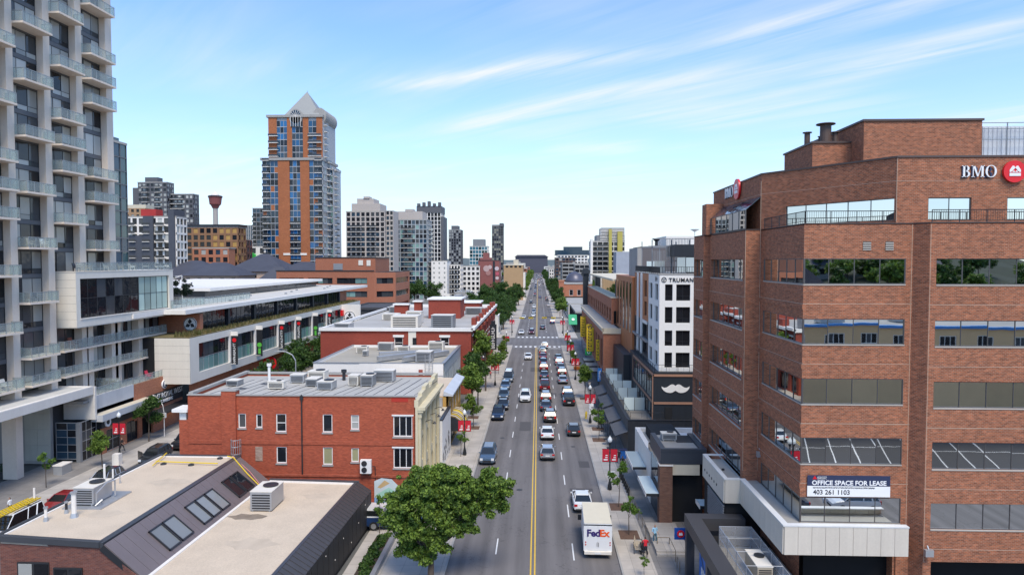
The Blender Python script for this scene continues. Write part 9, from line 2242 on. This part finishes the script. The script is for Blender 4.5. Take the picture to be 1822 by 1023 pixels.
bi = thing('blue_bin', 'blue wheeled bin at the corner of the black planked patio wall', 'bin', (10.4, 82.7, .13)); m_ = MB(); m_.extr([(-.35, -.35, 0), (.35, -.35, 0), (.42, -.4, 1.0), (-.42, -.4, 1.0)], (0, .75, 0)); part(bi, 'tub', m_, paint('bin_blue', (0.02, 0.13, 0.42), 0.5), local=True); m_ = MB(); m_.box(-.45, .45, -.45, .4, 1.0, 1.08); part(bi, 'lid', m_, M_NAVY, local=True)
for i, (x, y) in enumerate(((7.35, 103.5), (7.5, 105.0))):
 h_ = thing('fire_hydrant', ['yellow fire hydrant near the right kerb, nearer one', 'yellow painted hydrant-like post just behind the first'][i], 'hydrant', (x, y, .13)); m_ = MB(); m_.lathe((0, 0, 0), [(.16, 0), (.12, .1), (.11, .55), (.14, .6), (.09, .75)], 8); m_.cyl((-.2, 0, .45), (.2, 0, .45), .06, n=6); part(h_, 'body', m_, M_YB, local=True)
rl = thing('stair_railing', 'thin bronze handrail running along the ramp on the right pavement', 'railing', (10, 60, .13));
m_ = MB()
for k in range(9):
 y = 57 + k * 1.9; x = 9.45 - k * .03; m_.cyl((x, y, .13), (x, y, 1.1), .025, n=5)
 if k < 8: m_.cyl((x, y, 1.1), (x - .03, y + 1.9, 1.1), .025, n=5); m_.cyl((x, y, .7), (x - .03, y + 1.9, .7), .015, n=4)
for p, q in (((10.0, 56.6), (11.0, 56.6)), ((11.0, 56.6), (11.0, 54.0)), ((10.9, 52.9), (10.9, 51.9))): m_.cyl((*p, 1.0), (*q, 1.0), .03, n=5); m_.cyl((*p, .1), (*p, 1.0), .03, n=5); m_.cyl((*q, .1), (*q, 1.0), .03, n=5)
part(rl, 'rail', m_, pbr('bronze_rail', (0.22, 0.17, 0.11), 0.4, metal=0.5))
m_ = MB(); m_.box(9.7, 12.4, 55.2, 61.3, .13, .45); m_.box(9.7, 12.4, 54.9, 55.2, .13, .3); single('entrance_platform', 'raised concrete landing with a step before the shops', 'steps', m_, M_WALK, base=(11, 58, .13))
for i in range(7):
 b_ = thing('bollard', 'short black bollard in the row at the edge of the dark walk', 'bollard', (9.3 - i * .03, 69.2 + i * 1.0, .13), group='bollards along the dark walk'); m_ = MB(); m_.lathe((0, 0, 0), [(.11, 0), (.09, .1), (.09, .8), (.12, .85), (.05, .95)], 8); part(b_, 'post', m_, M_POST, local=True)
rp = thing('red_planter', 'red planter box with flowers at the end of the side street parking', 'planter', (-43.6, 88.0, .0)); m_ = MB(); m_.extr([(-.8, -.5, .35), (.8, -.5, .35), (.95, -.55, 1.25), (-.95, -.55, 1.25)], (0, 1.1, 0)); part(rp, 'box', m_, paint('planter_red', (0.55, 0.04, 0.02), 0.5), local=True); m_ = MB(); m_.box(-.5, .5, -.3, .4, 0, .35); part(rp, 'base', m_, M_DARK, local=True); put(rp, 'flowers', leaf_mesh('flowers', leaf_cloud([(0, 0, 1.35, .8, .45, .3)], 400, .1, 4), M_LEAF), (0, 0, 0), world=False)
wbx = single('kerb_cabinet', 'white rounded utility cabinet by the side street lamp post', 'utility box', MB().box(-49.8, -49.0, 77.3, 78.0, .13, 1.45), M_WHITE, base=(-49.4, 77.6, .13))
m_ = MB(); m_.box(8.0, 9.3, 150, 151.3, .13, .8); single('orange_planter', 'orange planter near the small tree on the right pavement', 'planter', m_, paint('planter_orange', (0.6, 0.16, 0.02), 0.6), base=(8.6, 150.6, .13))
m_ = MB(); m_.box(-41.5, -41.38, 30, 62, .6, .68); m_.tube([(-49.9, 66.0, .1), (-49.9, 66.0, 1.25)], .07, 6); single('bollard', 'white bollard on the side street pavement near the slim tree', 'bollard', MB().cyl((-50.6, 66.0, .13), (-50.6, 66.0, 1.25), .1, n=8), M_WHITE, base=(-50.6, 66, .13))
for i in range(5):
 t = thing('picnic_table', ['table with chairs under the nearest patio awning', 'second table under the patio awnings', 'third table under the patio awnings', 'fourth table under the patio awnings', 'last table under the patio awnings'][i], 'table', (9.0, 84.5 + i * 4.2, .13), group='pavement tables by the patio wall')
 m_ = MB(); m_.box(-.4, .4, -.4, .4, .7, .75); part(t, 'top', m_, M_DARK, local=True)
 m_ = MB(); m_.cyl((0, 0, 0), (0, 0, .7), .04, n=5); part(t, 'leg', m_, M_GALV, local=True)
# ------------------------------------------------------------ people: one skinned body each, cloth by height
M_SKIN = paint('skin', (0.42, 0.24, 0.16), 0.6); M_HAIR = paint('hair_dark', (0.03, 0.02, 0.015), 0.6)
def body_mesh(pose):
 J = {'pel': (0, 0, .95, .15), 'wst': (0, 0, 1.12, .13), 'chs': (0, .01, 1.34, .16), 'nek': (0, .01, 1.50, .065), 'hd0': (0, .02, 1.60, .085), 'hd1': (0, .03, 1.72, .09)}
 E_ = [('pel', 'wst'), ('wst', 'chs'), ('chs', 'nek'), ('nek', 'hd0'), ('hd0', 'hd1')]
 st = {'stand': (.02, -.02, .12), 'walk': (.28, -.26, .3), 'push': (.18, -.15, .55)}[pose]
 for s_, fy, ay in ((-1, st[0], -st[1] if pose == 'walk' else st[2]), (1, st[1], st[0] if pose == 'walk' else st[2])):
  c = 'L' if s_ < 0 else 'R'
  J.update({c + 'h': (s_ * .10, 0, .90, .10), c + 'k': (s_ * .11, fy * .55 + .04, .50, .065), c + 'a': (s_ * .11, fy, .10, .042), c + 't': (s_ * .12, fy + .17, .04, .035), c + 's': (s_ * .19, 0, 1.42, .062), c + 'e': (s_ * .25, ay * .35 - .03, 1.16, .045), c + 'w': (s_ * .22, ay * .9 + .05, .98 if pose != 'push' else 1.05, .032), c + 'g': (s_ * .20, ay + .08, .90 if pose != 'push' else 1.02, .035)})
  E_ += [('pel', c + 'h'), (c + 'h', c + 'k'), (c + 'k', c + 'a'), (c + 'a', c + 't'), ('chs', c + 's'), (c + 's', c + 'e'), (c + 'e', c + 'w'), (c + 'w', c + 'g')]
 ks = list(J); me = bpy.data.meshes.new('body'); me.from_pydata([J[k][:3] for k in ks], [(ks.index(a), ks.index(b)) for a, b in E_], [])
 o = bpy.data.objects.new('body', me); COL.objects.link(o)
 md = o.modifiers.new('skin', 'SKIN')
 if not me.skin_vertices: me.attributes.new('skin', 'FLOAT', 'POINT')
 lay = me.skin_vertices[0].data if len(me.skin_vertices) else None
 if lay:
  for i, k in enumerate(ks): lay[i].radius = (J[k][3], J[k][3] * .85)
  lay[0].use_root = True
 sb = o.modifiers.new('sub', 'SUBSURF'); sb.levels = 1; sb.render_levels = 1
 bpy.context.view_layer.update(); out = bpy.data.meshes.new_from_object(o.evaluated_get(bpy.context.evaluated_depsgraph_get()))
 bpy.data.objects.remove(o)
 for mt in (M_TRIM, M_TRIM, M_SKIN, M_HAIR, M_TRIM): out.materials.append(mt)
 for p in out.polygons:
  c = p.center; z = c.z
  p.material_index = 4 if z < .09 else (0 if z < .98 and abs(c.x) < .19 else (3 if z > 1.70 or (z > 1.58 and c.y < -.01) else (2 if z > 1.49 or (abs(c.x) > .17 and z < 1.14) else 1)))
 return out
BODY = {}
def person(pose, shirt, pants, label, x, y, rz=0.0, z=.13, s=1.0):
 if pose not in BODY: BODY[pose] = body_mesh(pose)
 t = thing('person', label, 'person', (x, y, z), rz); t.scale = (s, s, s)
 o = bpy.data.objects.new('body', BODY[pose]); COL.objects.link(o); o.parent = t
 for sl_, c in ((0, pants), (1, shirt)): o.material_slots[sl_].link = 'OBJECT'; o.material_slots[sl_].material = paint('cloth_%d_%d_%d' % tuple(int(q * 100) for q in c), c, 0.8)
 return t
p_ = person('push', (0.6, 0.015, 0.03), (0.02, 0.02, 0.03), 'person in a red top and dark trousers pushing a stroller away from the camera', 8.7, 54.6)
stl = thing('stroller', 'dark stroller pushed by the person in red', 'stroller', (8.7, 55.4, .13)); m_ = MB(); m_.extr([(-.25, -.1, .3), (-.25, .5, .3), (-.25, .6, .7), (-.25, .0, .95)], (.5, 0, 0)); part(stl, 'seat', m_, M_TRIM, local=True)
for s_ in (-1, 1):
 m_ = MB(); m_.tube([(s_ * .24, -.35, 1.02), (s_ * .26, .45, .12)], .02, 5); part(stl, 'frame_bar', m_, M_GALV, local=True)
 for y in (-.15, .45): m_ = MB(); m_.cyl((s_ * .27, y, .14), (s_ * .31, y, .14), .14, n=10); part(stl, 'wheel', m_, M_TYRE, local=True)
person('stand', (0.35, 0.62, 0.80), (0.05, 0.14, 0.20), 'person in a light blue top standing beside the concrete landing', 9.9, 57.2, R(200), .13)
person('walk', (0.75, 0.75, 0.75), (0.02, 0.02, 0.02), 'person in a white shirt cycling or walking past the patio awnings', 8.95, 97.3, 0.2)
person('walk', (0.6, 0.015, 0.03), (0.02, 0.02, 0.03), 'person in a red jacket walking by the parking entrance', -49.6, 93.6, R(10), 0.13)
person('walk', (0.35, 0.35, 0.35), (0.02, 0.02, 0.03), 'person in grey walking beside the one in the red jacket', -48.7, 93.6, R(-10), 0.13, .95)
person('stand', (0.75, 0.75, 0.75), (0.02, 0.02, 0.02), 'person in a white top on the side street pavement behind the ladder van', -49.6, 61.6, R(90), .13)
person('walk', (0.02, 0.02, 0.03), (0.02, 0.02, 0.03), 'person in dark clothes at the extreme left edge on the side street pavement', -50.4, 60.4, R(170), .13)
person('walk', (0.02, 0.02, 0.02), (0.02, 0.02, 0.02), 'person in black leaving the shop door below the round white sign', -52.3, 83.2, R(-90), .13)
person('walk', (0.02, 0.02, 0.02), (0.015, 0.015, 0.02), 'person in black walking by the bollards on the dark walk', 9.7, 77.5, 0.1)
person('walk', (0.02, 0.02, 0.02), (0.03, 0.03, 0.05), 'person walking behind the one in black near the bollards', 9.6, 80.2, 0.1)
person('walk', (0.5, 0.1, 0.1), (0.02, 0.02, 0.05), 'person in a dull red top on the left pavement by the deep red wall', -9.6, 138, 0)
person('walk', (0.05, 0.05, 0.06), (0.02, 0.02, 0.03), 'person in dark clothes on the left pavement beneath the black blade sign', -9.3, 150, 0.3)
person('stand', (0.3, 0.3, 0.35), (0.02, 0.02, 0.05), 'person in grey waiting at the right crosswalk corner', 8.6, 186, 0.3)
person('walk', (0.55, 0.5, 0.45), (0.05, 0.05, 0.08), 'person in beige near the full round tree on the right pavement', 9.6, 126, 0.1)
